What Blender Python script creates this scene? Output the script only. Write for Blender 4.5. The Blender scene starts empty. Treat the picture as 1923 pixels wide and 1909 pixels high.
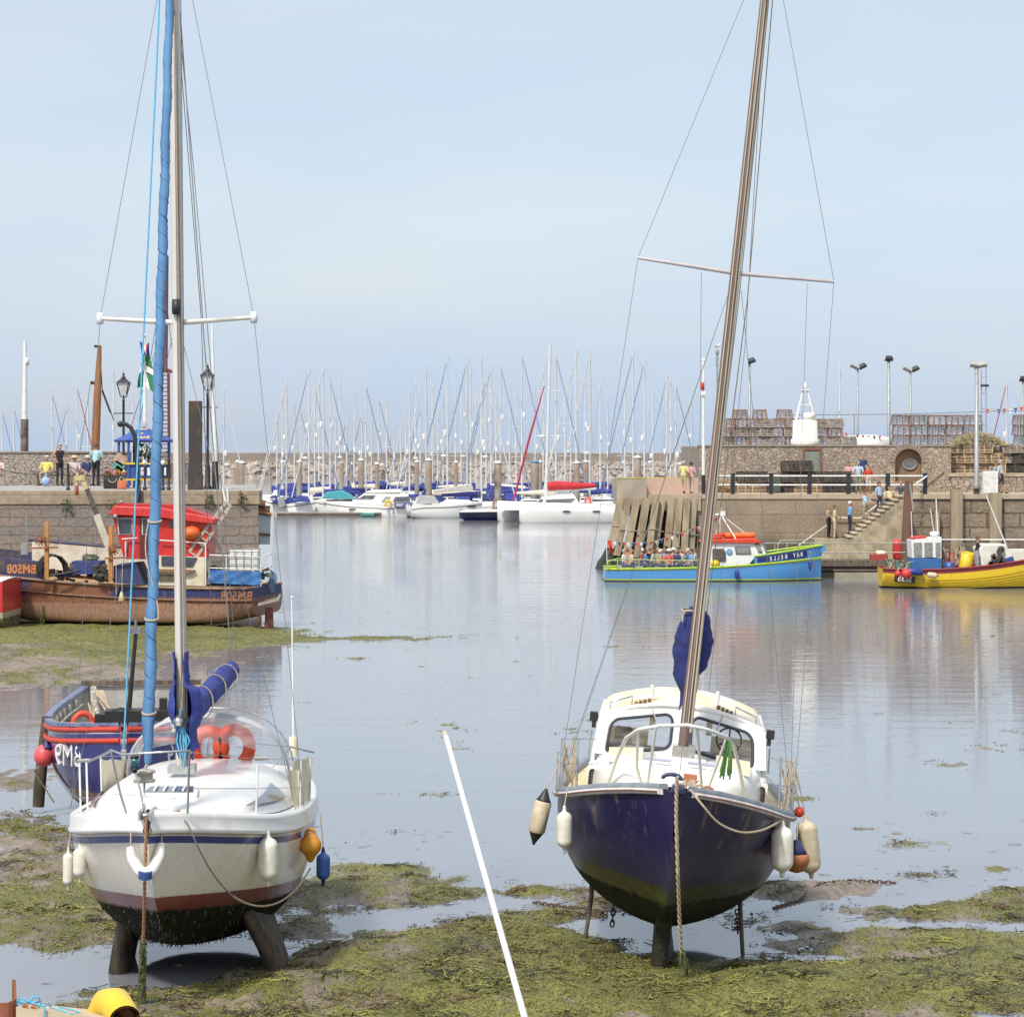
import bpy, bmesh, math, random
import numpy as np
from mathutils import Vector, Matrix, Euler, noise as mnoise
R = math.radians
C = bpy.context.scene.collection
SC = bpy.context.scene
random.seed(7); rng = np.random.default_rng(7)
# ---------------------------------------------------------------- camera
F, H, W0, HOR = 5000.0, 6.3, 961.5, 840.0
cd = bpy.data.cameras.new('camera'); cam = bpy.data.objects.new('camera', cd); C.objects.link(cam)
cam.location = (0, 0, H); cam.rotation_euler = (R(90), 0, 0)
cd.sensor_fit = 'HORIZONTAL'; cd.sensor_width = 36; cd.lens = 36*F/1923
cd.shift_y = -(954.5-HOR)/1923; cd.clip_start = 0.5; cd.clip_end = 30000
SC.camera = cam
# ---------------------------------------------------------------- sky, sun, exposure
SUN_EL, SUN_AZ = 52, 28        # the sun stands behind the camera, a little to the left
wd = bpy.data.worlds.new('World'); SC.world = wd; wd.use_nodes = True
nt = wd.node_tree; nt.nodes.clear()
def N(t, ty, **kw):
    n = t.nodes.new(ty)
    for k, v in kw.items(): setattr(n, k, v)
    return n
def ramp(t, fac, stops, interp='LINEAR'):
    r = N(t, 'ShaderNodeValToRGB'); r.color_ramp.interpolation = interp
    e = r.color_ramp.elements
    while len(e) > 1: e.remove(e[0])
    e[0].position = stops[0][0]; e[0].color = (*stops[0][1], 1)
    for p, c in stops[1:]:
        k = e.new(p); k.color = (*c, 1)
    t.links.new(fac, r.inputs[0]); return r.outputs[0]
wo = N(nt, 'ShaderNodeOutputWorld'); ad = N(nt, 'ShaderNodeAddShader')
b1 = N(nt, 'ShaderNodeBackground'); b2 = N(nt, 'ShaderNodeBackground')
sk = N(nt, 'ShaderNodeTexSky', sky_type='NISHITA', sun_disc=False)
sk.sun_elevation = R(SUN_EL); sk.sun_rotation = R(180+SUN_AZ); sk.dust_density = 2.0
b1.inputs[1].default_value = 0.05; nt.links.new(sk.outputs[0], b1.inputs[0])
tc = N(nt, 'ShaderNodeTexCoord'); sp = N(nt, 'ShaderNodeSeparateXYZ'); nt.links.new(tc.outputs['Generated'], sp.inputs[0])
col = ramp(nt, sp.outputs[2], [(0.0, (.270, .358, .505)), (.01, (.266, .354, .50)), (.03, (.258, .331, .462)), (.05, (.252, .312, .43)), (.1, (.258, .30, .37)), (.16, (.29, .318, .346)), (.3, (.44, .46, .48)), (1, (.52, .54, .56))])
mp = N(nt, 'ShaderNodeMapping'); mp.inputs['Scale'].default_value = (2.6, 2.6, 11); nt.links.new(tc.outputs['Generated'], mp.inputs[0])
nz = N(nt, 'ShaderNodeTexNoise'); nz.inputs['Scale'].default_value = 1.4; nz.inputs['Detail'].default_value = 5; nt.links.new(mp.outputs[0], nz.inputs[0])
cl = ramp(nt, nz.outputs[0], [(.40, (0, 0, 0)), (.68, (.75, .75, .75))])
mx = N(nt, 'ShaderNodeMixRGB', blend_type='MIX'); nt.links.new(cl, mx.inputs[0]); nt.links.new(col, mx.inputs[1]); mx.inputs[2].default_value = (.345, .36, .39, 1)
nt.links.new(mx.outputs[0], b2.inputs[0]); b2.inputs[1].default_value = 1.0
nt.links.new(b1.outputs[0], ad.inputs[0]); nt.links.new(b2.outputs[0], ad.inputs[1]); nt.links.new(ad.outputs[0], wo.inputs[0])
sl = bpy.data.lights.new('sun', 'SUN'); sl.energy = 2.85; sl.angle = R(7); sl.color = (1, .95, .87)
so = bpy.data.objects.new('sun', sl); C.objects.link(so); so.rotation_euler = (R(90-SUN_EL), 0, R(-SUN_AZ)); so.location = (-20, -30, 60)
SC.view_settings.view_transform = 'Standard'; SC.view_settings.look = 'None'
SC.view_settings.exposure = 0.5; SC.view_settings.gamma = 1; SC.view_settings.use_curve_mapping = False
SC.cycles.max_bounces = 6; SC.cycles.transparent_max_bounces = 12; SC.cycles.caustics_reflective = False; SC.cycles.caustics_refractive = False
# ---------------------------------------------------------------- helpers
def P(px, py, Y): return Vector(((px-W0)*Y/F, Y, H-(py-HOR)*Y/F))      # a picture point at distance Y
def G(px, py, z=0.0):                                                   # a picture point on the level z
    Y = (H-z)*F/(py-HOR); return Vector(((px-W0)*Y/F, Y, z))
_m = {}
def M(name, c=(.5, .5, .5), c2=None, scale=6, rough=.5, metal=0, bump=0, bscale=None, lo=.38, hi=.62, stretch=(1, 1, 1), coat=0, alpha=1, spec=.5, detail=4):
    if name in _m: return _m[name]
    m = bpy.data.materials.new(name); m.use_nodes = True; t = m.node_tree; b = t.nodes['Principled BSDF']
    b.inputs['Base Color'].default_value = (*c, 1); b.inputs['Roughness'].default_value = rough
    b.inputs['Metallic'].default_value = metal; b.inputs['Coat Weight'].default_value = coat; b.inputs['Coat Roughness'].default_value = .08
    b.inputs['Alpha'].default_value = alpha; b.inputs['Specular IOR Level'].default_value = spec
    if c2 is None and not bump: c2 = tuple(x*.8 for x in c)
    t_ = N(t, 'ShaderNodeTexCoord'); p_ = N(t, 'ShaderNodeMapping'); p_.inputs['Scale'].default_value = stretch
    t.links.new(t_.outputs['Object'], p_.inputs[0])
    n_ = N(t, 'ShaderNodeTexNoise'); n_.inputs['Scale'].default_value = scale; n_.inputs['Detail'].default_value = detail; n_.inputs['Roughness'].default_value = .62
    t.links.new(p_.outputs[0], n_.inputs[0])
    if c2: t.links.new(ramp(t, n_.outputs[0], [(lo, c), (hi, c2)]), b.inputs['Base Color'])
    if bump:
        q_ = N(t, 'ShaderNodeTexNoise'); q_.inputs['Scale'].default_value = bscale or scale*4; q_.inputs['Detail'].default_value = 4
        t.links.new(p_.outputs[0], q_.inputs[0])
        bp = N(t, 'ShaderNodeBump'); bp.inputs['Strength'].default_value = bump; bp.inputs['Distance'].default_value = .02
        t.links.new(q_.outputs[0], bp.inputs['Height']); t.links.new(bp.outputs[0], b.inputs['Normal'])
    _m[name] = m; return m
class MB:
    """collects shapes, then links them as ONE mesh object"""
    def __init__(s): s.v = []; s.f = []; s.m = []; s.sm = []; s.cur = None; s.att = {}
    def use(s, m): s.cur = m; return s
    def add(s, vs, fs, smooth=False):
        o = len(s.v); s.v += [Vector(v) for v in vs]
        for f in fs: s.f.append([o+i for i in f]); s.m.append(s.cur); s.sm.append(smooth)
        return s
    def box(s, c, d, rot=None, taper=1.0, tx=None):
        hx, hy, hz = d[0]/2, d[1]/2, d[2]/2; tx = taper if tx is None else tx
        vs = [Vector((x*hx*(tx if z > 0 else 1), y*hy*(taper if z > 0 else 1), z*hz)) for z in (-1, 1) for y in (-1, 1) for x in (-1, 1)]
        if rot is not None:
            rm = Euler(rot).to_matrix() if not isinstance(rot, Matrix) else rot
            vs = [rm @ v for v in vs]
        return s.add([v+Vector(c) for v in vs], [(0, 2, 3, 1), (4, 5, 7, 6), (0, 1, 5, 4), (2, 6, 7, 3), (0, 4, 6, 2), (1, 3, 7, 5)])
    def bb(s, a, b): return s.box([(a[i]+b[i])/2 for i in range(3)], [abs(b[i]-a[i]) for i in range(3)])
    def beam(s, a, b, w, h, up=(0, 0, 1)):
        a, b = Vector(a), Vector(b); d = (b-a).normalized(); u = Vector(up)
        if abs(d.dot(u)) > .98: u = Vector((0, 1, 0))
        r = d.cross(u).normalized(); u = r.cross(d)
        vs = [p+r*x*w/2+u*y*h/2 for p in (a, b) for y in (-1, 1) for x in (-1, 1)]
        return s.add(vs, [(0, 1, 3, 2), (4, 6, 7, 5), (0, 4, 5, 1), (2, 3, 7, 6), (0, 2, 6, 4), (1, 5, 7, 3)])
    def tube(s, pts, r, n=6, caps=True, flat=1.0, closed=False):
        pts = [Vector(p) for p in pts]; k = len(pts)
        rs = r if isinstance(r, (list, tuple)) else [r]*k
        vs = []; pu = None
        for i, p in enumerate(pts):
            if closed: d = pts[(i+1) % k]-pts[i-1]
            else: d = pts[min(i+1, k-1)]-pts[max(i-1, 0)]
            d.normalize()
            u = pu if pu is not None else (Vector((0, 0, 1)) if abs(d.z) < .9 else Vector((0, 1, 0)))
            a = d.cross(u)
            if a.length < 1e-6: a = d.cross(Vector((1, 0, 0)))
            a.normalize(); u = a.cross(d); pu = u
            for j in range(n):
                t = 2*math.pi*(j+.5)/n; vs.append(p+(a*math.cos(t)+u*math.sin(t)*flat)*rs[i])
        fs = [(i*n+j, i*n+(j+1) % n, (i+1)*n+(j+1) % n, (i+1)*n+j) for i in range(k-1) for j in range(n)]
        if closed: fs += [((k-1)*n+j, (k-1)*n+(j+1) % n, (j+1) % n, j) for j in range(n)]
        s.add(vs, fs, n > 4)
        if caps and not closed: s.add(vs[:n], [tuple(range(n))[::-1]]); s.add(vs[-n:], [tuple(range(n))])
        return s
    def lathe(s, prof, c=(0, 0, 0), n=12, rot=None):
        vs = []; rm = Euler(rot).to_matrix() if rot is not None and not isinstance(rot, Matrix) else rot
        for r, z in prof:
            for j in range(n):
                t = 2*math.pi*j/n; v = Vector((r*math.cos(t), r*math.sin(t), z)); vs.append((rm @ v if rm is not None else v)+Vector(c))
        k = len(prof)
        fs = [(i*n+j, i*n+(j+1) % n, (i+1)*n+(j+1) % n, (i+1)*n+j) for i in range(k-1) for j in range(n)]
        if prof[0][0] > 1e-4: fs.append(tuple(range(n))[::-1])
        if prof[-1][0] > 1e-4: fs.append(tuple(range((k-1)*n, k*n)))
        return s.add(vs, fs, True)
    def sph(s, c, r, n=10, sc=(1, 1, 1)):
        return s.add([Vector(c)+Vector((r*sc[0]*math.sin(a)*math.cos(b), r*sc[1]*math.sin(a)*math.sin(b), r*sc[2]*math.cos(a)))
                      for a in [math.pi*(i+.02)/(n//2+.04) for i in range(n//2+1)] for b in [2*math.pi*j/n for j in range(n)]],
                     [(i*n+j, (i+1)*n+j, (i+1)*n+(j+1) % n, i*n+(j+1) % n) for i in range(n//2) for j in range(n)], True)
    def grid(s, rows, smooth=True, closed=False):
        k = len(rows[0]); vs = [p for r in rows for p in r]; e = k if closed else k-1
        return s.add(vs, [(i*k+j, i*k+(j+1) % k, (i+1)*k+(j+1) % k, (i+1)*k+j) for i in range(len(rows)-1) for j in range(e)], smooth)
    def poly(s, pts): return s.add(pts, [tuple(range(len(pts)))])
    def prism(s, pts, d):
        d = Vector(d); n = len(pts); a = [Vector(p) for p in pts]; b = [p+d for p in a]
        return s.add(a+b, [tuple(range(n))[::-1], tuple(range(n, 2*n))]+[(i, (i+1) % n, n+(i+1) % n, n+i) for i in range(n)])
    def ring(s, outer, inner, d=None):
        n = len(outer); s.add(list(outer)+list(inner), [(i, (i+1) % n, n+(i+1) % n, n+i) for i in range(n)])
        if d is not None:
            d = Vector(d); s.add([Vector(p)+d for p in list(outer)+list(inner)], [(i, n+i, n+(i+1) % n, (i+1) % n) for i in range(n)])
            for l in (outer, inner): s.add(list(l)+[Vector(p)+d for p in l], [(i, (i+1) % n, n+(i+1) % n, n+i) for i in range(n)])
        return s
    def build(s, name, m=None, parent=None, world=False, attrs=None, bevel=0):
        me = bpy.data.meshes.new(name); vs = s.v
        if world and parent is not None:
            im = Matrix(); q = parent
            while q is not None: im = q.matrix_basis @ im; q = q.parent
            im.invert()
            vs = [im @ v for v in vs]
        me.from_pydata([tuple(v) for v in vs], [], s.f)
        ms = []; idx = []
        for x in s.m:
            x = x or m
            if x not in ms: ms.append(x)
            idx.append(ms.index(x))
        for x in ms: me.materials.append(x)
        me.polygons.foreach_set('material_index', idx); me.polygons.foreach_set('use_smooth', s.sm)
        for k, a in (attrs or {}).items():
            at = me.attributes.new(k, 'FLOAT', 'POINT'); at.data.foreach_set('value', [float(q) for q in a])
        o = bpy.data.objects.new(name, me); C.objects.link(o)
        if parent is not None: o.parent = parent
        if bevel:
            bv = o.modifiers.new('b', 'BEVEL'); bv.width = bevel; bv.segments = 2; bv.limit_method = 'ANGLE'; bv.angle_limit = R(40)
        return o
def tag(o, label=None, cat=None, group=None, kind=None):
    if label: o['label'] = label
    if cat: o['category'] = cat
    if group: o['group'] = group
    if kind: o['kind'] = kind
    return o
def thing(name, label, cat, loc=(0, 0, 0), rz=0, group=None, rot=None, sc=1):
    o = bpy.data.objects.new(name, None); C.objects.link(o); o.location = loc; o.rotation_euler = rot or (0, 0, rz); o.scale = (sc,)*3
    o.matrix_basis = Matrix.LocRotScale(Vector(loc), Euler(rot or (0, 0, rz)), Vector((sc,)*3))
    return tag(o, label, cat, group)
def kids(o): return [c for c in C.objects if c.parent == o]
def dup(root, loc, rz=0, label=None, group=None, sc=None, tree=None):
    tree = tree or family(root)
    def cp(node, par):
        o, ch = node; c = o.copy(); C.objects.link(c); c.parent = par
        for q in ch: cp(q, c)
        return c
    r = cp(tree, None); r.location = loc; r.rotation_euler = (0, 0, rz)
    if sc: r.scale = sc
    if label: r['label'] = label
    if group: r['group'] = group
    return r
def family(o): return (o, [family(c) for c in kids(o)])
def text(s, size, fr, m, parent, name='lettering', mirror=True, bold=0.0, ext=.003, sx=1.0, world=False, label=None):
    """lettering on a plane given by the matrix fr; mirrored as in the picture"""
    cu = bpy.data.curves.new('t', 'FONT'); cu.body = s; cu.size = size; cu.extrude = ext; cu.offset = bold; cu.align_x = 'CENTER'; cu.align_y = 'CENTER'; cu.resolution_u = 3
    o = bpy.data.objects.new('t', cu); C.objects.link(o); dg = bpy.context.evaluated_depsgraph_get()
    me = bpy.data.meshes.new_from_object(o.evaluated_get(dg)); bpy.data.objects.remove(o)
    mm = fr @ Matrix.Diagonal((-sx if mirror else sx, 1, 1, 1))
    b = MB(); b.add([mm @ v.co for v in me.vertices], [tuple(p.vertices) for p in me.polygons]); bpy.data.meshes.remove(me)
    return b.build(name, m, parent, world)
def frame(o, x, z):
    """matrix of a plane: origin o, reading direction x, up z"""
    x = Vector(x).normalized(); y = Vector(z); y = (y-x*y.dot(x)).normalized(); n = x.cross(y)
    return Matrix((( x.x, y.x, n.x, o[0]), (x.y, y.y, n.y, o[1]), (x.z, y.z, n.z, o[2]), (0, 0, 0, 1)))
def ci(xs, ys, x):
    """smooth interpolation through the points"""
    xs = list(xs); i = max(0, min(len(xs)-2, sum(1 for a in xs[1:] if a <= x)))
    h = xs[i+1]-xs[i]; t = min(1, max(0, (x-xs[i])/h))
    def sl(k):
        if k == 0: return (ys[1]-ys[0])/(xs[1]-xs[0])
        if k == len(xs)-1: return (ys[-1]-ys[-2])/(xs[-1]-xs[-2])
        return (ys[k+1]-ys[k-1])/(xs[k+1]-xs[k-1])
    a, b = sl(i)*h, sl(i+1)*h
    return ys[i]*(2*t**3-3*t*t+1)+a*(t**3-2*t*t+t)+ys[i+1]*(3*t*t-2*t**3)+b*(t**3-t*t)
class Hull:
    """a lofted hull: st = rows of (y aft of the bow, half beam, sheer height, bottom height, fullness)"""
    def __init__(s, st, n=26, k=12, tumble=0.0):
        s.st = st; s.ys = [a[0] for a in st]; s.n = n; s.k = k
    def at(s, y): return [ci(s.ys, [a[j] for a in s.st], y) for j in range(1, 5)]
    def pt(s, y, u):
        """u from -1 (left sheer) over 0 (keel) to 1 (right sheer)"""
        hb, zs, zk, n = s.at(y); a = (1-abs(u))*math.pi/2
        return Vector((math.copysign(hb*math.cos(a)**(2/n), u) if u else 0.0, y, zs-(zs-zk)*math.sin(a)**(2/n)))
    def skin(s, m, name='hull', parent=None, transom=True, b=None):
        b = b or MB(); y0, y1 = s.ys[0], s.ys[-1]; rows = []; below = []
        for i in range(s.n+1):
            t = i/s.n; y = y0+(y1-y0)*(t**1.3); zs = s.at(y)[1]; r = []
            for j in range(-s.k, s.k+1):
                q = s.pt(y, j/s.k); r.append(q)
            rows.append(r)
        for half in ([r[:s.k+1] for r in rows], [r[s.k:] for r in rows]):      # two halves: a crisp stem and keel
            b.use(m).grid(half); below += [s.at(r[0].y)[1]-p.z for r in half for p in r]
        if transom:
            b.poly(rows[-1]); below += [9]*len(rows[-1])
        return b.build(name, m, parent, attrs={'below': below})
    def deck(s, m, parent, dz=-.03, camber=.06, y0=None, y1=None, inset=.0, name='deck'):
        b = MB(); rows = []
        y0 = s.ys[0]+.02 if y0 is None else y0; y1 = s.ys[-1]-.01 if y1 is None else y1
        for i in range(15):
            y = y0+(y1-y0)*i/14; hb, zs, _, _ = s.at(y); hb = max(hb-inset, .01)
            rows.append([Vector((hb*u, y, zs+dz+camber*(1-u*u))) for u in (-1, -.75, -.4, 0, .4, .75, 1)])
        b.grid(rows); return b.build(name, m, parent)
    def rail(s, b, r, dx=0, dz=0, y0=None, y1=None, flat=1.0, sides=(-1, 1), n=6, k=16):
        y0 = s.ys[0] if y0 is None else y0; y1 = s.ys[-1] if y1 is None else y1
        for sd in sides:
            pts = []
            for i in range(k+1):
                y = y0+(y1-y0)*i/k; hb, zs, _, _ = s.at(y); pts.append((sd*(hb+dx), y, zs+dz))
            b.tube(pts, r, n, flat=flat)
        return b
def smooth(pts, k=6):
    pts = [Vector(p) for p in pts]; q = [pts[0]*2-pts[1]]+pts+[pts[-1]*2-pts[-2]]; out = []
    for i in range(1, len(q)-2):
        for j in range(k):
            t = j/k; a, b, c, d = q[i-1:i+3]; out.append(.5*((2*b)+(c-a)*t+(2*a-5*b+4*c-d)*t*t+(3*b-a-3*c+d)*t**3))
    return out+[pts[-1]]
def sag(a, b, d, n=10):
    a, b = Vector(a), Vector(b); return [a.lerp(b, i/n)-Vector((0, 0, d*4*(i/n)*(1-i/n))) for i in range(n+1)]
def rrect(x0, x1, z0, z1, r, k=4):
    pts = []
    for cx, cz, a0 in ((x1-r, z1-r, 0), (x0+r, z1-r, 90), (x0+r, z0+r, 180), (x1-r, z0+r, 270)):
        for i in range(k+1):
            a = R(a0+90*i/k); pts.append((cx+r*math.cos(a), cz+r*math.sin(a)))
    return pts
# ---------------------------------------------------------------- setting: water, mud flats, weed
def mth(t, op, a, b=None, c=None):
    n = N(t, 'ShaderNodeMath', operation=op)
    for i, v in enumerate((a, b, c)):
        if v is None: continue
        if isinstance(v, (int, float)): n.inputs[i].default_value = v
        else: t.links.new(v, n.inputs[i])
    return n.outputs[0]
def mixc(t, f, a, b, bt='MIX'):
    n = N(t, 'ShaderNodeMixRGB', blend_type=bt)
    for i, v in enumerate((f, a, b)):
        if isinstance(v, (int, float)): n.inputs[i].default_value = v
        elif isinstance(v, tuple): n.inputs[i].default_value = (*v, 1)
        else: t.links.new(v, n.inputs[i])
    return n.outputs[0]
def noise(t, sc, det=4, stretch=(1, 1, 1), rough=.6, co='Object'):
    a = N(t, 'ShaderNodeTexCoord'); p = N(t, 'ShaderNodeMapping'); p.inputs['Scale'].default_value = stretch
    t.links.new(a.outputs[co], p.inputs[0]); n = N(t, 'ShaderNodeTexNoise'); n.inputs['Scale'].default_value = sc
    n.inputs['Detail'].default_value = det; n.inputs['Roughness'].default_value = rough; t.links.new(p.outputs[0], n.inputs[0]); return n.outputs[0]
def newmat(name):
    m = bpy.data.materials.new(name); m.use_nodes = True; t = m.node_tree; return m, t, t.nodes['Principled BSDF']
def step(t, v, lo, w=.01): return mth(t, 'MULTIPLY', mth(t, 'ADD', mth(t, 'DIVIDE', mth(t, 'SUBTRACT', v, lo), w), .5), 1.0) if False else clampn(t, mth(t, 'ADD', mth(t, 'DIVIDE', mth(t, 'SUBTRACT', v, lo), w), .5))
def clampn(t, v):
    n = N(t, 'ShaderNodeClamp'); t.links.new(v, n.inputs[0]); return n.outputs[0]
def bump(t, b, h, strength=.5, dist=.02):
    n = N(t, 'ShaderNodeBump'); n.inputs['Strength'].default_value = strength; n.inputs['Distance'].default_value = dist
    t.links.new(h, n.inputs['Height']); t.links.new(n.outputs[0], b.inputs['Normal'])

wm, t, b = newmat('harbour_water')
b.inputs['Roughness'].default_value = .045; b.inputs['IOR'].default_value = 1.4; b.inputs['Specular IOR Level'].default_value = .62
b.inputs['Specular Tint'].default_value = (.93, .95, 1, 1)
b.inputs['Base Color'].default_value = (.20, .205, .225, 1)
rip = mth(t, 'ADD', mth(t, 'MULTIPLY', noise(t, .75, 4, (.5, 1.35, 1)), 1.1), mth(t, 'MULTIPLY', noise(t, 4.2, 2, (.6, 1.3, 1)), .2))
calm = ramp(t, noise(t, .045, 2, (1, .6, 1)), [(.42, (.35, .35, .35)), (.6, (1, 1, 1))])
# the shallows by the mud are calmer than the open harbour
tc_ = N(t, 'ShaderNodeTexCoord'); sx_ = N(t, 'ShaderNodeSeparateXYZ'); t.links.new(tc_.outputs['Object'], sx_.inputs[0])
far = clampn(t, mth(t, 'DIVIDE', mth(t, 'SUBTRACT', sx_.outputs[1], 36), 75))
bump(t, b, mth(t, 'MULTIPLY', rip, mth(t, 'MULTIPLY', calm, mth(t, 'ADD', mth(t, 'MULTIPLY', far, .95), .05))), 1.0, .05)
w = MB(); w.poly([(-9000, -60, 0), (9000, -60, 0), (9000, 14000, 0), (-9000, 14000, 0)]); tag(w.build('water', wm), kind='structure')

BANKS = [(120,1200,330,30,.32),(0,1245,190,40,.20),(430,1196,120,13,.15),(540,1201,60,4,.08),(200,1262,160,16,.05),
 (20,1360,70,30,.06),(25,1470,90,22,.075),(50,1560,120,40,.11),(70,1625,120,30,.10),(100,1735,290,46,.15),(40,1690,200,20,.1),(250,1640,150,40,.1),
 (690,1668,170,32,.15),(590,1745,110,26,.10),(760,1800,200,36,.12),(860,1765,150,34,.14),(800,1850,330,40,.15),(560,1870,260,30,.11),(430,1905,500,28,.10),
 (1000,1880,330,50,.15),(1080,1800,200,40,.12),(1180,1688,150,24,.13),(1030,1718,70,14,.06),(1450,1668,130,22,.10),(1580,1672,110,18,.11),(1800,1712,210,22,.13),
 (1890,1690,60,26,.1),(1520,1850,230,40,.14),(1780,1850,240,44,.16),(1640,1770,200,18,.07),(1850,1775,120,20,.08),(1330,1880,260,30,.12),(1480,1740,120,14,.05),
 (1000,1675,60,4,.09),(1860,1632,50,4,.085),(690,1582,70,4,.085),(640,1590,60,4,.08),(740,1198,120,4,.088),(670,1236,26,3,.085),(1145,1213,50,4,.09),(560,1560,60,4,.06),(700,1630,90,8,.08),
 (1600,1557,50,3,.07),(100,1440,60,10,.05),(300,1655,220,26,.08),(480,1690,90,22,.07),(950,1745,90,18,.06),(1700,1760,220,14,.05),(335,1812,70,9,.10),(440,1832,50,8,.09),(640,1800,120,20,.06)]
HOLES = [(720,1738,120,14,.10),(1290,1765,150,40,.115),(385,1800,140,42,.12),(100,1822,150,18,.14),(250,1842,80,10,.05),(1690,1690,160,9,.08),(1180,1740,60,20,.08),
 (620,1880,70,9,.07),(1560,1800,120,10,.09),(1750,1740,150,8,.07),(980,1700,110,12,.06),(470,1770,90,14,.06),(1880,1745,60,10,.06),(230,1520,160,30,.05),(1500,1690,70,10,.04),(1380,1830,60,10,.05),(690,1765,80,8,.06),(300,1880,60,7,.05),(980,1740,60,7,.06),(1700,1885,70,7,.06)]
def bank(px, py):
    h = -.062
    for x, y, rx, ry, a in BANKS:
        d = ((px-x)/rx)**2+((py-y)/ry)**2
        if d < 6: h += a*math.exp(-d)
    for x, y, rx, ry, a in HOLES:
        d = ((px-x)/rx)**2+((py-y)/ry)**2
        if d < 6: h -= a*math.exp(-d)
    return h
def fbm(x, y, s, o=4): return mnoise.fractal(Vector((x*s, y*s, 3.7)), 1.0, 2.1, o)
def mudh(x, y):
    Y = max(y, 20); px = W0+x*F/Y; py = HOR+H*F/Y
    px = min(max(px, -150), 2080); py = min(py, 1935)
    h = bank(px, py)
    h += .046*fbm(x, y*.8, .5)+.052*fbm(x+9, y*.62, 1.15)+.046*fbm(x, y*.7, 3.4, 4)-.004
    h += .026*min(1, max(0, (py-1655)/50))
    if y > 90: h = min(h, .25)
    return h
rows = []; vs_h = []; alg = []
ys = [26.5*math.exp(math.log(112/26.5)*i/330) for i in range(331)]
mb = MB(); NX = 230
for y in ys:
    r = []
    for i in range(NX+1):
        u = -1+2*i/NX; x = u*(.205*y+1.5)
        z = mudh(x, y); r.append(Vector((x, y, z)))
        a = fbm(x+40, y*.7, .38)*.9+fbm(x, y, 1.6)*.45+min(max((z-.0)*5, -.4), .4)
        Y = y; py = HOR+H*F/Y; px = W0+x*F/Y
        a += -.9*math.exp(-((px-1560)/190)**2-((py-1672)/30)**2)-.8*math.exp(-((px-1130)/130)**2-((py-1690)/35)**2)-.7*math.exp(-((py-1262)/28)**2)-.7*math.exp(-((px-40)/120)**2-((py-1420)/70)**2)
        a += .5*math.exp(-((py-1200)/24)**2)-.5*math.exp(-((px-1700)/250)**2-((py-1745)/22)**2)-.5*math.exp(-((px-1280)/200)**2-((py-1760)/60)**2)-.5*math.exp(-((px-380)/190)**2-((py-1790)/50)**2)
        a += .22*min(1, max(0, (py-1640)/60)); alg.append(a)
    rows.append(r)
mb.grid(rows)
mud, t, b = newmat('mud_flat')
g = N(t, 'ShaderNodeNewGeometry'); sz = N(t, 'ShaderNodeSeparateXYZ'); t.links.new(g.outputs['Position'], sz.inputs[0])
at = N(t, 'ShaderNodeAttribute', attribute_name='weed')
fine = noise(t, 9, 5, (1, .6, 1), .7); vf = noise(t, 42, 3, (1, .5, 1), .7)
mudc = mixc(t, ramp(t, fine, [(.35, (0, 0, 0)), (.65, (1, 1, 1))]), (.14, .112, .092), (.27, .225, .19))
algc = ramp(t, mth(t, 'ADD', mth(t, 'MULTIPLY', vf, .6), mth(t, 'MULTIPLY', fine, .4)), [(.34, (.035, .033, .012)), (.46, (.10, .10, .024)), (.57, (.175, .175, .046)), (.70, (.28, .262, .095))])
f = clampn(t, mth(t, 'ADD', mth(t, 'MULTIPLY', mth(t, 'ADD', at.outputs['Fac'], mth(t, 'ADD', mth(t, 'MULTIPLY', mth(t, 'SUBTRACT', fine, .5), 2.2), mth(t, 'MULTIPLY', mth(t, 'SUBTRACT', noise(t, 2.3, 4, (1, .7, 1)), .5), 2.6))), 3.2), .55))
t.links.new(mixc(t, 1.0, mixc(t, f, mudc, algc), ramp(t, noise(t, .9, 4, (1, .6, 1)), [(.33, (.85, .83, .80)), (.60, (1.4, 1.35, 1.22))]), 'MULTIPLY'), b.inputs['Base Color'])
wet = clampn(t, mth(t, 'DIVIDE', mth(t, 'ADD', sz.outputs[2], .0), .05))
t.links.new(mth(t, 'ADD', mth(t, 'MULTIPLY', wet, .38), .26), b.inputs['Roughness'])
bump(t, b, mth(t, 'ADD', fine, mth(t, 'MULTIPLY', vf, .7)), 1.0, .05)
mo = mb.build('mud_flat', mud, attrs={'weed': alg}); tag(mo, kind='structure')
# the harbour bed, one sheet under water and mud
hb_ = MB(); hb_.poly([(-9000, -60, -1.6), (9000, -60, -1.6), (9000, 14000, -1.6), (-9000, 14000, -1.6)]); tag(hb_.build('seabed', M('seabed_silt', (.1, .09, .07), (.14, .12, .1), 2)), kind='structure')
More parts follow.
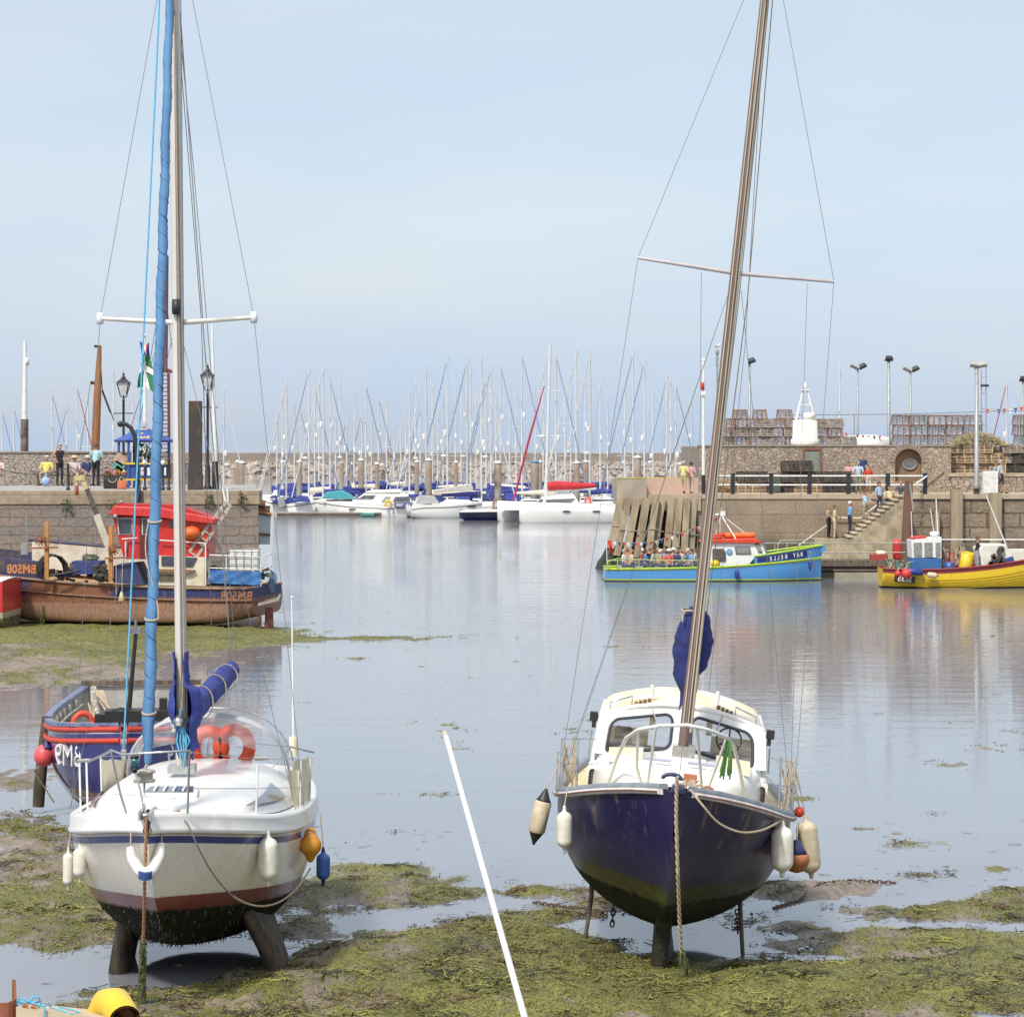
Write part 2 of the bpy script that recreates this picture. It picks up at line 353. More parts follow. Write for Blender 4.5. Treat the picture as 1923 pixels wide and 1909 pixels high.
# tufts of weed lying on the mud
wd_ = M('weed_tuft', (.055, .062, .018), (.29, .275, .068), 4, .6, lo=.3, hi=.7, spec=.35)
wd2 = M('weed_tuft_brown', (.05, .034, .02), (.17, .115, .05), 9, .6, spec=.35)
WEEDD = M('weed_dark', (.018, .02, .008), (.05, .05, .018), 18, .5); tb = MB(); al = np.array(alg).reshape(len(ys), NX+1)
cnt = 0
while cnt < 60000:
    i = int(len(ys)*.86*random.random()**1.15); y = ys[i]; j = random.randrange(NX+1); x = (-1+2*j/NX)*(.205*y+1.5)
    z = rows[i][j].z
    if z < -.004 or al[i, j] < -.35+random.random()*.35: continue
    cnt += 1; x += random.uniform(-.12, .12); y += random.uniform(-.12, .12); s = random.uniform(.006, .022)*(1+(y-28)*.014); a = random.random()*6.3
    c = Vector((x, y, z+.002)); d = Vector((math.cos(a), math.sin(a), 0)); e = Vector((-d.y, d.x, 0))
    hgt = s*random.uniform(.25, .9)
    tb.use(wd_ if random.random() < .86 else wd2)
    tb.add([c-d*s-e*s*.4, c+d*s*.1-e*s*.7+Vector((0, 0, hgt*.4)), c+d*s+Vector((0, 0, hgt*.2)), c+e*s*.6+Vector((0, 0, hgt)), c-d*s*.6+e*s*.5], [(0, 1, 3, 4), (1, 2, 3)])
for _ in range(1500):                                            # scraps of weed afloat in the shallows
    y = 28+18*random.random()**1.4; x = random.uniform(-1, 1)*.2*y; z = mudh(x, y)
    if z > 0 or z < -.075 or random.random() < .35: continue
    s = random.uniform(.008, .03)*(1+(y-28)*.03); c = Vector((x, y, .004)); tb.use(wd2 if random.random() < .6 else wd_); tb.add([c+Vector((random.uniform(-3.4, 3.4)*s, random.uniform(-.8, .8)*s, random.uniform(0, .3)*s)) for _k in range(4)], [(0, 1, 2, 3)])
for _ in range(420):                                             # wrack clumps
    y = 28+22*random.random(); x = random.uniform(-1, 1)*.2*y; z = mudh(x, y)
    if z < -.02: continue
    for _k in range(26): s = random.uniform(.01, .032); c = Vector((x+random.gauss(0, .10), y+random.gauss(0, .08), max(z, 0)+random.uniform(0, .04))); tb.use(wd2 if random.random() < .75 else WEEDD); tb.add([c+Vector((random.gauss(0, s), random.gauss(0, s), random.gauss(0, s*.4))) for _q in range(3)], [(0, 1, 2)])
for _ in range(520):                                             # tangles of stringy weed
    y = 28.5+20*random.random()**1.3; x = random.uniform(-1, 1)*.2*y; z = mudh(x, y)
    if z < -.01: continue
    m = random.choice([wd_, wd_, WEEDD, wd2]); R0 = random.uniform(.08, .3)
    for _k in range(26):
        p = Vector((x+random.gauss(0, R0), y+random.gauss(0, R0*.7), 0)); a = random.random()*6.3; w = random.uniform(.004, .011); l = random.uniform(.03, .09); L_ = []
        for q in range(4): p.z = max(mudh(p.x, p.y), 0)+.006+.02*random.random(); d = Vector((math.cos(a), math.sin(a), 0)); n = Vector((-d.y, d.x, .4))*w; L_ += [p-n, p+n]; p = p+d*l; a += random.gauss(0, .6)
        tb.use(m).add(L_, [(2*q, 2*q+1, 2*q+3, 2*q+2) for q in range(3)])
tag(tb.build('seaweed', wd_), 'green and brown seaweed strewn over the mud flats', 'seaweed', kind='stuff')
del wd_, rows

def hullmat(name, base, bands, rough=.25, coat=.3, grime=.06, slope=0.0):
    """bands: (what, lo, hi, colour, raggedness) ; what = 'below' the sheer or 'z' height"""
    m, t, b = newmat(name); b.inputs['Roughness'].default_value = rough; b.inputs['Coat Weight'].default_value = coat; b.inputs['Coat Roughness'].default_value = .06
    at = N(t, 'ShaderNodeAttribute', attribute_name='below'); tcd = N(t, 'ShaderNodeTexCoord'); s = N(t, 'ShaderNodeSeparateXYZ'); t.links.new(tcd.outputs['Object'], s.inputs[0])
    z = mth(t, 'ADD', s.outputs[2], mth(t, 'MULTIPLY', s.outputs[1], slope)); n1 = noise(t, 14, 5, (1, 1, .5)); n2 = noise(t, 2.2, 4)
    st_ = noise(t, 5, 4, (3, 3, .25))
    c = mixc(t, mth(t, 'MULTIPLY', ramp(t, mth(t, 'MULTIPLY', mth(t, 'ADD', st_, n2), .5), [(.45, (0, 0, 0)), (.7, (1, 1, 1))]), grime*5), base, tuple(x*.45 for x in base))
    c = mixc(t, ramp(t, noise(t, 7, 6, (1, 1, 2.2), .75), [(.60, (0, 0, 0)), (.72, (.30, .30, .30))]), c, tuple(x*.55+.16 for x in base))
    rs = mth(t, 'MULTIPLY', ramp(t, noise(t, 4.5, 3, (2.2, 2.2, .16)), [(.57, (0, 0, 0)), (.72, (.42, .42, .42))]), clampn(t, mth(t, 'SUBTRACT', 1.15, mth(t, 'MULTIPLY', at.outputs['Fac'], 1.1))))
    c = mixc(t, rs, c, (.30, .20, .11))
    for wh, lo, hi, cc, rag in bands:
        v = at.outputs['Fac'] if wh == 'below' else z
        if rag: v = mth(t, 'ADD', v, mth(t, 'MULTIPLY', mth(t, 'SUBTRACT', n1, .5), rag))
        fz = mth(t, 'MULTIPLY', step(t, v, lo, .008+rag*.3), mth(t, 'SUBTRACT', 1.0, step(t, v, hi, .008+rag*.3)))
        if isinstance(cc[0], tuple): cc = mixc(t, ramp(t, n1, [(.35, (0, 0, 0)), (.65, (1, 1, 1))]), cc[0], cc[1])
        c = mixc(t, fz, c, cc)
    und = [x for x in bands if x[1] < -5]
    if und and coat:
        v = mth(t, 'ADD', z, mth(t, 'MULTIPLY', mth(t, 'SUBTRACT', n1, .5), .1)); fz = step(t, v, und[-1][2], .05); t.links.new(mth(t, 'MULTIPLY', fz, coat), b.inputs['Coat Weight']); t.links.new(mth(t, 'SUBTRACT', .85, mth(t, 'MULTIPLY', fz, .85-rough)), b.inputs['Roughness']); t.links.new(mth(t, 'ADD', mth(t, 'MULTIPLY', fz, .35), .15), b.inputs['Specular IOR Level'])
    t.links.new(c, b.inputs['Base Color']); return m
# shared materials
GEL = M('white_gelcoat', (.78, .77, .73), (.66, .645, .60), 3, .3, coat=.25, lo=.5, hi=.8)
STEEL = M('stainless_steel', (.62, .62, .60), (.45, .45, .45), 20, .28, .85)
ALU = M('mast_alloy', (.68, .65, .59), (.58, .55, .49), 3, .42, .15, stretch=(1, 1, .1))
WIRE = M('rigging_wire', (.20, .20, .20), None, 9, .5, .5)
BLUECLOTH = M('blue_canvas', (.035, .055, .26), (.02, .03, .17), 5, .8, bump=.35, bscale=7)
JIBBLUE = M('blue_sail_strip', (.095, .225, .40), (.065, .17, .33), 4, .75, bump=.35, bscale=14, stretch=(1, 1, .35))
CREAM = M('cream_canvas', (.76, .70, .54), (.68, .61, .45), 5, .85, bump=.4, bscale=6)
FEND = M('fender_vinyl', (.73, .70, .60), (.60, .56, .46), 6, .42)
FENDOLD = M('fender_vinyl_aged', (.62, .54, .38), (.46, .37, .24), 8, .5)
BLACK = M('black_rubber', (.02, .02, .02), None, 8, .5)
ROPEW = M('rope_cream', (.52, .43, .30), (.38, .30, .2), 60, .9, bump=.6, bscale=90)
ROPEB = M('rope_pale_blue', (.12, .42, .62), (.08, .32, .52), 40, .85)
ROPEO = M('rope_orange_brown', (.42, .22, .12), (.3, .15, .08), 50, .9)
WEED = M('wet_weed', (.035, .045, .012), (.12, .13, .03), 18, .5, bump=.8, bscale=40)
GLASS = M('tinted_window', (.045, .055, .07), (.03, .035, .05), 2, .06, coat=.5)
SMOKE = M('smoked_acrylic', (.16, .165, .19), (.1, .1, .13), 3, .12, coat=.4)
TEAK = M('varnished_wood', (.28, .15, .07), (.18, .09, .04), 8, .4, stretch=(1, 1, .2))
ORANGE = M('orange_plastic', (.75, .09, .025), (.62, .06, .02), 5, .4)
NAVY = M('navy_paint', (.018, .022, .075), (.014, .016, .055), 4, .25, coat=.4)
WOODOLD = M('weathered_timber', (.16, .12, .085), (.07, .055, .04), 6, .85, bump=.6, bscale=12, stretch=(1, 1, .25))
DARKM = M('dark_gap', (.012, .012, .012), None, 4, .8)
GREYM = M('galvanised_grey', (.36, .37, .37), (.28, .29, .29), 5, .5, .3)
RUST = M('rusted_steel', (.34, .13, .045), (.14, .055, .03), 7, .85, bump=.4)
WHITEP = M('white_paint', (.76, .76, .74), (.66, .66, .63), 4, .45)
REDP = M('red_paint', (.56, .03, .025), (.46, .025, .02), 4, .38)
BLUEP = M('blue_paint', (.035, .09, .26), (.025, .065, .2), 4, .4)
YELP = M('yellow_paint', (.72, .50, .02), (.60, .40, .02), 5, .4)
TARP = M('blue_tarpaulin', (.05, .17, .42), (.03, .11, .30), 3, .5, bump=.5, bscale=5)
NETG = M('green_netting', (.06, .11, .07), (.12, .16, .1), 20, .9, bump=1, bscale=30)
def clear_vinyl(name, tint=(.9, .9, .92), mixf=.72):
    m = bpy.data.materials.new(name); m.use_nodes = True; t = m.node_tree; t.nodes.clear()
    o = N(t, 'ShaderNodeOutputMaterial'); a = N(t, 'ShaderNodeBsdfTransparent'); a.inputs[0].default_value = (*tint, 1)
    g = N(t, 'ShaderNodeBsdfPrincipled'); g.inputs['Base Color'].default_value = (.55, .55, .56, 1); g.inputs['Roughness'].default_value = .12
    n = noise(t, 4, 3, (1, 1, 3)); mi = N(t, 'ShaderNodeMixShader'); t.links.new(ramp(t, n, [(.4, (1-mixf-.12,)*3), (.65, (1-mixf+.06,)*3)]), mi.inputs[0])
    t.links.new(a.outputs[0], mi.inputs[1]); t.links.new(g.outputs[0], mi.inputs[2]); t.links.new(mi.outputs[0], o.inputs[0]); return m
VINYL = clear_vinyl('clear_vinyl'); PANE = clear_vinyl('clear_glass', (.97, .98, .98), .90)
def fender(name, label, top, L, r, m, cat='fender', group=None, ends=None, tilt=(0, 0), line=None, cone=False):
    """a cylindrical fender hanging from the point top; ends = colour of the caps"""
    t_ = thing(name, label, cat, top, group=group, rot=(tilt[0], tilt[1], 0))
    if cone: prof = [(.012, -L), (.02, -L+.03), (r*.75, -L+.14), (r, -L+.17), (r, -.17), (r*.72, -.13), (.02, -.02), (.012, 0)]
    else:
        prof = [(r*.16, -L), (r*.2, -L+.025), (r*.28, -L+.07)]+[(r*math.sin(a), -L+.07+r*.9*(1-math.cos(a))) for a in [R(q) for q in (28, 45, 62, 78, 90)]]
        prof += [(r*math.sin(a), -.07-r*.9*(1-math.cos(a))) for a in [R(q) for q in (90, 78, 62, 45, 28)]]+[(r*.28, -.07), (r*.2, -.025), (r*.16, 0)]
    b = MB(); b.use(m).lathe(prof, n=18); b.build('fender_body', m, t_)
    if ends:
        e = MB()
        if cone: e.lathe([(.013, -L-.002), (.024, -L+.03), (r*.76+.003, -L+.142), (r*.9, -L+.155)], n=18); e.build('end_cap', ends, t_); e = MB(); e.lathe([(r*.9, -.155), (r*.75, -.132), (.024, -.02), (.013, .002)], n=18)
        else: e.lathe([(r*.17, .003), (r*.23, -.025), (r*.32, -.072), (r*.5, -.09)], n=14); e.build('end_cap', ends, t_); e = MB(); e.lathe([(r*.5, -L+.09), (r*.32, -L+.072), (r*.23, -L+.025), (r*.17, -L-.003)], n=14)
        e.build('end_cap', ends, t_)
    if line:
        l = MB(); l.tube(sag(top, line, .0), .008, 5); l.build('lanyard', ROPEW, t_, True)
    return t_
# ---------------------------------------------------------------- white yacht standing on two keels
def white_yacht():
    X0, Y0 = -3.99, 29.2
    t = thing('sailing_yacht', 'white sailing yacht with blue furled headsail standing on two keels in the mud', 'sailing yacht', (X0, Y0, 0), -.012)
    hm = hullmat('yacht_topsides', (.77, .72, .61), [('below', .20, .222, (.42, .36, .30), 0), ('below', .235, .315, (.035, .045, .20), 0), ('z', -9, 1.33, ((.15, .028, .03), (.21, .05, .05)), .02), ('z', -9, 1.16, ((.007, .007, .005), (.024, .026, .010)), .10)], slope=.098, grime=.045)
    h = Hull([(0, .02, 2.27, 2.0, 1.0), (.2, .20, 2.25, 1.62, 1.0), (.55, .50, 2.20, 1.22, 1.08), (1.1, .86, 2.11, .84, 1.3), (2.0, 1.19, 1.98, .50, 1.75), (3.0, 1.36, 1.88, .30, 2.2), (4.4, 1.42, 1.80, .20, 2.6), (6, 1.33, 1.78, .36, 2.7), (7.4, 1.1, 1.8, .75, 2.6), (8.1, .94, 1.82, .95, 2.5)], n=34, k=14)
    hull = h.skin(hm, 'hull', t)
    # the moulded white gunwale that stands proud of the topsides
    b = MB()
    for sd in (-1, 1):
        rows = []
        for i in range(25):
            y = 8.05*(i/24)**1.4; hb, zs, _, _ = h.at(y)
            rows.append([Vector((sd*max(hb+dx, 0), y-(.05 if i == 0 else 0), zs+dz)) for dx, dz in ((-.10, .03), (-.02, .03), (.008, .015), (.014, -.03), (.016, -.13), (.03, -.15), (.035, -.175), (.02, -.2), (-.02, -.205))])
        b.grid(rows)
    b.build('gunwale', GEL, t)
    h.deck(GEL, t, -.0, .07)
    # coachroof
    st = [(.75, .30, .02), (1.1, .62, .10), (1.6, .88, .21), (2.3, 1.06, .35), (3.0, 1.16, .42), (4.0, 1.22, .47), (4.9, 1.22, .48), (5.3, 1.2, .46)]
    def roof(y, a):
        w, hh = ci([s[0] for s in st], [s[1] for s in st], y), ci([s[0] for s in st], [s[2] for s in st], y)
        z0 = h.at(y)[1]+.03; e = 2/3.2
        cx, sx = math.cos(a), math.sin(a)
        return Vector((math.copysign(w*abs(cx)**e, cx)*(1-.16*sx), y, z0+hh*abs(sx)**(2/2.1)))
    b = MB(); rows = [[roof(.75+4.55*i/22, math.pi*j/20) for j in range(21)] for i in range(23)]
    b.grid(rows); b.poly(rows[-1][::-1]); b.build('coachroof', GEL, t)
    # side windows : dark acrylic triangles set on the cabin sides
    for sd in (1, -1):
        b = MB(); rows = []
        for i in range(9):
            y = 1.75+1.9*i/8; hi = .30+.34*(i/8)**.8; lo = .26-.06*(i/8)
            rows.append([roof(y, a if sd > 0 else math.pi-a)+Vector((sd*.02, -.015, .03)) for a in (lo, lo+(hi-lo)*.5, hi)])
        b.grid(rows); b.build('cabin_window', SMOKE, t)
    # fore hatch with bars
    o = roof(1.72, math.pi/2); u = (roof(2.1, math.pi/2)-roof(1.4, math.pi/2)).normalized(); n = Vector((1, 0, 0)).cross(u)
    fr = MB(); q = [o+Vector((1, 0, 0))*a*.30+u*c*.21+n*.05 for a, c in ((-1.15, -1), (1.15, -1), (1, 1), (-1, 1))]
    fr.prism(q, -n*.06); hat = fr.build('fore_hatch', GEL, t, bevel=.015)
    b = MB(); q = [o+Vector((1, 0, 0))*a*.25+u*c*.165+n*.056 for a, c in ((-1.15, -1), (1.15, -1), (1, 1), (-1, 1))]; b.poly(q); b.build('hatch_pane', SMOKE, hat)
    b = MB()
    for x in (-.16, -.05, .06, .17): b.beam(o+Vector((x, 0, 0))-u*.17+n*.075, o+Vector((x, 0, 0))+u*.17+n*.075, .022, .02)
    b.build('hatch_bar', GEL, hat)
    # keels
    for sd, xt, xb in ((1, .86, 1.17), (-1, -.66, -.80)):
        rows = []
        for f_, x, z, y0, y1, w in ((0, xt-.12*sd, .92, 2.3, 4.6, .09), (1, xt, .63, 2.42, 4.45, .105), (2, (xt+xb)/2, .3, 2.55, 4.2, .112), (3, xb, -.12, 2.65, 4.0, .118)):
            rows.append([Vector((x+w*a, y0+(y1-y0)*c, z)) for a, c in ((-.3, 0), (.3, 0), (.9, .06), (1, .3), (.5, .8), (0, 1), (-.5, .8), (-1, .3), (-.9, .06))])
        b = MB(); b.grid(rows, closed=True); b.build('bilge_keel', M('keel_growth', (.022, .018, .012), (.09, .066, .04), 5, .7, bump=.7, bscale=20), t)
    b = MB()                                                     # weed hanging under the hull
    for i in range(300):
        y = .6+3.0*random.random(); u = random.uniform(-.62, .62); p = h.pt(y, u)
        if p.z > 1.14-.098*y: continue
        l = random.uniform(.015, .06); w_ = .010
        b.add([p+Vector((-w_, -.01, .01)), p+Vector((w_, -.01, .01)), p+Vector((random.uniform(-.03, .03), -.02, -l))], [(0, 1, 2)])
    tag(b.build('hull_weed', WEEDD, t), kind='stuff')
    # mast, boom and rigging
    mb_, mt = P(342, 1440, Y0+3.0), P(327, -40, Y0+3.0)
    b = MB(); rows = []
    for i in range(3):
        p = mb_.lerp(mt, i/2)
        rows.append([p+Vector((.072*math.cos(a), .10*math.sin(a), 0)) for a in [2*math.pi*j/16 for j in range(16)]])
    b.grid(rows, closed=True); mast = b.build('mast', ALU, t, True)
    b = MB(); b.beam(mb_+Vector((.012, -.102, .6)), mt+Vector((.012, -.102, 0)), .018, .012); b.beam(mb_+Vector((.045, -.088, .6)), mt+Vector((.045, -.088, 0)), .012, .012); b.build('mast_track', M('mast_groove', (.22, .19, .17), None, 8, .6), mast, True)
    b = MB(); b.bb(mb_+Vector((-.16, -.14, -.06)), mb_+Vector((.16, .18, .03))); b.build('mast_foot', STEEL, mast, True)
    b = MB(); p = P(331, 576, Y0+2.88); b.lathe([(.05, -.09), (.055, -.02), (.05, .09)], p, 10); b.build('deck_light', BLACK, mast, True)
    b = MB(); p = mb_.lerp(mt, .155); b.lathe([(.03, 0), (.075, .02), (.075, .1), (.05, .12), (.055, .18)], p+Vector((.0, -.10, -.9)), 10, (R(90), 0, 0)); b.lathe([(.03, 0), (.06, .02), (.06, .08), (.04, .12)], p+Vector((-.1, -.06, -.98)), 10, (R(90), 0, R(40))); b.build('halyard_winch', STEEL, mast, True)
    for sd, tip in ((-1, P(188, 598, Y0+3.1)), (1, P(477, 596, Y0+3.1))):
        b = MB(); c = P(333, 606, Y0+3.0); b.tube([c, tip], [.036, .026], 8); b.build('spreader', ALU, mast, True)
        b = MB(); b.lathe([(.04, -.07), (.045, 0), (.04, .07)], tip, 8); b.build('spreader_end', WHITEP, mast, True)
    ch = t.matrix_basis @ Vector((1.42, 3.25, 1.9)); cl_ = t.matrix_basis @ Vector((-1.42, 3.25, 1.9))
    b = MB(); mh = mt+Vector((0, 0, .9)); W = .0045
    def wire(pts, r=W, m=WIRE): b.use(m).tube(pts, r, 4)
    wire([cl_, P(188, 598, Y0+3.1), mh]); wire([ch, P(477, 596, Y0+3.1), mh])
    wire([t.matrix_basis @ Vector((1.36, 2.8, 1.95)), P(338, 620, Y0+3)]); wire([t.matrix_basis @ Vector((-1.36, 2.8, 1.95)), P(326, 620, Y0+3)])
    be = P(437, 1262, Y0+6.2)
    wire([mt+Vector((.06, .1, -.4)), P(385, 660, Y0+4.4), be], .010, M('stay_grey', (.34, .33, .31), None, 9, .5))
    wire([mt, P(378, 600, Y0+5), P(397, 1180, Y0+7.9)], .006); wire([mt, P(362, 300, Y0+6), P(445, 1250, Y0+8.0)], .006)
    wire([P(352, 1450, Y0+2.9), mt+Vector((.08, 0, 0))], .005)
    wire([P(337, 1440, Y0+2.86), P(345, 1230, Y0+2.86), mt+Vector((.01, -.11, 0))], .007, ROPEW)
    b.build('standing_rigging', WIRE, t, True)
    b = MB(); b.tube([P(232, 1408, Y0+.5), P(243, 1180, Y0+.6), P(297, 60, Y0+2.4), P(300, -20, Y0+2.5)], .011, 6); b.build('halyard', ROPEB, t, True)
    b = MB(); b.tube([P(345, 1440, Y0+2.85), P(350, 1400, Y0+2.8), P(341, 1370, Y0+2.82), P(338, 1330, Y0+2.84)], .012, 6)
    for k in range(5): b.tube([P(338+k*3, 1352+k*6, Y0+2.83), P(332+k*6, 1390, Y0+2.8), P(340+k*3, 1425-k*6, Y0+2.83)], .011, 5)
    b.build('halyard_tail', ROPEB, t, True)
    # furled headsail on the forestay
    f0, f1 = P(277, 1432, Y0+.32), P(320, -40, Y0+2.55); b = MB(); rows = []
    n_ = 150
    for i in range(n_+1):
        p = f0.lerp(f1, i/n_); r = .068*min(1, .55+i/12)*(1-.25*i/n_)*(1+.06*math.sin(i*1.9)+.05*math.sin(i*.7+2))
        rows.append([p+Vector((r*math.cos(a+i*.4)*(1+.12*math.cos(a)), r*math.sin(a+i*.4), 0)) for a in [2*math.pi*j/12 for j in range(12)]])
    b.grid(rows, closed=True); js = b.build('furled_headsail', JIBBLUE, t, True); b = MB(); b.tube([f0.lerp(f1, k/420)+Vector((1, 0, 0))*(.066*(1-.25*k/420))*math.cos(-k*.62)+Vector((0, 1, 0))*(.066*(1-.25*k/420))*math.sin(-k*.62) for k in range(14, 330)], .0045, 3, False); b.build('sail_seam', M('seam_dark_blue', (.03, .09, .2), None, 5, .8), js, True)
    b = MB()
    for k, i in enumerate((9, 26, 44)):
        b = MB(); p = f0.lerp(f1, i/n_); b.tube([p+Vector((.075*math.cos(a), .075*math.sin(a), .02*math.sin(a))) for a in [2*math.pi*j/10 for j in range(10)]], .013, 5, closed=True); b.build('sail_tie', ROPEW, js, True)
    b = MB(); b.tube([f0.lerp(f1, i/n_)+Vector((.085*math.cos(i*.21+1), -.02-.07*abs(math.sin(i*.21)), 0)) for i in range(26, 46)], .008, 4); b.build('furling_line', ROPEW, js, True)
    b = MB(); d = P(271, 1455, Y0+.3); b.lathe([(.02, -.08), (.12, -.075), (.125, -.05), (.095, -.04), (.095, .02), (.125, .03), (.12, .055), (.02, .06)], d, 16); b.build('furling_drum', M('drum_beige', (.46, .42, .34), (.32, .29, .22), 5, .5), t, True)
    b = MB(); b.tube([d+Vector((0, 0, .05)), f0], .02, 6); b.tube([d-Vector((0, 0, .07)), P(271, 1530, Y0+.05)], .014, 6); b.build('forestay_foot', STEEL, t, True)
    # boom under its cover, the cover wraps the mast
    a0 = P(349, 1352, Y0+3.12); b = MB(); b.tube([a0, be+Vector((0, .12, .02))], .055, 8); boom = b.build('boom', ALU, t, True)
    b = MB(); rows = []
    for i in range(44):
        s = i/43; p = a0.lerp(be, .02+s*.93); rx = .145-.025*s+.02*fbm(s*9, 1, 1); rz = .22-.07*s+.03*fbm(s*8, 5, 1)
        rows.append([p+Vector((rx*math.cos(a)*(1+.16*fbm(math.cos(a)*1.2+s*5, math.sin(a)*1.2+s*3, 1.3)), .0, rz*math.sin(a)*(1.0 if math.sin(a) > 0 else .75)*(1+.14*fbm(a, s*9, .9))+.03)) for a in [2*math.pi*j/28 for j in range(28)]])
    b.grid(rows, closed=True); b.poly(rows[0][::-1]); b.poly(rows[-1]); b.build('sail_cover', BLUECLOTH, boom, True)
    for s in (.30, .58, .84):
        b = MB(); p = a0.lerp(be, s); b.tube([p+Vector((.155*math.cos(a), .01*math.sin(3*a), .03+(.235-.075*s)*math.sin(a))) for a in [2*math.pi*j/16 for j in range(16)]], .009, 4, closed=True); b.build('cover_tie', ROPEW, boom, True)
    b = MB(); rows = []
    for i in range(40):
        s = i/39; py = 1224+178*s; c = P(338+10*s, py, Y0+2.98)
        wd = .098+.022*fbm(s*6, 2, 1)+(.07 if .3 < s < .75 else 0)*math.sin((s-.3)/.45*math.pi)
        back = .12+.14*math.sin(s*math.pi); r = []
        for j in range(29):                                     # open in front: the mast shows through the lacing
            a = R(-60)+R(300)*j/28; k = 1+.22*fbm(math.cos(a)*1.6, math.sin(a)*1.6+s*5, 1.2)
            r.append(c+Vector((wd*math.cos(a)*k*(1.55 if math.cos(a) > 0 and .35 < s < .9 else 1), back*math.sin(a)*k, -(.07 if j in (0, 28) and s > .9 else 0)-.16*s*s*abs(math.cos(a)))))
        rows.append(r)
    b.grid(rows); b.build('mast_boot_cover', BLUECLOTH, t, True)
    # spray hood of clear vinyl
    def arc(y, w, z0, hh, n=20, pw=.85): return [Vector((w*math.copysign(abs(math.cos(a))**pw, math.cos(a)), y, z0+hh*math.sin(a)**.9)) for a in [math.pi*j/n for j in range(n+1)]]
    b = MB(); A, B_, D = arc(4.55, .98, 2.16, .40), arc(5.15, 1.06, 2.02, .84), arc(6.0, 1.04, 1.98, .88)
    b.grid([A, [p.lerp(q, .5)+Vector((0, 0, .05)) for p, q in zip(A, B_)], B_]); b.grid([B_, D]); hood = b.build('spray_hood', VINYL, t)
    b = MB(); E = [p.lerp(q, .14)+Vector((0, 0, .012)) for p, q in zip(B_, A)]; F2 = [p.lerp(q, .10)+Vector((0, 0, .014)) for p, q in zip(B_, D)]
    b.grid([E, [p+Vector((0, 0, .016)) for p in B_], F2]); b.build('hood_band', M('hood_band_grey', (.48, .48, .48), (.40, .40, .41), 4, .6, alpha=1), hood)
    b = MB(); b.tube(B_, .014, 6); b.tube(D, .014, 6); b.build('hood_hoop', STEEL, hood)
    # rails
    b = MB(); r = .013; T = lambda x, y, z: Vector((x, y, z))
    pl = [P(203, 1412, Y0+.55), P(208, 1408, Y0+.1), P(230, 1416, Y0-.05), P(300, 1412, Y0-.12), P(356, 1409, Y0-.05), P(359, 1412, Y0+.4)]
    b.tube(pl, r, 8); b.tube([pl[1], P(226, 1490, Y0+.3), P(238, 1528, Y0+.3)], r, 8); b.tube([pl[4], P(352, 1526, Y0+.35)], r, 8); b.tube([pl[0], P(165, 1430, Y0+1.6)], r, 8)
    b.tube([P(212, 1490, Y0+.2), P(352, 1500, Y0+.3)], .004, 4)
    b.build('pulpit', STEEL, t, True)
    for px, Y, y0, y1 in ((149, 2.6, 1430, 1530), (162, 2.2, 1424, 1528), (189, 3.6, 1420, 1522), (484, 1.9, 1436, 1530), (566, 3.9, 1424, 1528), (584, 4.6, 1420, 1518), (470, 6.6, 1395, 1480)):
        b = MB(); b.tube([P(px-3 if px > 400 else px+3, y1, Y0+Y), P(px, y0, Y0+Y)], .013, 8); b.build('stanchion', WHITEP, t, True)
    b = MB()
    for px, py, Y in ((497, 1424, 1.9), (163, 1428, 2.2)): b = MB(); b.tube([P(px-18, py, Y0+Y), P(px+7, py-1, Y0+Y)], .022, 8); b.build('rail_sleeve', M('sleeve_grey', (.3, .3, .26), None, 6, .6), t, True)
    b = MB()
    for pts in ([P(359, 1412, Y0+.4), P(484, 1425, Y0+1.9), P(566, 1425, Y0+3.9), P(584, 1420, Y0+4.6)], [P(352, 1480, Y0+.4), P(482, 1480, Y0+1.9), P(566, 1478, Y0+3.9)], [P(149, 1432, Y0+2.6), P(189, 1420, Y0+3.6), P(245, 1418, Y0+6)], [P(149, 1495, Y0+2.6), P(162, 1498, Y0+2.2), P(189, 1498, Y0+3.6)]): b.tube(pts, .005, 4)
    b.build('guard_wire', STEEL, t, True)
    b = MB(); b.tube([P(470, 1395, Y0+6.6), P(545, 1402, Y0+7.6), P(590, 1412, Y0+7.8)], .014, 7); b.tube([P(545, 1402, Y0+7.6), P(512, 1440, Y0+7.4)], .013, 7); b.build('pushpit', STEEL, t, True)
    # canvas dodgers laced to the rails
    def cloth(pts4, name, puck=.03):
        b = MB(); rows = []
        for i in range(13):
            s = i/12; top = pts4[0].lerp(pts4[1], s); bot = pts4[3].lerp(pts4[2], s); r = []
            for j in range(9):
                q = j/8; p = top.lerp(bot, q); p += Vector((puck*math.sin(s*9+q*3)*.6, -puck*math.sin(s*14+q*4), -.02*abs(math.sin(s*12))*(1-q))); r.append(p)
            rows.append(r)
        b.grid(rows); b.grid([[p+Vector((0, .012, 0)) for p in r] for r in rows]); return b.build(name, CREAM, t, True)
    cloth([P(190, 1424, Y0+3.6), P(246, 1424, Y0+5.6), P(238, 1478, Y0+5.4), P(190, 1522, Y0+3.6)], 'side_dodger'); cloth([P(545, 1426, Y0+4.0), P(586, 1422, Y0+4.7), P(584, 1518, Y0+4.7), P(556, 1516, Y0+4.0)], 'side_dodger', .045)
    cloth([P(534, 1440, Y0+3.7), P(562, 1446, Y0+3.9), P(568, 1512, Y0+4.0), P(548, 1510, Y0+3.8)], 'rail_bag', .04)
    # steaming light on the pulpit, lamp, cleats and winches
    b = MB(); p = P(253, 1432, Y0+.05); b.use(BLACK).lathe([(.05, -.075), (.05, -.05), (.02, -.11)], p, 10).lathe([(.048, .055), (.05, .075), (.02, .085)], p, 10); nl = b.build('navigation_light', BLACK, t, True)
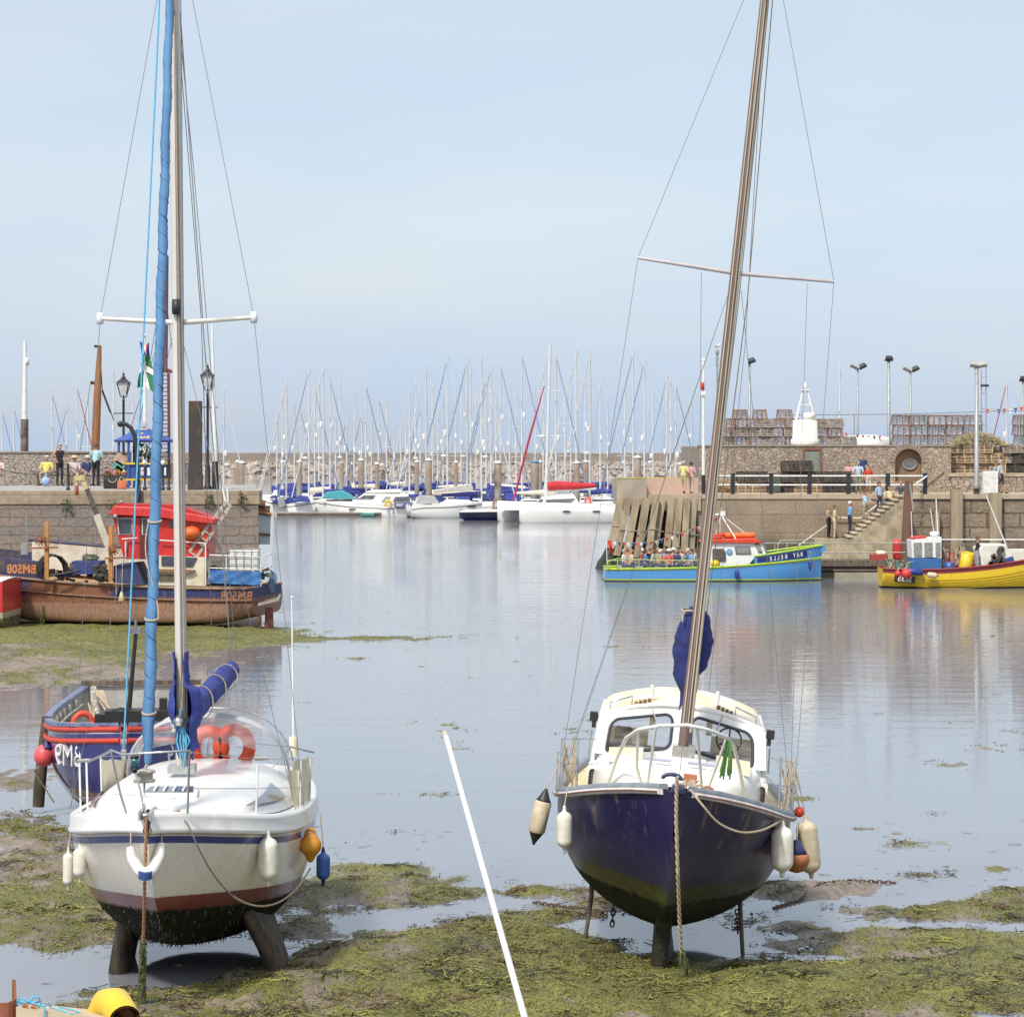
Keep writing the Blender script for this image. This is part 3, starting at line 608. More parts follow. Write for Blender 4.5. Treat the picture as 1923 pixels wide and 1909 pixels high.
    b = MB(); b.lathe([(.042, -.05), (.045, 0), (.042, .055)], p, 10); b.build('lens', M('green_lens', (.03, .17, .2), None, 4, .15), nl, True)
    b = MB(); b.tube([p-Vector((0, 0, .1)), P(263, 1480, Y0+.0), P(273, 1532, Y0-.02)], .012, 7); b.build('light_strut', STEEL, t, True)
    for px, py, Y in ((480, 1508, 3.6), (535, 1478, 4.9), (556, 1510, 4.3)):
        b = MB(); b.lathe([(.045, 0), (.04, .03), (.03, .05), (.04, .085), (.02, .095)], P(px, py, Y0+Y), 10); b.build('winch', STEEL, t, True)
    b = MB(); p = P(275, 1530, Y0+.02); b.bb(p+Vector((-.07, -.16, -.04)), p+Vector((-.045, .3, .06))); b.bb(p+Vector((.045, -.16, -.04)), p+Vector((.07, .3, .06))); b.lathe([(.03, -.045), (.02, 0), (.03, .045)], p+Vector((0, -.1, .01)), 8, (0, R(90), 0)); b.build('bow_roller', STEEL, t, True)
    # whip aerial with its cream base
    b = MB(); Y = Y0+7.9; b.tube([P(551, 1420, Y), P(551, 1383, Y)], .062, 10, flat=.8); ae = b.build('aerial_base', M('aerial_cream', (.72, .68, .5), None, 3, .5), t, True)
    b = MB(); b.tube([P(551, 1385, Y), P(548, 1122, Y)], [.016, .010], 7); b.sph(P(548, 1121, Y), .02, 8); b.build('aerial', WHITEP, ae, True)
    b = MB(); p = P(345, 1500, Y0+1.2)
    b.tube([P(271, 1524, Y0+.1), P(290, 1518, Y0+.3), P(318, 1526, Y0+.35), P(338, 1522, Y0+.4)], .016, 6); b.tube([P(280, 1528, Y0+.2), P(300, 1522, Y0+.25), P(322, 1530, Y0+.3)], .014, 6); b.build('bow_rope', ROPEO, t, True)
    return t, h
YA, hY = white_yacht()
# orange horseshoe buoys kept behind the spray hood
for px, py, rr, lb in ((392, 1404, .19, 'orange horseshoe lifebuoy behind the clear spray hood, nearest the mast'), (440, 1402, .20, 'paler orange horseshoe lifebuoy behind the spray hood, nearer the whip aerial')):
    q = thing('lifebuoy', lb, 'lifebuoy', P(px, py, 34.9), group='orange lifebuoys of the white yacht'); b = MB()
    b.tube([Vector((rr*math.cos(a), 0, rr*1.15*math.sin(a))) for a in [R(-60+300*i/16) for i in range(17)]], .105, 10, flat=.8); b.build('buoy_body', M('lifebuoy_coral', (.80, .11, .04), (.70, .08, .03), 5, .5), q)
    b = MB(); b.tube([Vector((rr*math.cos(a)*1.1, -.085, rr*1.2*math.sin(a))) for a in [R(-60+300*i/12) for i in range(13)]], .012, 5); b.build('grab_line', ROPEW, q)
# fenders of the white yacht
def yf(px, py0, py1, Y, wpx, label, m, line=None, **k):
    top = P(px, py0, Y); L = (py1-py0)*Y/F
    return fender('fender', label, top, L, wpx*Y/F/2, m, line=line, group='fenders of the white yacht', **k)
yf(150, 1580, 1658, 31.0, 26, 'cream fender beside the far-left fender, hanging nearer the bow of the white yacht', FEND, P(150, 1535, 31.7))
yf(128, 1590, 1672, 32.2, 20, 'leftmost slim cream fender at the white yacht, half behind another one', FEND, P(137, 1540, 32.4))
yf(503, 1560, 1664, 30.9, 38, 'large cream fender hanging alone on the broad white side of the yacht', FEND, P(487, 1532, 31.0), ends=None)
yf(607, 1590, 1662, 33.2, 26, 'blue fender hanging behind the orange buoy at the white yacht', M('blue_vinyl', (.045, .13, .42), (.03, .09, .33), 4, .4), P(601, 1528, 33.3), ends=M('dark_blue_vinyl', (.02, .03, .14), None, 5, .5))
q = thing('buoy', 'orange pear-shaped buoy hanging at the white yacht beside a blue fender', 'buoy', P(583, 1556, 32.6)); b = MB(); r = .137
b.lathe([(.02, -.405), (.04, -.385), (.06, -.34)]+[(r*math.sin(a), -.20+r*math.cos(a)) for a in [R(x) for x in (140, 120, 100, 80, 60, 40)]]+[(.075, -.065), (.06, -.05)], n=18); b.build('buoy_body', M('buoy_amber', (.66, .29, .025), (.54, .21, .02), 5, .45), q)
b = MB(); b.tube([Vector((.055*math.cos(a), 0, -.055+.05*math.sin(a))) for a in [R(180-180*i/8) for i in range(9)]], .022, 7); b.build('lifting_eye', M('buoy_amber_eye', (.58, .24, .02), None, 5, .5), q)
b = MB(); b.tube([P(583, 1558, 32.6), P(575, 1522, 32.7)], .009, 5); b.build('lanyard', ROPEW, q, True)
q = thing('bow_fender', 'white V-shaped bow fender hung round the stem of the white yacht', 'fender', P(272, 1600, 29.2)); b = MB()
pts = [P(245, 1590, 29.32), P(248, 1612, 29.28), P(262, 1634, 29.2), P(274, 1641, 29.14), P(287, 1632, 29.2), P(300, 1608, 29.3), P(304, 1582, 29.34)]
pp = []
for i in range(25): k = i/24*6; a = min(int(k), 5); pp.append(pts[a].lerp(pts[a+1], k-a))
b.tube(pp, [.028+.042*math.sin(math.pi*min(1, max(0, (i+1.5)/26)))**.5 for i in range(25)], 10); b.build('fender_body', M('fender_white', (.74, .72, .66), (.66, .63, .56), 5, .45), q, True)
b = MB(); b.tube([P(245, 1592, 29.32), P(246, 1560, 29.4), P(248, 1528, 29.5)], .009, 5); b.tube([P(304, 1584, 29.34), P(303, 1555, 29.4), P(302, 1528, 29.5)], .009, 5); b.build('lanyard', ROPEW, q, True)
b = MB(); b.tube([P(273, 1634, 29.12), P(273, 1648, 29.14)], .078, 10); b.build('blue_band', BLUEP, q, True)
def twist(pts, r, m, weedfrom=None, name='mooring_rope', label='', n=6):
    """a laid rope; below weedfrom (0..1) it is hung with weed"""
    q = thing(name, label, 'rope', pts[-1]); pp = []; k = 110
    for i in range(k+1):
        s = i/k*(len(pts)-1); a = min(int(s), len(pts)-2); pp.append(pts[a].lerp(pts[a+1], s-a))
    b = MB(); c = int(k*(weedfrom if weedfrom else 1))
    for st in range(2):
        b.use(m).tube([p+Vector((r*.6*math.cos(i*1.15+st*math.pi), r*.6*math.sin(i*1.15+st*math.pi), 0)) for i, p in enumerate(pp)], r*.75, n)
    b.build('rope_strand', m, q, True)
    if weedfrom:
        w = MB(); w.tube([p+Vector((random.uniform(-.5, .5)*r, 0, 0)) for p in pp[c:]], [r*(1.5+1.0*random.random()) for p in pp[c:]], 7)
        for p in pp[c:]:
            for _ in range(5):
                a = random.random()*6.3; d = Vector((math.cos(a), math.sin(a), 0))*r*1.6; w.add([p+d, p+d*1.3+Vector((.015, 0, -.02)), p+d*1.7+Vector((0, 0, -random.uniform(.04, .12)))], [(0, 1, 2)])
        w.build('rope_weed', WEED, q, True)
    return q
twist([P(275, 1535, 29.06), P(272, 1650, 29.2), P(270, 1740, 29.7), P(266, 1830, 30.1), P(266, 1882, 30.2)], .017, ROPEO, .58, label='brown mooring rope hanging from the bow of the white yacht, weedy below')
q = thing('mooring_line', 'thin grey line looping down from the bow of the white yacht to its orange buoy', 'rope', P(345, 1535, 29.8)); b = MB()
pts = [P(330, 1526, 29.6), P(352, 1546, 29.55), P(372, 1590, 29.6), P(400, 1640, 29.9), P(438, 1682, 30.3), P(480, 1700, 30.7), P(520, 1695, 31.2), P(555, 1670, 31.8), P(583, 1630, 32.4)]; pts = smooth(pts, 4)
b.tube(pts[:17], .010, 6); b.build('line', M('line_grey', (.22, .21, .19), None, 30, .8), q, True); b = MB(); b.tube(pts[16:], .012, 6); b.build('line_end', ROPEW, q, True)
# ---------------------------------------------------------------- navy motor sailer on one keel and two legs
def motor_sailer():
    X0, Y0 = 1.66, 30.4; heel = R(5.6)
    rm = Euler((0, heel, -.066), 'XYZ')
    t = thing('motor_sailer', 'navy blue motor sailer with white wheelhouse leaning on its keel in the mud', 'motor sailer', (X0, Y0, 0), rot=rm)
    MX = t.matrix_basis; L = lambda x, y, z: Vector((x, y, z)); IV = MX.inverted(); PL = lambda px, py, Y: IV @ P(px, py, Y)
    hm = hullmat('motor_sailer_hull', (.014, .011, .056), [('z', -9, 1.20, ((.010, .012, .006), (.05, .055, .014)), .10), ('z', -9, .98, ((.012, .011, .008), (.04, .04, .016)), .1)], rough=.34, coat=.08, grime=.03)
    h = Hull([(0, .03, 2.40, 1.75, 1.0), (.2, .25, 2.37, 1.25, 1.02), (.55, .58, 2.30, .95, 1.12), (1.1, .98, 2.17, .72, 1.4), (1.9, 1.29, 2.0, .50, 1.75), (2.8, 1.45, 1.87, .42, 2.1), (4, 1.48, 1.78, .42, 2.3), (5.5, 1.41, 1.76, .5, 2.3), (7, 1.22, 1.8, .8, 2.3), (7.8, 1.05, 1.84, 1.0, 2.2)], n=32, k=14)
    h.skin(hm, 'hull', t)
    b = MB(); wk = M('keel_wet', (.010, .009, .007), (.035, .032, .018), 8, .6, bump=.6)
    b.grid([[L(w*a, y0+(y1-y0)*c, z) for a, c in ((-.75, 0), (.75, 0), (1, .06), (1, .9), (.3, 1), (-.3, 1), (-1, .9), (-1, .06))] for z, w, y0, y1 in ((1.0, .15, .8, 6.4), (.85, .13, 1.0, 6.4), (.7, .115, 1.2, 6.4), (.55, .105, 1.36, 6.4), (.3, .10, 1.42, 6.4), (-.15, .105, 1.5, 6.4))], closed=True)
    b.build('keel', wk, t)
    RUB = M('rubbing_strake_white', (.66, .64, .60), (.5, .48, .45), 6, .5); RUBG = M('rubbing_strake_grey', (.23, .26, .29), (.17, .19, .21), 6, .45)
    for sd in (-1, 1):
        b = MB(); rows = []; r2 = []; r3 = []
        for i in range(25):
            y = .13+7.6*i/24; hb, zs, _, _ = h.at(y)
            rows.append([L(sd*(hb+dx), y, zs+dz) for dx, dz in ((-.02, .0), (.05, .0), (.06, -.03), (.05, -.062), (-.03, -.065))])
            r2.append([L(sd*(hb+dx), y, zs+dz) for dx, dz in ((.045, .003), (.04, .05), (0, .065), (-.06, .065), (-.07, .0))])
            r3.append(L(sd*(hb+.062), y, zs-.034))
        b.grid(rows); b.poly(rows[0]); g = b.build('rubbing_strake', RUB, t)
        b = MB(); b.grid(r2); b.poly(r2[0]); b.build('toe_rail', RUBG, g); b = MB(); b.tube(r3, .010, 5); b.build('strake_line', M('strake_red', (.22, .08, .07), None, 5, .5), g)
    DECK = M('deck_beige', (.70, .60, .36), (.60, .50, .28), 3, .7, lo=.4, hi=.7)
    h.deck(DECK, t, -.01, .06, y0=.15)
    b = MB(); b.box(L(0, .10, 2.40), (.17, .26, .10)); b.build('stem_head', NAVY, t, bevel=.03)
    # trunk cabin in front of the wheelhouse
    TOP = M('cabin_top_cream', (.70, .61, .37), (.76, .72, .62), 2.2, .55, lo=.42, hi=.6)
    b = MB(); rows = []
    for y, w, z0, hh in ((1.25, .34, 2.05, .06), (1.38, .56, 2.05, .30), (1.7, .82, 2.0, .46), (2.3, .98, 1.93, .55), (2.65, 1.06, 1.86, .60), (3.2, 1.08, 1.82, .62)):
        rows.append([L(w*math.copysign(abs(math.cos(a))**.32, math.cos(a)), y, z0+hh*math.sin(a)**.42) for a in [math.pi*j/20 for j in range(21)]])
    b.grid(rows); b.poly(rows[0]); b.build('trunk_cabin', GEL, t)
    for sd in (-1, 1):
        b = MB(); b.prism([L(sd*(.985+a), 2.62, 2.08+c) for a, c in rrect(-.11, .11, -.14, .14, .04)], (0, -.03, 0)); w = b.build('shoulder_window_frame', BLACK, t)
        b = MB(); b.prism([L(sd*(.985+a), 2.59, 2.08+c) for a, c in rrect(-.085, .085, -.115, .115, .03)], (0, -.012, 0)); b.build('shoulder_window', M('brown_pane', (.10, .075, .06), (.05, .04, .04), 9, .1), w)
        b = MB(); b.prism([L(sd*(.985+a), 2.66, 2.08+c) for a, c in rrect(-.16, .14, -.2, .2, .06)], (0, .4, 0)); b.build('cabin_shoulder', GEL, t)
    b = MB(); b.box(L(.02, 1.98, 2.47), (.62, .5, .05), (R(8), 0, 0)); b.build('fore_hatch', GEL, t, bevel=.02)
    for sd in (-1, 1):
        b = MB(); b.box(L(sd*.27, 1.72, 2.525), (.34, .04, .035)); b.build('hatch_grab_rail', M('lilac_grey', (.38, .38, .5), None, 4, .5), t, bevel=.012)
        b = MB(); b.box(L(sd*.66, 2.3, 2.475), (.42, .7, .02), (R(7), sd*R(5), 0)); b.build('non_slip_panel', TOP, t)
    # wheelhouse: a shell with real openings
    yb, yt, zb, zt = 3.12, 3.36, 2.36, 3.02
    def fp(x, z):
        k = (z-zb)/(zt-zb); return L(x*(1-.06*k), yb+(yt-yb)*k, z)
    def edge(n, pts):
        """n points spread along a closed outline"""
        seg = [(pts[i], pts[(i+1) % len(pts)]) for i in range(len(pts))]; ln = [math.dist(a, c) for a, c in seg]; T = sum(ln); out = []
        for i in range(n):
            d = T*i/n; k = 0
            while d > ln[k] and k < len(seg)-1: d -= ln[k]; k += 1
            a, c = seg[k]; q = d/ln[k]; out.append((a[0]+(c[0]-a[0])*q, a[1]+(c[1]-a[1])*q))
        return out
    def topz(x): return 3.075-.25*(x/1.1)**2
    WH = GEL
    def panel(fn, outer, inner, d, name):
        n = len(inner); cx = sum(p[0] for p in inner)/n; cz = sum(p[1] for p in inner)/n
        o = edge(160, outer); out = []
        for p in inner:                                          # the outline point in the same direction
            a = math.atan2(p[1]-cz, p[0]-cx); out.append(min(o, key=lambda q: abs((math.atan2(q[1]-cz, q[0]-cx)-a+math.pi) % (2*math.pi)-math.pi)))
        b = MB(); b.ring([fn(*p) for p in out], [fn(*p) for p in inner], d); return b.build(name, WH, t)
    for sd in (-1, 1):
        inn = [(sd*a, c-.15*(a/.93)**2) for a, c in rrect(.13, .93, 2.505, 2.925, .10, 6)]
        outer = [(0, zb), (sd*1.10, zb), (sd*1.10, topz(1.1)), (sd*.55, topz(.55)), (0, topz(0))]
        f_ = panel(fp, outer, inn, (0, .05, 0), 'wheelhouse_front')
        b = MB(); b.tube([fp(*p)+L(0, -.012, 0) for p in inn], .020, 6, closed=True); fr_ = b.build('window_frame', M('window_rubber', (.03, .03, .05), None, 4, .5), f_)
        b = MB(); b.poly([fp(*p)+L(0, .02, 0) for p in inn]); b.build('window_pane', PANE, f_)
        sx = lambda y, z, sd=sd: L(sd*(1.10-.066*(z-zb)/(zt-zb)), y, z)
        inn = [(a, c) for a, c in rrect(3.62, 4.9, 2.40, 2.72, .1, 6)]
        f_ = panel(sx, [(yb+.02, zb-.4), (5.3, zb-.4), (5.3, topz(1.1)), (yt, topz(1.1))], inn, (-sd*.05, 0, 0), 'wheelhouse_side')
        b = MB(); b.poly([sx(*p)+L(-sd*.02, 0, 0) for p in inn]); b.build('window_pane', PANE, f_)
        b = MB(); b.box(L(sd*1.12, 3.32, 2.80), (.10, .12, .11)); b.box(L(sd*1.11, 3.30, 2.70), (.05, .06, .08)); b.build('side_lamp', BLACK, t)
        b = MB(); b.tube([L(sd*1.13, 3.36, 2.62), L(sd*1.14, 3.38, 2.30)], .012, 6); b.build('hand_rail', STEEL, t)
    b = MB(); rows = []                                            # rear bulkhead, open companionway in the middle
    for sd in (-1, 1): b.bb((sd*.42, 5.25, 1.9), (sd*1.05, 5.30, 2.5)); b.bb((sd*.95, 5.25, 2.5), (sd*1.03, 5.3, 2.82)); b.bb((sd*.34, 5.25, 2.5), (sd*.42, 5.3, 3.03))
    b.build('rear_bulkhead', WH, t)
    b = MB(); rows = []
    RX = (-1.02, -1.0, -.94, -.8, -.6, -.3, 0, .3, .6, .8, .94, 1.0, 1.02)
    rz_ = lambda x, y: topz(x)-.03+.05*math.sin(min(1, max(0, (y-3.3)/1.0))*math.pi/2)-(.05 if abs(x) > 1.01 else .02 if abs(x) > .96 else 0)
    for y in (3.345, 3.40, 3.5, 3.8, 4.3, 5.0, 5.35): rows.append([L(x, y, rz_(x, y)-(.03 if y < 3.35 else 0)) for x in RX])
    b.grid(rows); b.build('wheelhouse_roof', TOP, t)
    b = MB(); b.tube([L(x*1.005, 3.352, topz(x)-.028) for x in RX], .032, 7); b.tube([L(1.035, y, topz(1.03)-.055) for y in (3.35, 4, 5.35)], .035, 7); b.tube([L(-1.035, y, topz(1.03)-.055) for y in (3.35, 4, 5.35)], .035, 7); b.build('roof_edge', GEL, t)
    # inside: helm seat, console, wheel
    b = MB(); b.box(L(-.55, 3.55, 2.4), (.8, .3, .12)); b.box(L(.55, 3.55, 2.4), (.8, .3, .12)); con = b.build('dashboard', M('console_grey', (.25, .24, .26), None, 4, .6), t)
    b = MB(); b.tube([L(.62+.16*math.cos(a), 3.8, 2.62+.16*math.sin(a)) for a in [2*math.pi*i/16 for i in range(16)]], .014, 6, closed=True)
    for a in (90, 210, 330): b.tube([L(.62, 3.8, 2.62), L(.62+.16*math.cos(R(a)), 3.8, 2.62+.16*math.sin(R(a)))], .012, 5)
    b.build('steering_wheel', BLACK, t)
    b = MB(); b.box(L(-.74, 4.3, 2.4), (.24, .24, .40)); b.build('helm_seat', M('seat_brown', (.30, .22, .18), None, 4, .7), t, bevel=.04)
    b = MB(); b.tube([L(-.4, 3.31, 2.98), L(-.30, 3.2, 2.78)], .008, 5); b.tube([L(.5, 3.31, 2.98), L(.44, 3.2, 2.80)], .008, 5); b.build('wiper', M('wiper_grey', (.4, .4, .4), None, 5, .5), t)
    # roof fittings
    for sd in (-1, 1):
        b = MB(); b.tube([L(sd*.93, 3.5, 2.88), L(sd*.93, 3.5, 2.98), L(sd*.66, 3.55, 3.08), L(sd*.66, 3.55, 2.98)], .013, 6); b.build('roof_rail', STEEL, t)
        b = MB(); b.tube([L(sd*.42, 3.7, 3.04), L(sd*.42, 3.72, 3.24)], .03, 8); b.build('roof_vent', WHITEP, t)
        b = MB()
        for k in range(4): b.lathe([(.028, 0), (.02, .03), (.028, .05)], L(sd*(.44+.055*k), 3.45, 3.035-.018*k), 8)
        b.build('rope_clutch', TEAK, t)
    # mast with pale track, cross-trees, stays
    MW = M('mast_brown', (.205, .135, .105), (.15, .095, .075), 3, .45, stretch=(1, 1, .12)); MP_ = M('mast_track_pale', (.50, .44, .33), (.40, .34, .25), 4, .55, stretch=(1, 1, .2))
    m0, m1 = PL(1283, 1402, Y0+2.3), PL(1439, -40, Y0+2.3)
    b = MB(); b.grid([[m0.lerp(m1, s)+L(.068*(1-.3*s)*math.cos(a), .10*math.sin(a), 0) for a in [2*math.pi*(j+.5)/14 for j in range(14)]] for s in (0, .5, 1)], closed=True); mast = b.build('mast', MW, t)
    b = MB(); b.grid([[m0.lerp(m1, s)+L((.064+.028*math.cos(a))*(1-.3*s), -.02+.05*math.sin(a), 0)*1.0 for a in [2*math.pi*j/8 for j in range(8)]] for s in (0.02, 1)], closed=True); b.build('mast_track', MP_, mast)
    b = MB(); b.beam(m0+L(-.03, -.10, .3), m1+L(-.025, -.10, 0), .016, .012); b.beam(m0+L(.03, -.098, .3), m1+L(.02, -.10, 0), .014, .012); b.build('luff_groove', MP_, mast)
    b = MB(); b.bb(m0+L(-.13, -.13, -.12), m0+L(.15, .14, .02)); b.build('mast_step', STEEL, mast)
    xl, xr, xm = PL(1198, 484, Y0+2.5), PL(1566, 529, Y0+2.5), PL(1382, 513, Y0+2.3)
    for q in (xl, xr): b = MB(); b.tube([xm, q], [.030, .020], 8); b.build('cross_tree', M('spar_grey', (.5, .46, .45), None, 4, .45), mast)
    b = MB(); mh = m1+(m1-m0)*.06
    def wire(pts, r=.0045, m=WIRE): b.use(m).tube(pts, r, 4)
    wire([L(-1.46, 2.6, 1.93), xl, mh]); wire([L(1.46, 2.6, 1.93), xr, mh])
    lm = PL(1370, 545, Y0+2.3)
    wire([L(-1.43, 2.2, 1.97), lm]); wire([L(-1.47, 3.1, 1.9), lm]); wire([L(1.40, 2.2, 1.97), PL(1516, 532, Y0+2.4)]); wire([L(1.46, 3.0, 1.9), PL(1392, 545, Y0+2.3)])
    wire([L(0, .12, 2.45), PL(1365, 690, Y0+1.2), m1+L(0, -.1, 0)], .006)
    wire([PL(1317, 512, Y0+2.4), PL(1315, 790, Y0+2.3), PL(1306, 1180, Y0+2.2)], .005)
    wire([PL(1300, 1290, Y0+2.5), PL(1388, 560, Y0+2.5), m1+L(.06, .1, 0)], .008, ROPEW); wire([PL(1308, 1300, Y0+2.5), PL(1404, 560, Y0+2.5), m1+L(.10, .05, 0)], .009, ROPEW)
    wire([m1, PL(1400, 640, Y0+6), PL(1330, 1310, Y0+7.4)], .005)
    b.build('standing_rigging', WIRE, t)
    # furled mainsail in its blue bag behind the mast
    b = MB(); rows = []; n_ = 44
    for i in range(n_+1):
        s = i/n_; py = 1140+168*s; c = PL(1308-18*s, py, Y0+2.52); w = .07+.16*math.sin(math.pi*min(1, s*1.15))**.6*(1 if s < .85 else .9)+.02*fbm(s*8, 3, 1); w = max(w, .09)
        dr = .03*math.sin(i*.5)
        rows.append([c+L(w*math.cos(a)*(1+.22*fbm(math.cos(a)*1.7, math.sin(a)*1.7+s*3, 1.2))+dr*.2, .20*math.sin(a)*(1+.16*fbm(a, s*7, .9)), -.18*s**4*(-math.cos(a))) for a in [2*math.pi*j/32 for j in range(32)]])
    b.grid(rows, closed=True); b.poly(rows[0][::-1]); b.poly(rows[-1]); sc = b.build('sail_cover', M('navy_canvas', (.02, .03, .15), (.012, .018, .10), 6, .85, bump=.6, bscale=8), t)
    b = MB(); c = PL(1300, 1146, Y0+2.5); b.tube([c+L(.13*math.cos(a), .2*math.sin(a), .01*math.sin(3*a)) for a in [2*math.pi*j/14 for j in range(14)]], .014, 5, closed=True)
    b.tube([c+L(-.1, -.2, 0), c+L(-.11, -.2, -.14)], .012, 5); b.tube([c+L(.13, -.12, 0), c+L(.13, -.12, -.2), c+L(.09, -.13, -.26)], .012, 5); b.tube([PL(1300, 1290, Y0+2.3), PL(1304, 1240, Y0+2.28), PL(1300, 1200, Y0+2.28)], .012, 5); b.build('cover_lashing', ROPEW, sc)
    # pulpit of white tube
    b = MB(); A = [PL(1138, 1483, Y0+1.75), PL(1160, 1420, Y0+1.4), PL(1176, 1385, Y0+1.0), PL(1198, 1370, Y0+.7), PL(1240, 1362, Y0+.25), PL(1290, 1361, Y0+.05), PL(1330, 1370, Y0+.25), PL(1365, 1384, Y0+.7), PL(1378, 1400, Y0+1.0), PL(1388, 1440, Y0+1.3), PL(1400, 1506, Y0+1.7)]
    b.tube(A, .022, 8); b.tube([A[3], PL(1196, 1440, Y0+1.1), PL(1206, 1478, Y0+1.2)], .018, 8); b.tube([PL(1232, 1363, Y0+.3), PL(1216, 1472, Y0+.75)], .018, 8); b.tube([PL(1309, 1365, Y0+.15), PL(1318, 1480, Y0+.75)], .018, 8); b.tube([A[7], PL(1330, 1480, Y0+1.2)], .016, 8); b.build('pulpit', WHITEP, t)
    for px, py0, py1, Y in ((1056, 1385, 1492, 2.55), (1078, 1382, 1488, 2.9), (1086, 1384, 1480, 3.4), (1049, 1410, 1492, 2.4), (1466, 1420, 1525, 2.6), (1478, 1430, 1535, 2.9), (1490, 1432, 1536, 3.2)):
        b = MB(); b.tube([PL(px-4, py1, Y0+Y), PL(px, py0, Y0+Y)], .016, 7); b.build('stanchion', STEEL, t)
    b = MB(); b.use(STEEL)
    for z in (2.25, 2.55):
        for sd in (-1, 1): b.tube([L(sd*1.0, 1.2, z+.2), L(sd*1.47, 2.6, z), L(sd*1.5, 4, z-.08), L(sd*1.42, 5.6, z-.1), L(sd*1.2, 7, z-.05)], .005, 4)
    b.build('guard_wire', STEEL, t)
    # ropes and odds hung in the rigging
    for cx, sd in ((1070, 1), (1480, -1)):
        b = MB()
        for k in range(7):
            x = cx+random.uniform(-12, 14); y0 = random.uniform(1390, 1420)+(30 if sd < 0 else 0); y1 = y0+random.uniform(50, 95)
            b.tube([PL(x+random.uniform(-4, 4), y0, Y0+2.7), PL(x+random.uniform(-9, 9), (y0+y1)/2, Y0+2.6), PL(x+random.uniform(-10, 10), y1, Y0+2.65)], .011, 5)
        b.build('coiled_rope', ROPEW, t)
    b = MB()
    for k in range(12):
        a = random.uniform(-10, 10); b.tube([PL(1368+a*.3, 1390, Y0+.7), PL(1367+a*.8, 1420, Y0+.66), PL(1362+a*1.2, 1452+random.uniform(-5, 12), Y0+.72)], .012, 5)
    b.build('green_rope_tail', M('rope_green', (.10, .24, .06), (.06, .16, .04), 30, .9), t)
    # bow gear: fairlead, bundle of rope
    b = MB(); c = PL(1262, 1462, Y0+.15); b.tube([c+L(.11*math.cos(a), -.06, .06*math.sin(a)) for a in [R(180-180*i/10) for i in range(11)]], .025, 8); b.build('fairlead', M('navy_fitting', (.035, .045, .09), None, 6, .5), t)
    b = MB()
    for k in range(9): b.tube([PL(1290+random.uniform(-30, 28), 1478+random.uniform(-5, 8), Y0+.3), PL(1300+random.uniform(-12, 20), 1466+random.uniform(-5, 8), Y0+.34), PL(1306+random.uniform(-20, 20), 1482+random.uniform(-4, 6), Y0+.28)], .015, 5)
    b.build('anchor_warp', ROPEW, t)
    b = MB(); b.sph(PL(1328, 1490, Y0+.75), .1, 10); b.box(PL(1296, 1463, Y0+.7), (.16, .1, .12)); b.build('deck_buoy', M('orange_faded', (.55, .22, .12), None, 5, .5), t)
    # beaching legs with foot, chains
    for x, a, c in ((-1, P(1111, 1682, Y0+3.6), P(1097, 1776, Y0+3.4)), (1, P(1390, 1706, Y0+3.0), P(1396, 1812, Y0+2.6))):
        b = MB(); b.tube([a+Vector((0, .1, .5)), a, c, c-Vector((0, 0, .12))], [.035, .03, .026, .024], 8); b.lathe([(.05, 0), (.055, .05), (.03, .09)], c-Vector((0, 0, .03)), 8); b.build('beaching_leg', M('leg_iron', (.06, .05, .045), (.13, .09, .06), 9, .8), t, True)
    return t
MS = motor_sailer()
def nf(px, py0, py1, Y, wpx, label, m, line=None, **k):
    top = P(px, py0, Y); return fender('fender', label, top, (py1-py0)*Y/F, wpx*Y/F/2, m, line=line, group='fenders of the navy motor sailer', **k)
nf(1026, 1480, 1588, 32.3, 32, 'grubby cream fender with black pointed ends at the navy motor sailer', FENDOLD, P(1050, 1432, 32.6), ends=BLACK, tilt=(0, R(13)), cone=True)
nf(1060, 1512, 1602, 31.9, 30, 'small clean white fender against the dark hull beside the black-ended fender', FEND, P(1066, 1480, 32))
nf(1469, 1540, 1647, 32.0, 42, 'biggest white fender at the lower side of the navy motor sailer', FEND, P(1467, 1505, 32.2))
nf(1512, 1530, 1650, 33.2, 40, 'yellowed cream fender with brown end hanging behind a rusty orange buoy', FENDOLD, P(1496, 1450, 33.3), tilt=(0, R(-6)))
q = thing('buoy', 'rusty orange buoy with dark blue top squeezed between two white fenders', 'buoy', P(1496, 1578, 32.6)); b = MB(); r = .16
b.use(M('buoy_rust', (.42, .15, .05), (.3, .1, .04), 6, .55)).lathe([(.03, -.39), (.09, -.37)]+[(r*math.sin(a), -.22+r*math.cos(a)) for a in [R(x) for x in (140, 115, 95, 75)]]+[(.13, -.155)], n=16); b.build('buoy_body', None, q)
b = MB(); b.lathe([(.132, -.157), (.085, -.08), (.05, -.01), (.03, .01)], n=16); b.build('buoy_top', M('buoy_navy', (.03, .035, .12), None, 5, .5), q)
b = MB(); b.tube([Vector((0, 0, 0)), Vector((.02, 0, .22))], .012, 5); b.build('lanyard', ROPEW, q)
q = thing('net_float', 'small round bright orange float tied at the stern quarter of the motor sailer', 'float', P(1501, 1524, 33.3)); b = MB(); b.sph((0, 0, 0), .068, 14); b.build('float_body', ORANGE, q); b = MB(); b.tube([Vector((0, 0, .06)), Vector((-.06, 0, .35))], .008, 5); b.build('lanyard', ROPEW, q)
twist([P(1271, 1458, 30.2), P(1270, 1540, 30.35), P(1273, 1640, 30.5), P(1276, 1720, 30.85), P(1279, 1790, 31.1), P(1300, 1845, 31.25), P(1309, 1852, 31.25)], .020, ROPEW, .66, label='thick pale mooring rope hanging down the stem of the navy motor sailer')
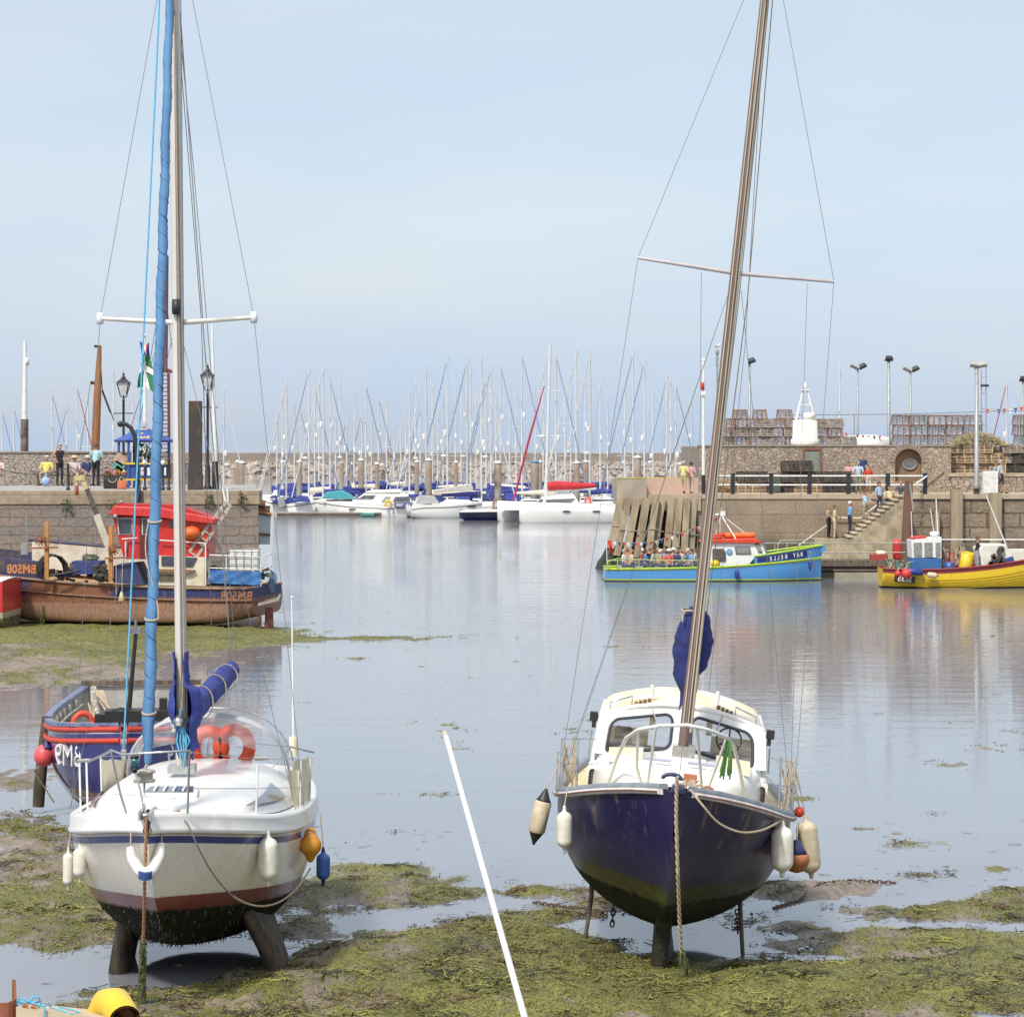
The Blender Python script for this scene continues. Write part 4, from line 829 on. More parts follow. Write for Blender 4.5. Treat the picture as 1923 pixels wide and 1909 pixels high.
q = thing('mooring_line', 'tan rope looping along the navy bow from stem to fender', 'rope', P(1400, 1560, 31)); b = MB(); b.tube(smooth([P(1296, 1482, 30.5), P(1320, 1512, 30.4), P(1350, 1545, 30.5), P(1390, 1562, 30.7), P(1425, 1560, 31.1), P(1450, 1550, 31.5), P(1466, 1540, 32.0)], 4), .014, 6); b.build('line', ROPEW, q, True)
def chain(pts, name, label, s=.062):
    q = thing(name, label, 'chain', pts[0]); b = MB(); pts = [Vector(p) for p in pts]; pp = []
    tot = sum((pts[i+1]-pts[i]).length for i in range(len(pts)-1)); n = int(tot/s)
    for i in range(n):
        d = i*s; k = 0
        while k < len(pts)-2 and d > (pts[k+1]-pts[k]).length: d -= (pts[k+1]-pts[k]).length; k += 1
        e = (pts[k+1]-pts[k]).normalized(); p = pts[k]+e*d; u = e.cross(Vector((0, 0, 1)) if abs(e.z) < .9 else Vector((1, 0, 0))).normalized()
        if i % 2: u = e.cross(u)
        b.tube([p+e*s*.72*math.cos(a)+u*s*.36*math.sin(a) for a in [2*math.pi*j/8 for j in range(8)]], s*.16, 5, closed=True)
    b.build('chain_links', M('chain_rust', (.17, .085, .045), (.08, .05, .035), 9, .85), q, True); return q
def gl(px, py): g = G(px, py); g.z = max(mudh(g.x, g.y), 0)+.012; return g
chain([gl(1005, 1695), gl(1060, 1704), gl(1100, 1712), gl(1150, 1718)], 'mooring_chain', 'rusty chain lying on the mud behind the bow of the navy motor sailer')
chain([gl(1455, 1705), gl(1500, 1692), gl(1540, 1668), gl(1600, 1655), gl(1690, 1658)], 'mooring_chain', 'rusty chain snaking across the brown mud beside the motor sailer stern')
chain([P(1152, 1702, 34), P(1150, 1730, 34), P(1148, 1752, 34)], 'mooring_chain', 'short rusty chain hanging between the motor sailer keel and its leg nearer the pole', .07)
chain([P(1384, 1712, 33.6), P(1385, 1740, 33.4), P(1386, 1756, 33.2)], 'mooring_chain', 'short rusty chain hanging beside the motor sailer leg under the white fender', .07)
# ---------------------------------------------------------------- stone, people
def stonemat(name, ca, cb, mortar, bw, bh, dist=.05, tide=None, weed=None, bumpd=.05, msize=.02, scale=1.0):
    m, t, b = newmat(name); tcd = N(t, 'ShaderNodeTexCoord'); s = N(t, 'ShaderNodeSeparateXYZ'); t.links.new(tcd.outputs['Object'], s.inputs[0])
    cx = N(t, 'ShaderNodeCombineXYZ'); n0 = noise(t, .9, 3); n1 = noise(t, 3.1, 4)
    t.links.new(mth(t, 'ADD', mth(t, 'ADD', s.outputs[0], s.outputs[1]), mth(t, 'MULTIPLY', n0, dist*6)), cx.inputs[0]); t.links.new(mth(t, 'ADD', s.outputs[2], mth(t, 'MULTIPLY', n1, dist*2)), cx.inputs[1])
    k = N(t, 'ShaderNodeTexBrick'); t.links.new(cx.outputs[0], k.inputs[0]); k.inputs['Scale'].default_value = scale; k.inputs['Brick Width'].default_value = bw; k.inputs['Row Height'].default_value = bh
    k.inputs['Mortar Size'].default_value = msize; k.inputs['Mortar Smooth'].default_value = .4; k.inputs['Bias'].default_value = 0; k.offset = .5
    k.inputs['Color1'].default_value = (*ca, 1); k.inputs['Color2'].default_value = (*cb, 1); k.inputs['Mortar'].default_value = (*mortar, 1)
    blot = noise(t, .55, 5, (1, 1, 1.6), .65); fine = noise(t, 7, 5, (1, 1, 1), .7)
    c = mixc(t, ramp(t, blot, [(.36, (0, 0, 0)), (.62, (.85, .85, .85))]), k.outputs[0], mixc(t, .5, cb, mortar)); c = mixc(t, .55, c, ramp(t, fine, [(.3, (.35, .35, .35)), (.7, (1, 1, 1))]), 'MULTIPLY')
    if tide is not None:
        zz = mth(t, 'ADD', s.outputs[2], mth(t, 'MULTIPLY', mth(t, 'SUBTRACT', noise(t, .8, 4, (1, 1, .5)), .5), 1.0))
        c = mixc(t, mth(t, 'SUBTRACT', 1.0, clampn(t, mth(t, 'ADD', mth(t, 'DIVIDE', mth(t, 'SUBTRACT', zz, tide), .9), .5))), c, mixc(t, fine, (.035, .03, .022), (.12, .10, .075)))
    if weed is not None:
        zz = mth(t, 'ADD', s.outputs[2], mth(t, 'MULTIPLY', mth(t, 'SUBTRACT', noise(t, 1.2, 4), .5), 1.6))
        c = mixc(t, mth(t, 'SUBTRACT', 1.0, clampn(t, mth(t, 'ADD', mth(t, 'DIVIDE', mth(t, 'SUBTRACT', zz, weed), .4), .5))), c, mixc(t, fine, (.02, .028, .008), (.10, .13, .03)))
    t.links.new(c, b.inputs['Base Color']); b.inputs['Roughness'].default_value = .9
    bump(t, b, mth(t, 'ADD', mth(t, 'MULTIPLY', k.outputs['Fac'], -1.0), mth(t, 'MULTIPLY', fine, .8)), 1.0, bumpd); return m
def rubblemat(name, ca, cb, cc, mortar, sc=2.2, flat=2.0, edge=.06, bumpd=.06):
    m, t, b = newmat(name); tcd = N(t, 'ShaderNodeTexCoord'); mp = N(t, 'ShaderNodeMapping'); mp.inputs['Scale'].default_value = (1, 1, flat); t.links.new(tcd.outputs['Object'], mp.inputs[0])
    wv = N(t, 'ShaderNodeTexNoise'); wv.inputs['Scale'].default_value = 2.0; t.links.new(mp.outputs[0], wv.inputs[0])
    ad_ = N(t, 'ShaderNodeMixRGB', blend_type='ADD'); ad_.inputs[0].default_value = .25; t.links.new(mp.outputs[0], ad_.inputs[1]); t.links.new(wv.outputs[1], ad_.inputs[2])
    v = N(t, 'ShaderNodeTexVoronoi', feature='F1'); v.inputs['Scale'].default_value = sc; t.links.new(ad_.outputs[0], v.inputs[0])
    e = N(t, 'ShaderNodeTexVoronoi', feature='DISTANCE_TO_EDGE'); e.inputs['Scale'].default_value = sc; t.links.new(ad_.outputs[0], e.inputs[0])
    sp_ = N(t, 'ShaderNodeSeparateXYZ'); t.links.new(v.outputs['Color'], sp_.inputs[0])
    c = ramp(t, sp_.outputs[0], [(0, ca), (.5, cb), (1, cc)]); fine = noise(t, 9, 5, (1, 1, 1), .7); blot = noise(t, .6, 4)
    c = mixc(t, .6, c, ramp(t, fine, [(.3, (.4, .4, .4)), (.7, (1, 1, 1))]), 'MULTIPLY'); c = mixc(t, ramp(t, blot, [(.45, (0, 0, 0)), (.7, (.6, .6, .6))]), c, ca)
    f = clampn(t, mth(t, 'DIVIDE', e.outputs['Distance'], edge)); c = mixc(t, f, mortar, c); t.links.new(c, b.inputs['Base Color']); b.inputs['Roughness'].default_value = .92
    bump(t, b, mth(t, 'ADD', f, mth(t, 'MULTIPLY', fine, .5)), 1.0, bumpd); return m
CLO = {}
def cl(c):
    k = 'cloth_%d' % len(CLO)
    if c not in CLO: CLO[c] = M(k, c, tuple(x*.72 for x in c), 9, .85, bump=.3, bscale=14)
    return CLO[c]
SKIN = M('skin', (.52, .27, .18), (.44, .22, .14), 8, .55)
HAIRS = {'brown': M('hair_brown', (.06, .035, .02), (.1, .06, .03), 30, .7), 'grey': M('hair_grey', (.42, .40, .38), (.3, .29, .28), 30, .7), 'white': M('hair_white', (.68, .66, .62), (.5, .5, .48), 30, .7), 'fair': M('hair_fair', (.36, .22, .09), (.25, .14, .06), 30, .7), 'dark': M('hair_dark', (.02, .016, .012), (.04, .03, .02), 30, .7), 'ginger': M('hair_ginger', (.26, .10, .035), (.18, .07, .02), 30, .7)}
RMS = bpy.data.objects.new('r', bpy.data.meshes.new('r'))
def remesh(mb, vox):
    me = bpy.data.meshes.new('q'); me.from_pydata([tuple(v) for v in mb.v], [], mb.f); o = bpy.data.objects.new('q', me); C.objects.link(o)
    m = o.modifiers.new('r', 'REMESH'); m.mode = 'VOXEL'; m.voxel_size = vox; m.use_smooth_shade = True
    s = o.modifiers.new('s', 'SMOOTH'); s.iterations = 3; s.factor = .5
    dg = bpy.context.evaluated_depsgraph_get(); e = o.evaluated_get(dg).to_mesh()
    vs = np.array([v.co for v in e.vertices]); fs = [tuple(p.vertices) for p in e.polygons]; o.evaluated_get(dg).to_mesh_clear(); bpy.data.objects.remove(o); bpy.data.meshes.remove(me); return vs, fs
def person(label, loc, rz=0, pose='stand', top=(.6, .6, .6), bot=(.1, .1, .12), hair='brown', hat=None, sleeves='short', shorts=False, h=1.72, group='people on the quays', arms='down', fat=1.0, lean=0.0, vox=.026, shoe=(.05, .04, .04), part=None, turn=0):
    t = thing('person', label, 'person', loc, rz, group, sc=h/1.74)
    sit = pose == 'sit'; zp = .50 if sit else .95
    V = Vector; J = {}
    up = lambda x, y, z: V((x, y+lean*(z-.95)*-1, z-.95+zp))
    for s in (-1, 1):
        J['hip', s] = V((.085*s, 0, zp-.02))
        if sit: J['kn', s] = V((.13*s, -.44, .50)); J['an', s] = V((.13*s, -.42-.05*s, .09))
        elif pose == 'walk': J['kn', s] = V((.09*s, -.13 if s > 0 else .02, .51)); J['an', s] = V((.09*s, -.22 if s > 0 else .26, .09 if s > 0 else .14))
        else: J['kn', s] = V((.10*s, -.02, .50)); J['an', s] = V((.105*s, .02, .08))
        J['toe', s] = J['an', s]+V((.02*s, -.15, -.045)); J['sh', s] = up(.185*s*fat, 0, 1.42)
        if arms == 'down': J['el', s] = up(.25*s*fat, .03, 1.15); J['wr', s] = up(.255*s*fat, -.06, .92)
        elif arms == 'folded': J['el', s] = up(.25*s*fat, -.06, 1.17); J['wr', s] = up(-.02*s, -.24, 1.12)
        elif arms == 'lap': J['el', s] = up(.25*s*fat, -.05, 1.16); J['wr', s] = up(.10*s, -.30, 1.05)
        elif arms == 'hips': J['el', s] = up(.34*s, .06, 1.2); J['wr', s] = up(.19*s, -.05, 1.02)
        elif arms == 'rail': J['el', s] = up(.26*s, -.16, 1.18); J['wr', s] = up(.24*s, -.38, 1.10)
        elif arms == 'back': J['el', s] = up(.27*s, .12, 1.18); J['wr', s] = up(.07*s, .16, .98)
        J['ha', s] = J['wr', s]+(J['wr', s]-J['el', s]).normalized()*.06
    hd = up(0, -.02, 1.62)
    seg = []
    def sg(a, b, r0, r1, m): seg.append((V(a), V(b), r0, r1, m))
    sg(up(-.05, 0, .97), up(.05, 0, .97), .135*fat, .135*fat, 1); sg(up(0, 0, .98), up(0, -.01*fat, 1.15), .135*fat, .125*fat, 0); sg(up(-.05, 0, 1.2), up(-.06, 0, 1.36), .11*fat, .105, 0); sg(up(.05, 0, 1.2), up(.06, 0, 1.36), .11*fat, .105, 0)
    sg(up(-.14, 0, 1.40), up(.14, 0, 1.40), .065, .065, 0); sg(up(0, 0, 1.44), up(0, -.01, 1.54), .055, .05, 2)
    sg(hd+V((0, .015, .03)), hd+V((0, -.02, -.06)), .092, .062, 2); sg(hd+V((0, -.095, -.005)), hd+V((0, -.112, -.03)), .018, .020, 2)
    for s in (-1, 1):
        sg(J['hip', s], J['kn', s], .088*fat**.5, .062, 1); sg(J['kn', s], J['an', s], .058, .042, 2 if shorts else 1); sg(J['an', s]-V((0, 0, .03)), J['toe', s], .045, .04, 3)
        sg(J['sh', s], J['el', s], .056, .043, 2 if sleeves == 'none' else 0); sg(J['el', s], J['wr', s], .040, .029, 0 if sleeves == 'long' else 2); sg(J['wr', s], J['ha', s], .030, .034, 2)
        sg(hd+V((.093*s, .01, .0)), hd+V((.096*s, .015, -.03)), .018, .014, 2)
    mb = MB()
    for a, b, r0, r1, m in seg:
        n = 6
        if (b-a).length < 1e-4: continue
        mb.tube([a.lerp(b, i/4) for i in range(5)], [r0+(r1-r0)*i/4 for i in range(5)], 10); mb.sph(a, r0*1.0, 8); mb.sph(b, r1*1.0, 8)
    vs, fs = remesh(mb, vox)
    if len(fs) == 0: vs = np.array([v[:] for v in mb.v]); fs = [tuple(f) for f in mb.f]
    fc = np.array([vs[list(f)].mean(0) for f in fs]); best = np.full(len(fs), 9.0); idx = np.zeros(len(fs), int)
    for a, b, r0, r1, m in seg:
        a_, b_ = np.array(a), np.array(b); d = b_-a_; k = np.clip(((fc-a_) @ d)/max(d @ d, 1e-9), 0, 1); dist = np.linalg.norm(fc-(a_+k[:, None]*d), axis=1)-(r0+(r1-r0)*k)
        w = dist < best; best[w] = dist[w]; idx[w] = m
    mats = [cl(top), cl(bot), SKIN, cl(shoe)]
    o = MB(); o.v = [Vector(v) for v in vs]; o.f = [list(f) for f in fs]; o.m = [mats[i] for i in idx]; o.sm = [True]*len(fs)
    for s in (-1, 1):                                              # fingers and thumb, eyes, mouth
        w, q = J['wr', s], J['ha', s]; d = (q-w).normalized(); e = d.cross(V((1, 0, 0))).normalized()
        o.use(SKIN)
        for k, (off, l) in enumerate(((-.024, .055), (-.008, .068), (.008, .064), (.024, .05))): o.tube([q+e*off, q+e*off*1.1+d*l*.6, q+e*off+d*l-V((.012*s, 0, 0))], [.0095, .0085, .007], 5)
        o.tube([w+d*.02+e*-.03, w+d*.05+e*-.055, w+d*.085+e*-.05], [.011, .010, .008], 5)
        o.use(BLACK).sph(hd+V((.034*s, -.088, .018)), .010, 6)
    o.use(M('lips', (.4, .14, .12), None, 5, .5)).tube([hd+V((-.02, -.082, -.05)), hd+V((.02, -.082, -.05))], .006, 4)
    o.build('body', SKIN, t)
    b = MB(); hr = HAIRS[hair]; rows = []
    for i in range(7):
        a = .02+i/6*1.75; rows.append([hd+V((.106*math.sin(a)*math.cos(c), .02+.112*math.sin(a)*math.sin(c), .025+.112*math.cos(a)+(-.03 if i == 6 and math.sin(c) > .2 else 0)+(.07*max(0, i-3)/3 if math.sin(c) < -.25 else 0))) for c in [2*math.pi*j/12 for j in range(12)]])
    b.grid(rows, closed=True); b.build('hair', hr, t)
    if hat:
        b = MB(); kind, hc = hat
        if kind == 'cap': b.lathe([(.115, .02), (.112, .06), (.09, .11), (.04, .135), (0, .14)], hd+V((0, .01, .02)), 12); b.box(hd+V((0, -.14, .045)), (.14, .11, .012))
        else: b.lathe([(.19, .03), (.185, .045), (.12, .05), (.115, .09), (.09, .13), (.03, .145), (0, .146)], hd+V((0, .01, .015)), 12)
        b.build('hat', cl(hc), t)
    if turn: t.rotation_euler = (0, 0, rz)
    return t
# ---------------------------------------------------------------- blue open boat with the number on its bow
def open_boat():
    t = thing('open_boat', 'dark blue open boat with two red rubbing bands and white number on its bow', 'boat', (-6.36, 43.6, -.02), R(6.8))
    hm = hullmat('open_boat_hull', (.028, .03, .15), [('below', .02, .115, (.55, .05, .03), 0), ('below', .125, .14, (.5, .5, .55), 0), ('below', .215, .30, (.5, .045, .03), .01), ('z', -9, .62, ((.16, .05, .04), (.22, .14, .1)), .03), ('z', -9, .40, ((.05, .045, .03), (.10, .085, .06)), .08)], rough=.14, coat=.8, grime=.02)
    h = Hull([(0, .05, 1.78, .7, 1.6), (.2, .46, 1.76, .42, 1.9), (.6, .88, 1.72, .22, 2.1), (1.4, 1.24, 1.66, .08, 2.3), (2.8, 1.40, 1.62, .02, 2.5), (4.5, 1.32, 1.64, .1, 2.6), (6, 1.08, 1.72, .3, 2.6), (6.9, .90, 1.80, .45, 2.6)], n=26, k=14)
    h.skin(hm, 'hull', t, transom=False)
    INN = M('boat_inside_grey', (.46, .45, .42), (.33, .32, .30), 3, .7, bump=.3)
    b = MB(); rows = [[h.pt(.25+6.6*i/20, j/12)*1.0+Vector((0, 0, 0)) for j in range(-12, 13)] for i in range(21)]
    rows = [[Vector((p.x*.93, p.y, max(p.z+.05, .62))) for p in r] for r in rows]; b.grid(rows); b.build('inside', INN, t)
    b = MB(); rr = []
    for sd in (-1, 1):
        r = []
        for i in range(25):
            y = 6.85*i/24; hb, zs, _, _ = h.at(y); r.append([Vector((sd*(hb+dx), y, zs+dz)) for dx, dz in ((.03, -.02), (.03, .04), (-.10, .04), (-.10, -.03))])
        b.grid(r, False)
    b.build('gunwale', M('gunwale_blue_grey', (.10, .12, .24), (.2, .22, .32), 6, .45), t)
    b = MB()
    for sd in (-1, 1):
        pts = []
        for i in range(20): y = 6.8*i/19; hb, zs, _, _ = h.at(y); pts.append(Vector((sd*(hb+.02), y, zs-.26)))
        b.tube(pts, .035, 6, flat=1.3)
        pts = []
        for i in range(20): y = 6.8*i/19; hb, zs, _, _ = h.at(y); pts.append(Vector((sd*(hb+.02), y, zs-.07)))
        b.tube(pts, .035, 6, flat=1.3)
    b.build('rubbing_band', M('band_red', (.55, .05, .03), (.45, .06, .04), 9, .5), t)
    b = MB(); b.poly([h.pt(6.9, j/10) for j in range(-10, 11)]); b.poly([h.pt(6.88, j/10)+Vector((0, -.05, 0)) for j in range(-10, 11)]); b.build('transom', INN, t)
    b = MB(); b.box((.15, 6.85, 1.87), (2.25, .16, .09)); b.build('stern_beam', WOODOLD, t)
    b = MB()
    for y in (1.6, 3.2, 4.6, 5.8): b.box((0, y, 1.16), (2.1, .22, .05))
    b.build('thwart', M('thwart_grey', (.42, .40, .36), None, 6, .8), t)
    b = MB()
    for sd in (-1, 1):
        for i in range(9): y = 1.2+.55*i; hb, zs, _, _ = h.at(y); b.box((sd*(hb*.93-.05), y, zs-.2), (.05, .05, .36))
        pts = []
        for i in range(12): y = 1.0+5*i/11; hb, zs, _, _ = h.at(y); pts.append((sd*(hb*.93-.09), y, zs-.18))
        b.tube(pts, .03, 6)
    b.build('ribs', M('rib_grey', (.38, .36, .31), None, 6, .8), t)
    b = MB(); b.box((.2, 2.3, 1.70), (1.15, .5, .22)); b.box((.62, 2.2, 1.86), (.14, .2, .3)); b.box((-.3, 2.2, 1.6), (.5, .2, .3)); b.tube([(-.3, 2.1, 1.8), (-.1, 2.05, 1.86), (.1, 2.1, 1.8)], .02, 6); b.build('engine_box', BLACK, t, bevel=.03)
    b = MB(); b.tube([P(240, 1352, 46.2), P(247, 1280, 46.2), P(255, 1190, 46.2)], [.05, .04, .035], 8); b.build('lamp_mast', BLACK, t, True)
    b = MB(); b.box(P(255, 1184, 46.2), (.20, .14, .10)); b.tube([P(255, 1178, 46.2), P(255, 1164, 46.2)], .025, 8); b.build('masthead_lamp', M('lamp_grey', (.18, .18, .2), None, 6, .5), t, True)
    b = MB(); b.tube([P(176, 1292, 50.1), P(178, 1320, 49.8), P(184, 1350, 49.2), P(196, 1378, 48)], [.07, .08, .06, .05], 8); b.build('stern_post', M('post_white_worn', (.55, .52, .45), (.2, .17, .13), 12, .8), t, True)
    b = MB()
    for k in range(8): b.tube([P(180+2*k, 1296, 49.9), P(190+3*k, 1320+4*k, 49), P(205+5*k, 1345+random.uniform(-6, 10), 47.6)], .014, 5)
    b.tube([P(178, 1300, 49.6), P(196, 1318, 48.8), P(225, 1352, 47.2)], .02, 6)
    for k in range(8): b.tube([P(166+3*k, 1320+4*k, 48.6), P(172+2*k, 1345, 48), P(176+3*k, 1368-k, 47.4)], .016, 5)
    b.build('rope_heap', ROPEW, t, True)
    # numbers: lettering follows the bow planking, mirrored as in the picture
    for u0, sd, s in ((0, -1, 'BM9'), (0, 1, 'BM9')):
        a, c = h.pt(1.10, sd*.66), h.pt(.42, sd*.66); mid = (a+c)/2
        n = Vector((sd*.62, -.78, 0)); xdir = Vector((.78, sd*.62, 0))
        up = (h.pt(.75, sd*.85)-h.pt(.75, sd*.55)).normalized()
        p = h.pt(.72, sd*.70)+Vector((sd*.02, -.03, 0)); p.z = 1.20
        p += n*.035
        text(s, .52, frame(p, xdir, (0, 0, 1)), M('number_white', (.75, .75, .75), None, 5, .5), t, bold=-.004, sx=.62, ext=.05)
    return t
OB = open_boat()
q = thing('lifebuoy', 'orange lifebuoy ring leaning on the inside of the blue open boat', 'lifebuoy', P(156, 1358, 46.6)); b = MB()
b.tube([Vector((.16*math.cos(a), .05*math.cos(a), .18*math.sin(a))) for a in [2*math.pi*i/18 for i in range(18)]], .052, 10, closed=True); b.build('ring', M('lifebuoy_red', (.72, .07, .02), None, 5, .5), q)
q = thing('mooring_post', 'weedy timber post standing in the mud before the blue open boat', 'post', G(74, 1508)); b = MB()
b.tube([P(72, 1514, 45.9), P(74, 1480, 45.9), P(79, 1430, 45.9), P(88, 1345, 45.9)], [.10, .105, .10, .085], 10); b.build('timber', M('post_wet_timber', (.10, .07, .045), (.035, .035, .015), 5, .8, bump=.6, stretch=(1, 1, .3)), q, True)
b = MB()
for i in range(160):
    p = P(72+random.uniform(0, 6), random.uniform(1432, 1510), 45.9); a = random.random()*6.3; d = Vector((math.cos(a)*.1, math.sin(a)*.1, 0)); b.add([p+d, p+d*1.3+Vector((.02, 0, -.03)), p+d*1.4+Vector((0, 0, -.1))], [(0, 1, 2)])
b.build('post_weed', WEED, q)
q = thing('buoy', 'pink ball buoy with blue cap hanging between timber post and blue open boat', 'buoy', P(83, 1418, 45.2)); b = MB(); b.sph((0, 0, 0), .178, 18, (1, 1, 1.08)); b.build('buoy_body', M('buoy_pink', (.76, .12, .13), (.66, .08, .08), 4, .45), q)
b = MB(); b.lathe([(.14, .125), (.10, .17), (.05, .215), (.045, .26), (0, .27)], (.05, 0, 0), 12); b.build('buoy_cap', M('buoy_cap_blue', (.03, .025, .13), None, 5, .5), q)
b = MB(); b.tube([Vector((.05, 0, .26)), P(96, 1370, 45.3)-P(83, 1418, 45.2)], .014, 5); b.tube([Vector((-.05, 0, -.17)), Vector((-.2, .1, -.25)), Vector((.03, .3, -.7)), Vector((.1, .4, -.85))], .012, 5); b.build('lanyard', ROPEW, q)
fender('fender', 'slim yellowed fender tied to the weedy timber post by the pink buoy', P(79, 1375, 46.1), .40, .055, M('fender_yellow', (.66, .60, .33), None, 5, .5), line=P(88, 1352, 46))
# ---------------------------------------------------------------- workboat on the mud by the quay
def workboat():
    rz = R(-101); t = thing('workboat', 'rusty blue workboat with red wheelhouse aground beside the quay wall', 'fishing boat', (-21.35, 96.0, .12), rz)
    MX = t.matrix_basis; IV = MX.inverted(); PL = lambda px, py, Y: IV @ P(px, py, Y)
    RS = ((.30, .105, .04), (.10, .05, .035))
    hm = hullmat('workboat_hull', (.022, .03, .115), [('z', -9, .98, ((.25, .11, .06), (.13, .05, .03)), .2), ('z', -9, .76, ((.30, .185, .12), (.21, .10, .06)), .08), ('z', -9, .12, (.012, .011, .01), .02)], rough=.6, coat=0, grime=.2)
    nt_ = hm.node_tree; bsdf = nt_.nodes['Principled BSDF']; old = bsdf.inputs['Base Color'].links[0].from_socket
    tcd = N(nt_, 'ShaderNodeTexCoord'); s_ = N(nt_, 'ShaderNodeSeparateXYZ'); nt_.links.new(tcd.outputs['Object'], s_.inputs[0])
    yy = mth(nt_, 'ADD', s_.outputs[1], mth(nt_, 'MULTIPLY', mth(nt_, 'SUBTRACT', noise(nt_, 1.4, 4), .5), 2.0)); fz = mth(nt_, 'MULTIPLY', mth(nt_, 'MULTIPLY', step(nt_, yy, 4.9, .5), mth(nt_, 'SUBTRACT', 1.0, step(nt_, yy, 7.8, .3))), step(nt_, s_.outputs[2], .9, .1))
    nt_.links.new(mixc(nt_, fz, old, mixc(nt_, noise(nt_, 5, 4), *RS)), bsdf.inputs['Base Color'])
    h = Hull([(0, .08, 2.15, 1.2, 1.4), (1.2, 1.15, 1.95, .75, 1.9), (2.6, 1.7, 1.78, .45, 2.6), (4.4, 1.9, 1.62, .12, 7), (6.5, 1.92, 1.46, .02, 11), (9.5, 1.92, 1.34, .0, 11), (11.8, 1.88, 1.31, .08, 9), (13.0, 1.84, 1.33, .34, 6)], n=30, k=14)
    h.skin(hm, 'hull', t)
    h.deck(M('rusty_deck', (.42, .26, .13), (.30, .17, .08), 2, .85), t, -.12, .05)
    b = MB(); h.rail(b, .05, .02, .0); b.build('rubbing_rail', M('rail_worn_steel', (.22, .15, .11), (.34, .2, .12), 6, .8), t)
    b = MB(); h.rail(b, .035, .03, -.42, y0=2); b.build('lower_rail', M('rail_worn_steel2', (.16, .10, .08), (.26, .14, .08), 6, .8), t)
    for sd in (1, -1):
        b = MB(); b.grid([[Vector((sd*h.at(y)[0]*f, y, h.at(y)[1]+z)) for f, z in ((1, 0), (.99, .70-.012*y), (.955, .72-.012*y), (.95, 0))] for y in [.1+.5*i for i in range(10)]+[5.5]], False); b.poly([Vector((sd*h.at(5.5)[0]*f, 5.5, h.at(5.5)[1]+z)) for f, z in ((1, 0), (.99, .63), (.955, .65), (.95, 0))])
        b.build('bulwark', M('bulwark_navy', (.035, .035, .085), (.10, .07, .05), 2.5, .6, lo=.5, hi=.68), t)
    b = MB(); b.grid([[Vector((-h.at(y)[0]*.93, y, h.at(y)[1]+z)) for z in (0, 1.1)] for y in (3.6, 5, 6, 7, 8.5, 9.5)]); b.build('bulwark_lining', M('lining_white', (.6, .57, .5), (.45, .4, .32), 2, .7), t)
    b = MB(); b.tube([(-h.at(y)[0]*.95, y, h.at(y)[1]+1.12) for y in (3.4, 5, 6.5, 8, 9.5)], .06, 6); b.build('bulwark_rail', M('bulwark_navy'), t)
    b = MB()
    for k in range(5): c = P(94+3*k, 1074, 93); b.tube([c+Vector((.5*math.cos(R(180-30*j)), -.1*k, .62*math.sin(R(30*j)))) for j in range(7)], .035, 6)
    b.tube([P(95, 1080, 92.5), P(120, 1077, 92.5), P(150, 1070, 92.5)], .04, 6); b.build('hose', BLACK, t, True)
    b = MB()
    for k in range(60): c = P(random.choice([random.uniform(95, 200), random.uniform(375, 505)]), random.uniform(1062, 1092), 93+random.random()); b.use(random.choice([RUST, BLACK, GREYM, WOODOLD, M('bulwark_navy')])).box(c, (random.uniform(.06, .3), .15, random.uniform(.05, .22)), (0, random.uniform(-.5, .5), random.random()))
    b.build('deck_clutter', None, t, True)
    b = MB(); b.tube([P(52, 1020, 95), P(49, 968, 95)], .03, 5); b.box(P(46, 1030, 95), (.22, .2, .42)); b.build('vent_stack', GREYM, t, True)
    LT = M('number_orange', (.52, .20, .06), (.34, .13, .05), 14, .8)
    text('BM508', .42, frame(PL(41, 1069, 92.55), (0, 1, 0), (0, 0, 1)), LT, t, bold=.012, sx=.9, ext=.03); text('BM508', .42, frame(PL(445, 1119, 91.4), (0, 1, 0), (0, 0, 1)), M('number_orange_worn', (.34, .15, .06), (.12, .06, .04), 9, .8), t, bold=.012, sx=.95, ext=.03)
    # wheelhouse
    Yn, Yf = 92.4, 94.4
    def slab(pts, Ya, Yb, name, m, par=t, bev=0, b=None):
        b = b or MB(); a = [P(x, y, Ya) for x, y in pts]; c = [p+Vector((0, Yb-Ya, 0)) for p in a]; n = len(a)
        b.add(a+c, [tuple(range(n)), tuple(range(n, 2*n))[::-1]]+[(i, n+i, n+(i+1) % n, (i+1) % n) for i in range(n)]); return b.build(name, m, par, True, bevel=bev)
    wh = slab([(211, 968), (398, 980), (392, 1046), (233, 1050)], Yn, Yf, 'wheelhouse', REDP)
    slab([(203, 966), (214, 950), (300, 953), (405, 974), (398, 984), (300, 972)], Yn-.25, Yf+.25, 'wheelhouse_roof', M('roof_red', (.60, .045, .04), (.5, .03, .03), 4, .4), bev=.03)
    slab([(212, 951), (220, 945), (330, 948), (400, 972), (330, 960), (300, 955)], Yn+.3, Yf-.2, 'roof_coaming', M('coaming_red', (.42, .025, .02), None, 4, .5))
    for x0, x1, nm in ((219, 247, 'side_window'), (268, 284, 'side_window')):
        pts = [(x0+2 if x0 < 250 else x0, 974), (x1, 974), (x1, 1002), (x0+5 if x0 < 250 else x0, 1002)]
        f_ = slab([(p[0]+(-1.5 if i in (0, 3) else 1.5), p[1]+(-1.5 if i < 2 else 1.5)) for i, p in enumerate(pts)], Yn-.03, Yn, nm, WHITEP, wh); slab(pts, Yn-.05, Yn-.03, 'pane', GLASS, wh)
    slab([(263, 973), (287, 973), (287, 1050), (262, 1050)], Yn-.02, Yn, 'door', M('door_maroon', (.12, .02, .02), None, 4, .5), wh)
    slab([(320, 974), (327, 974), (327, 990), (318, 990)], Yn-.03, Yn, 'small_window', GLASS, wh)
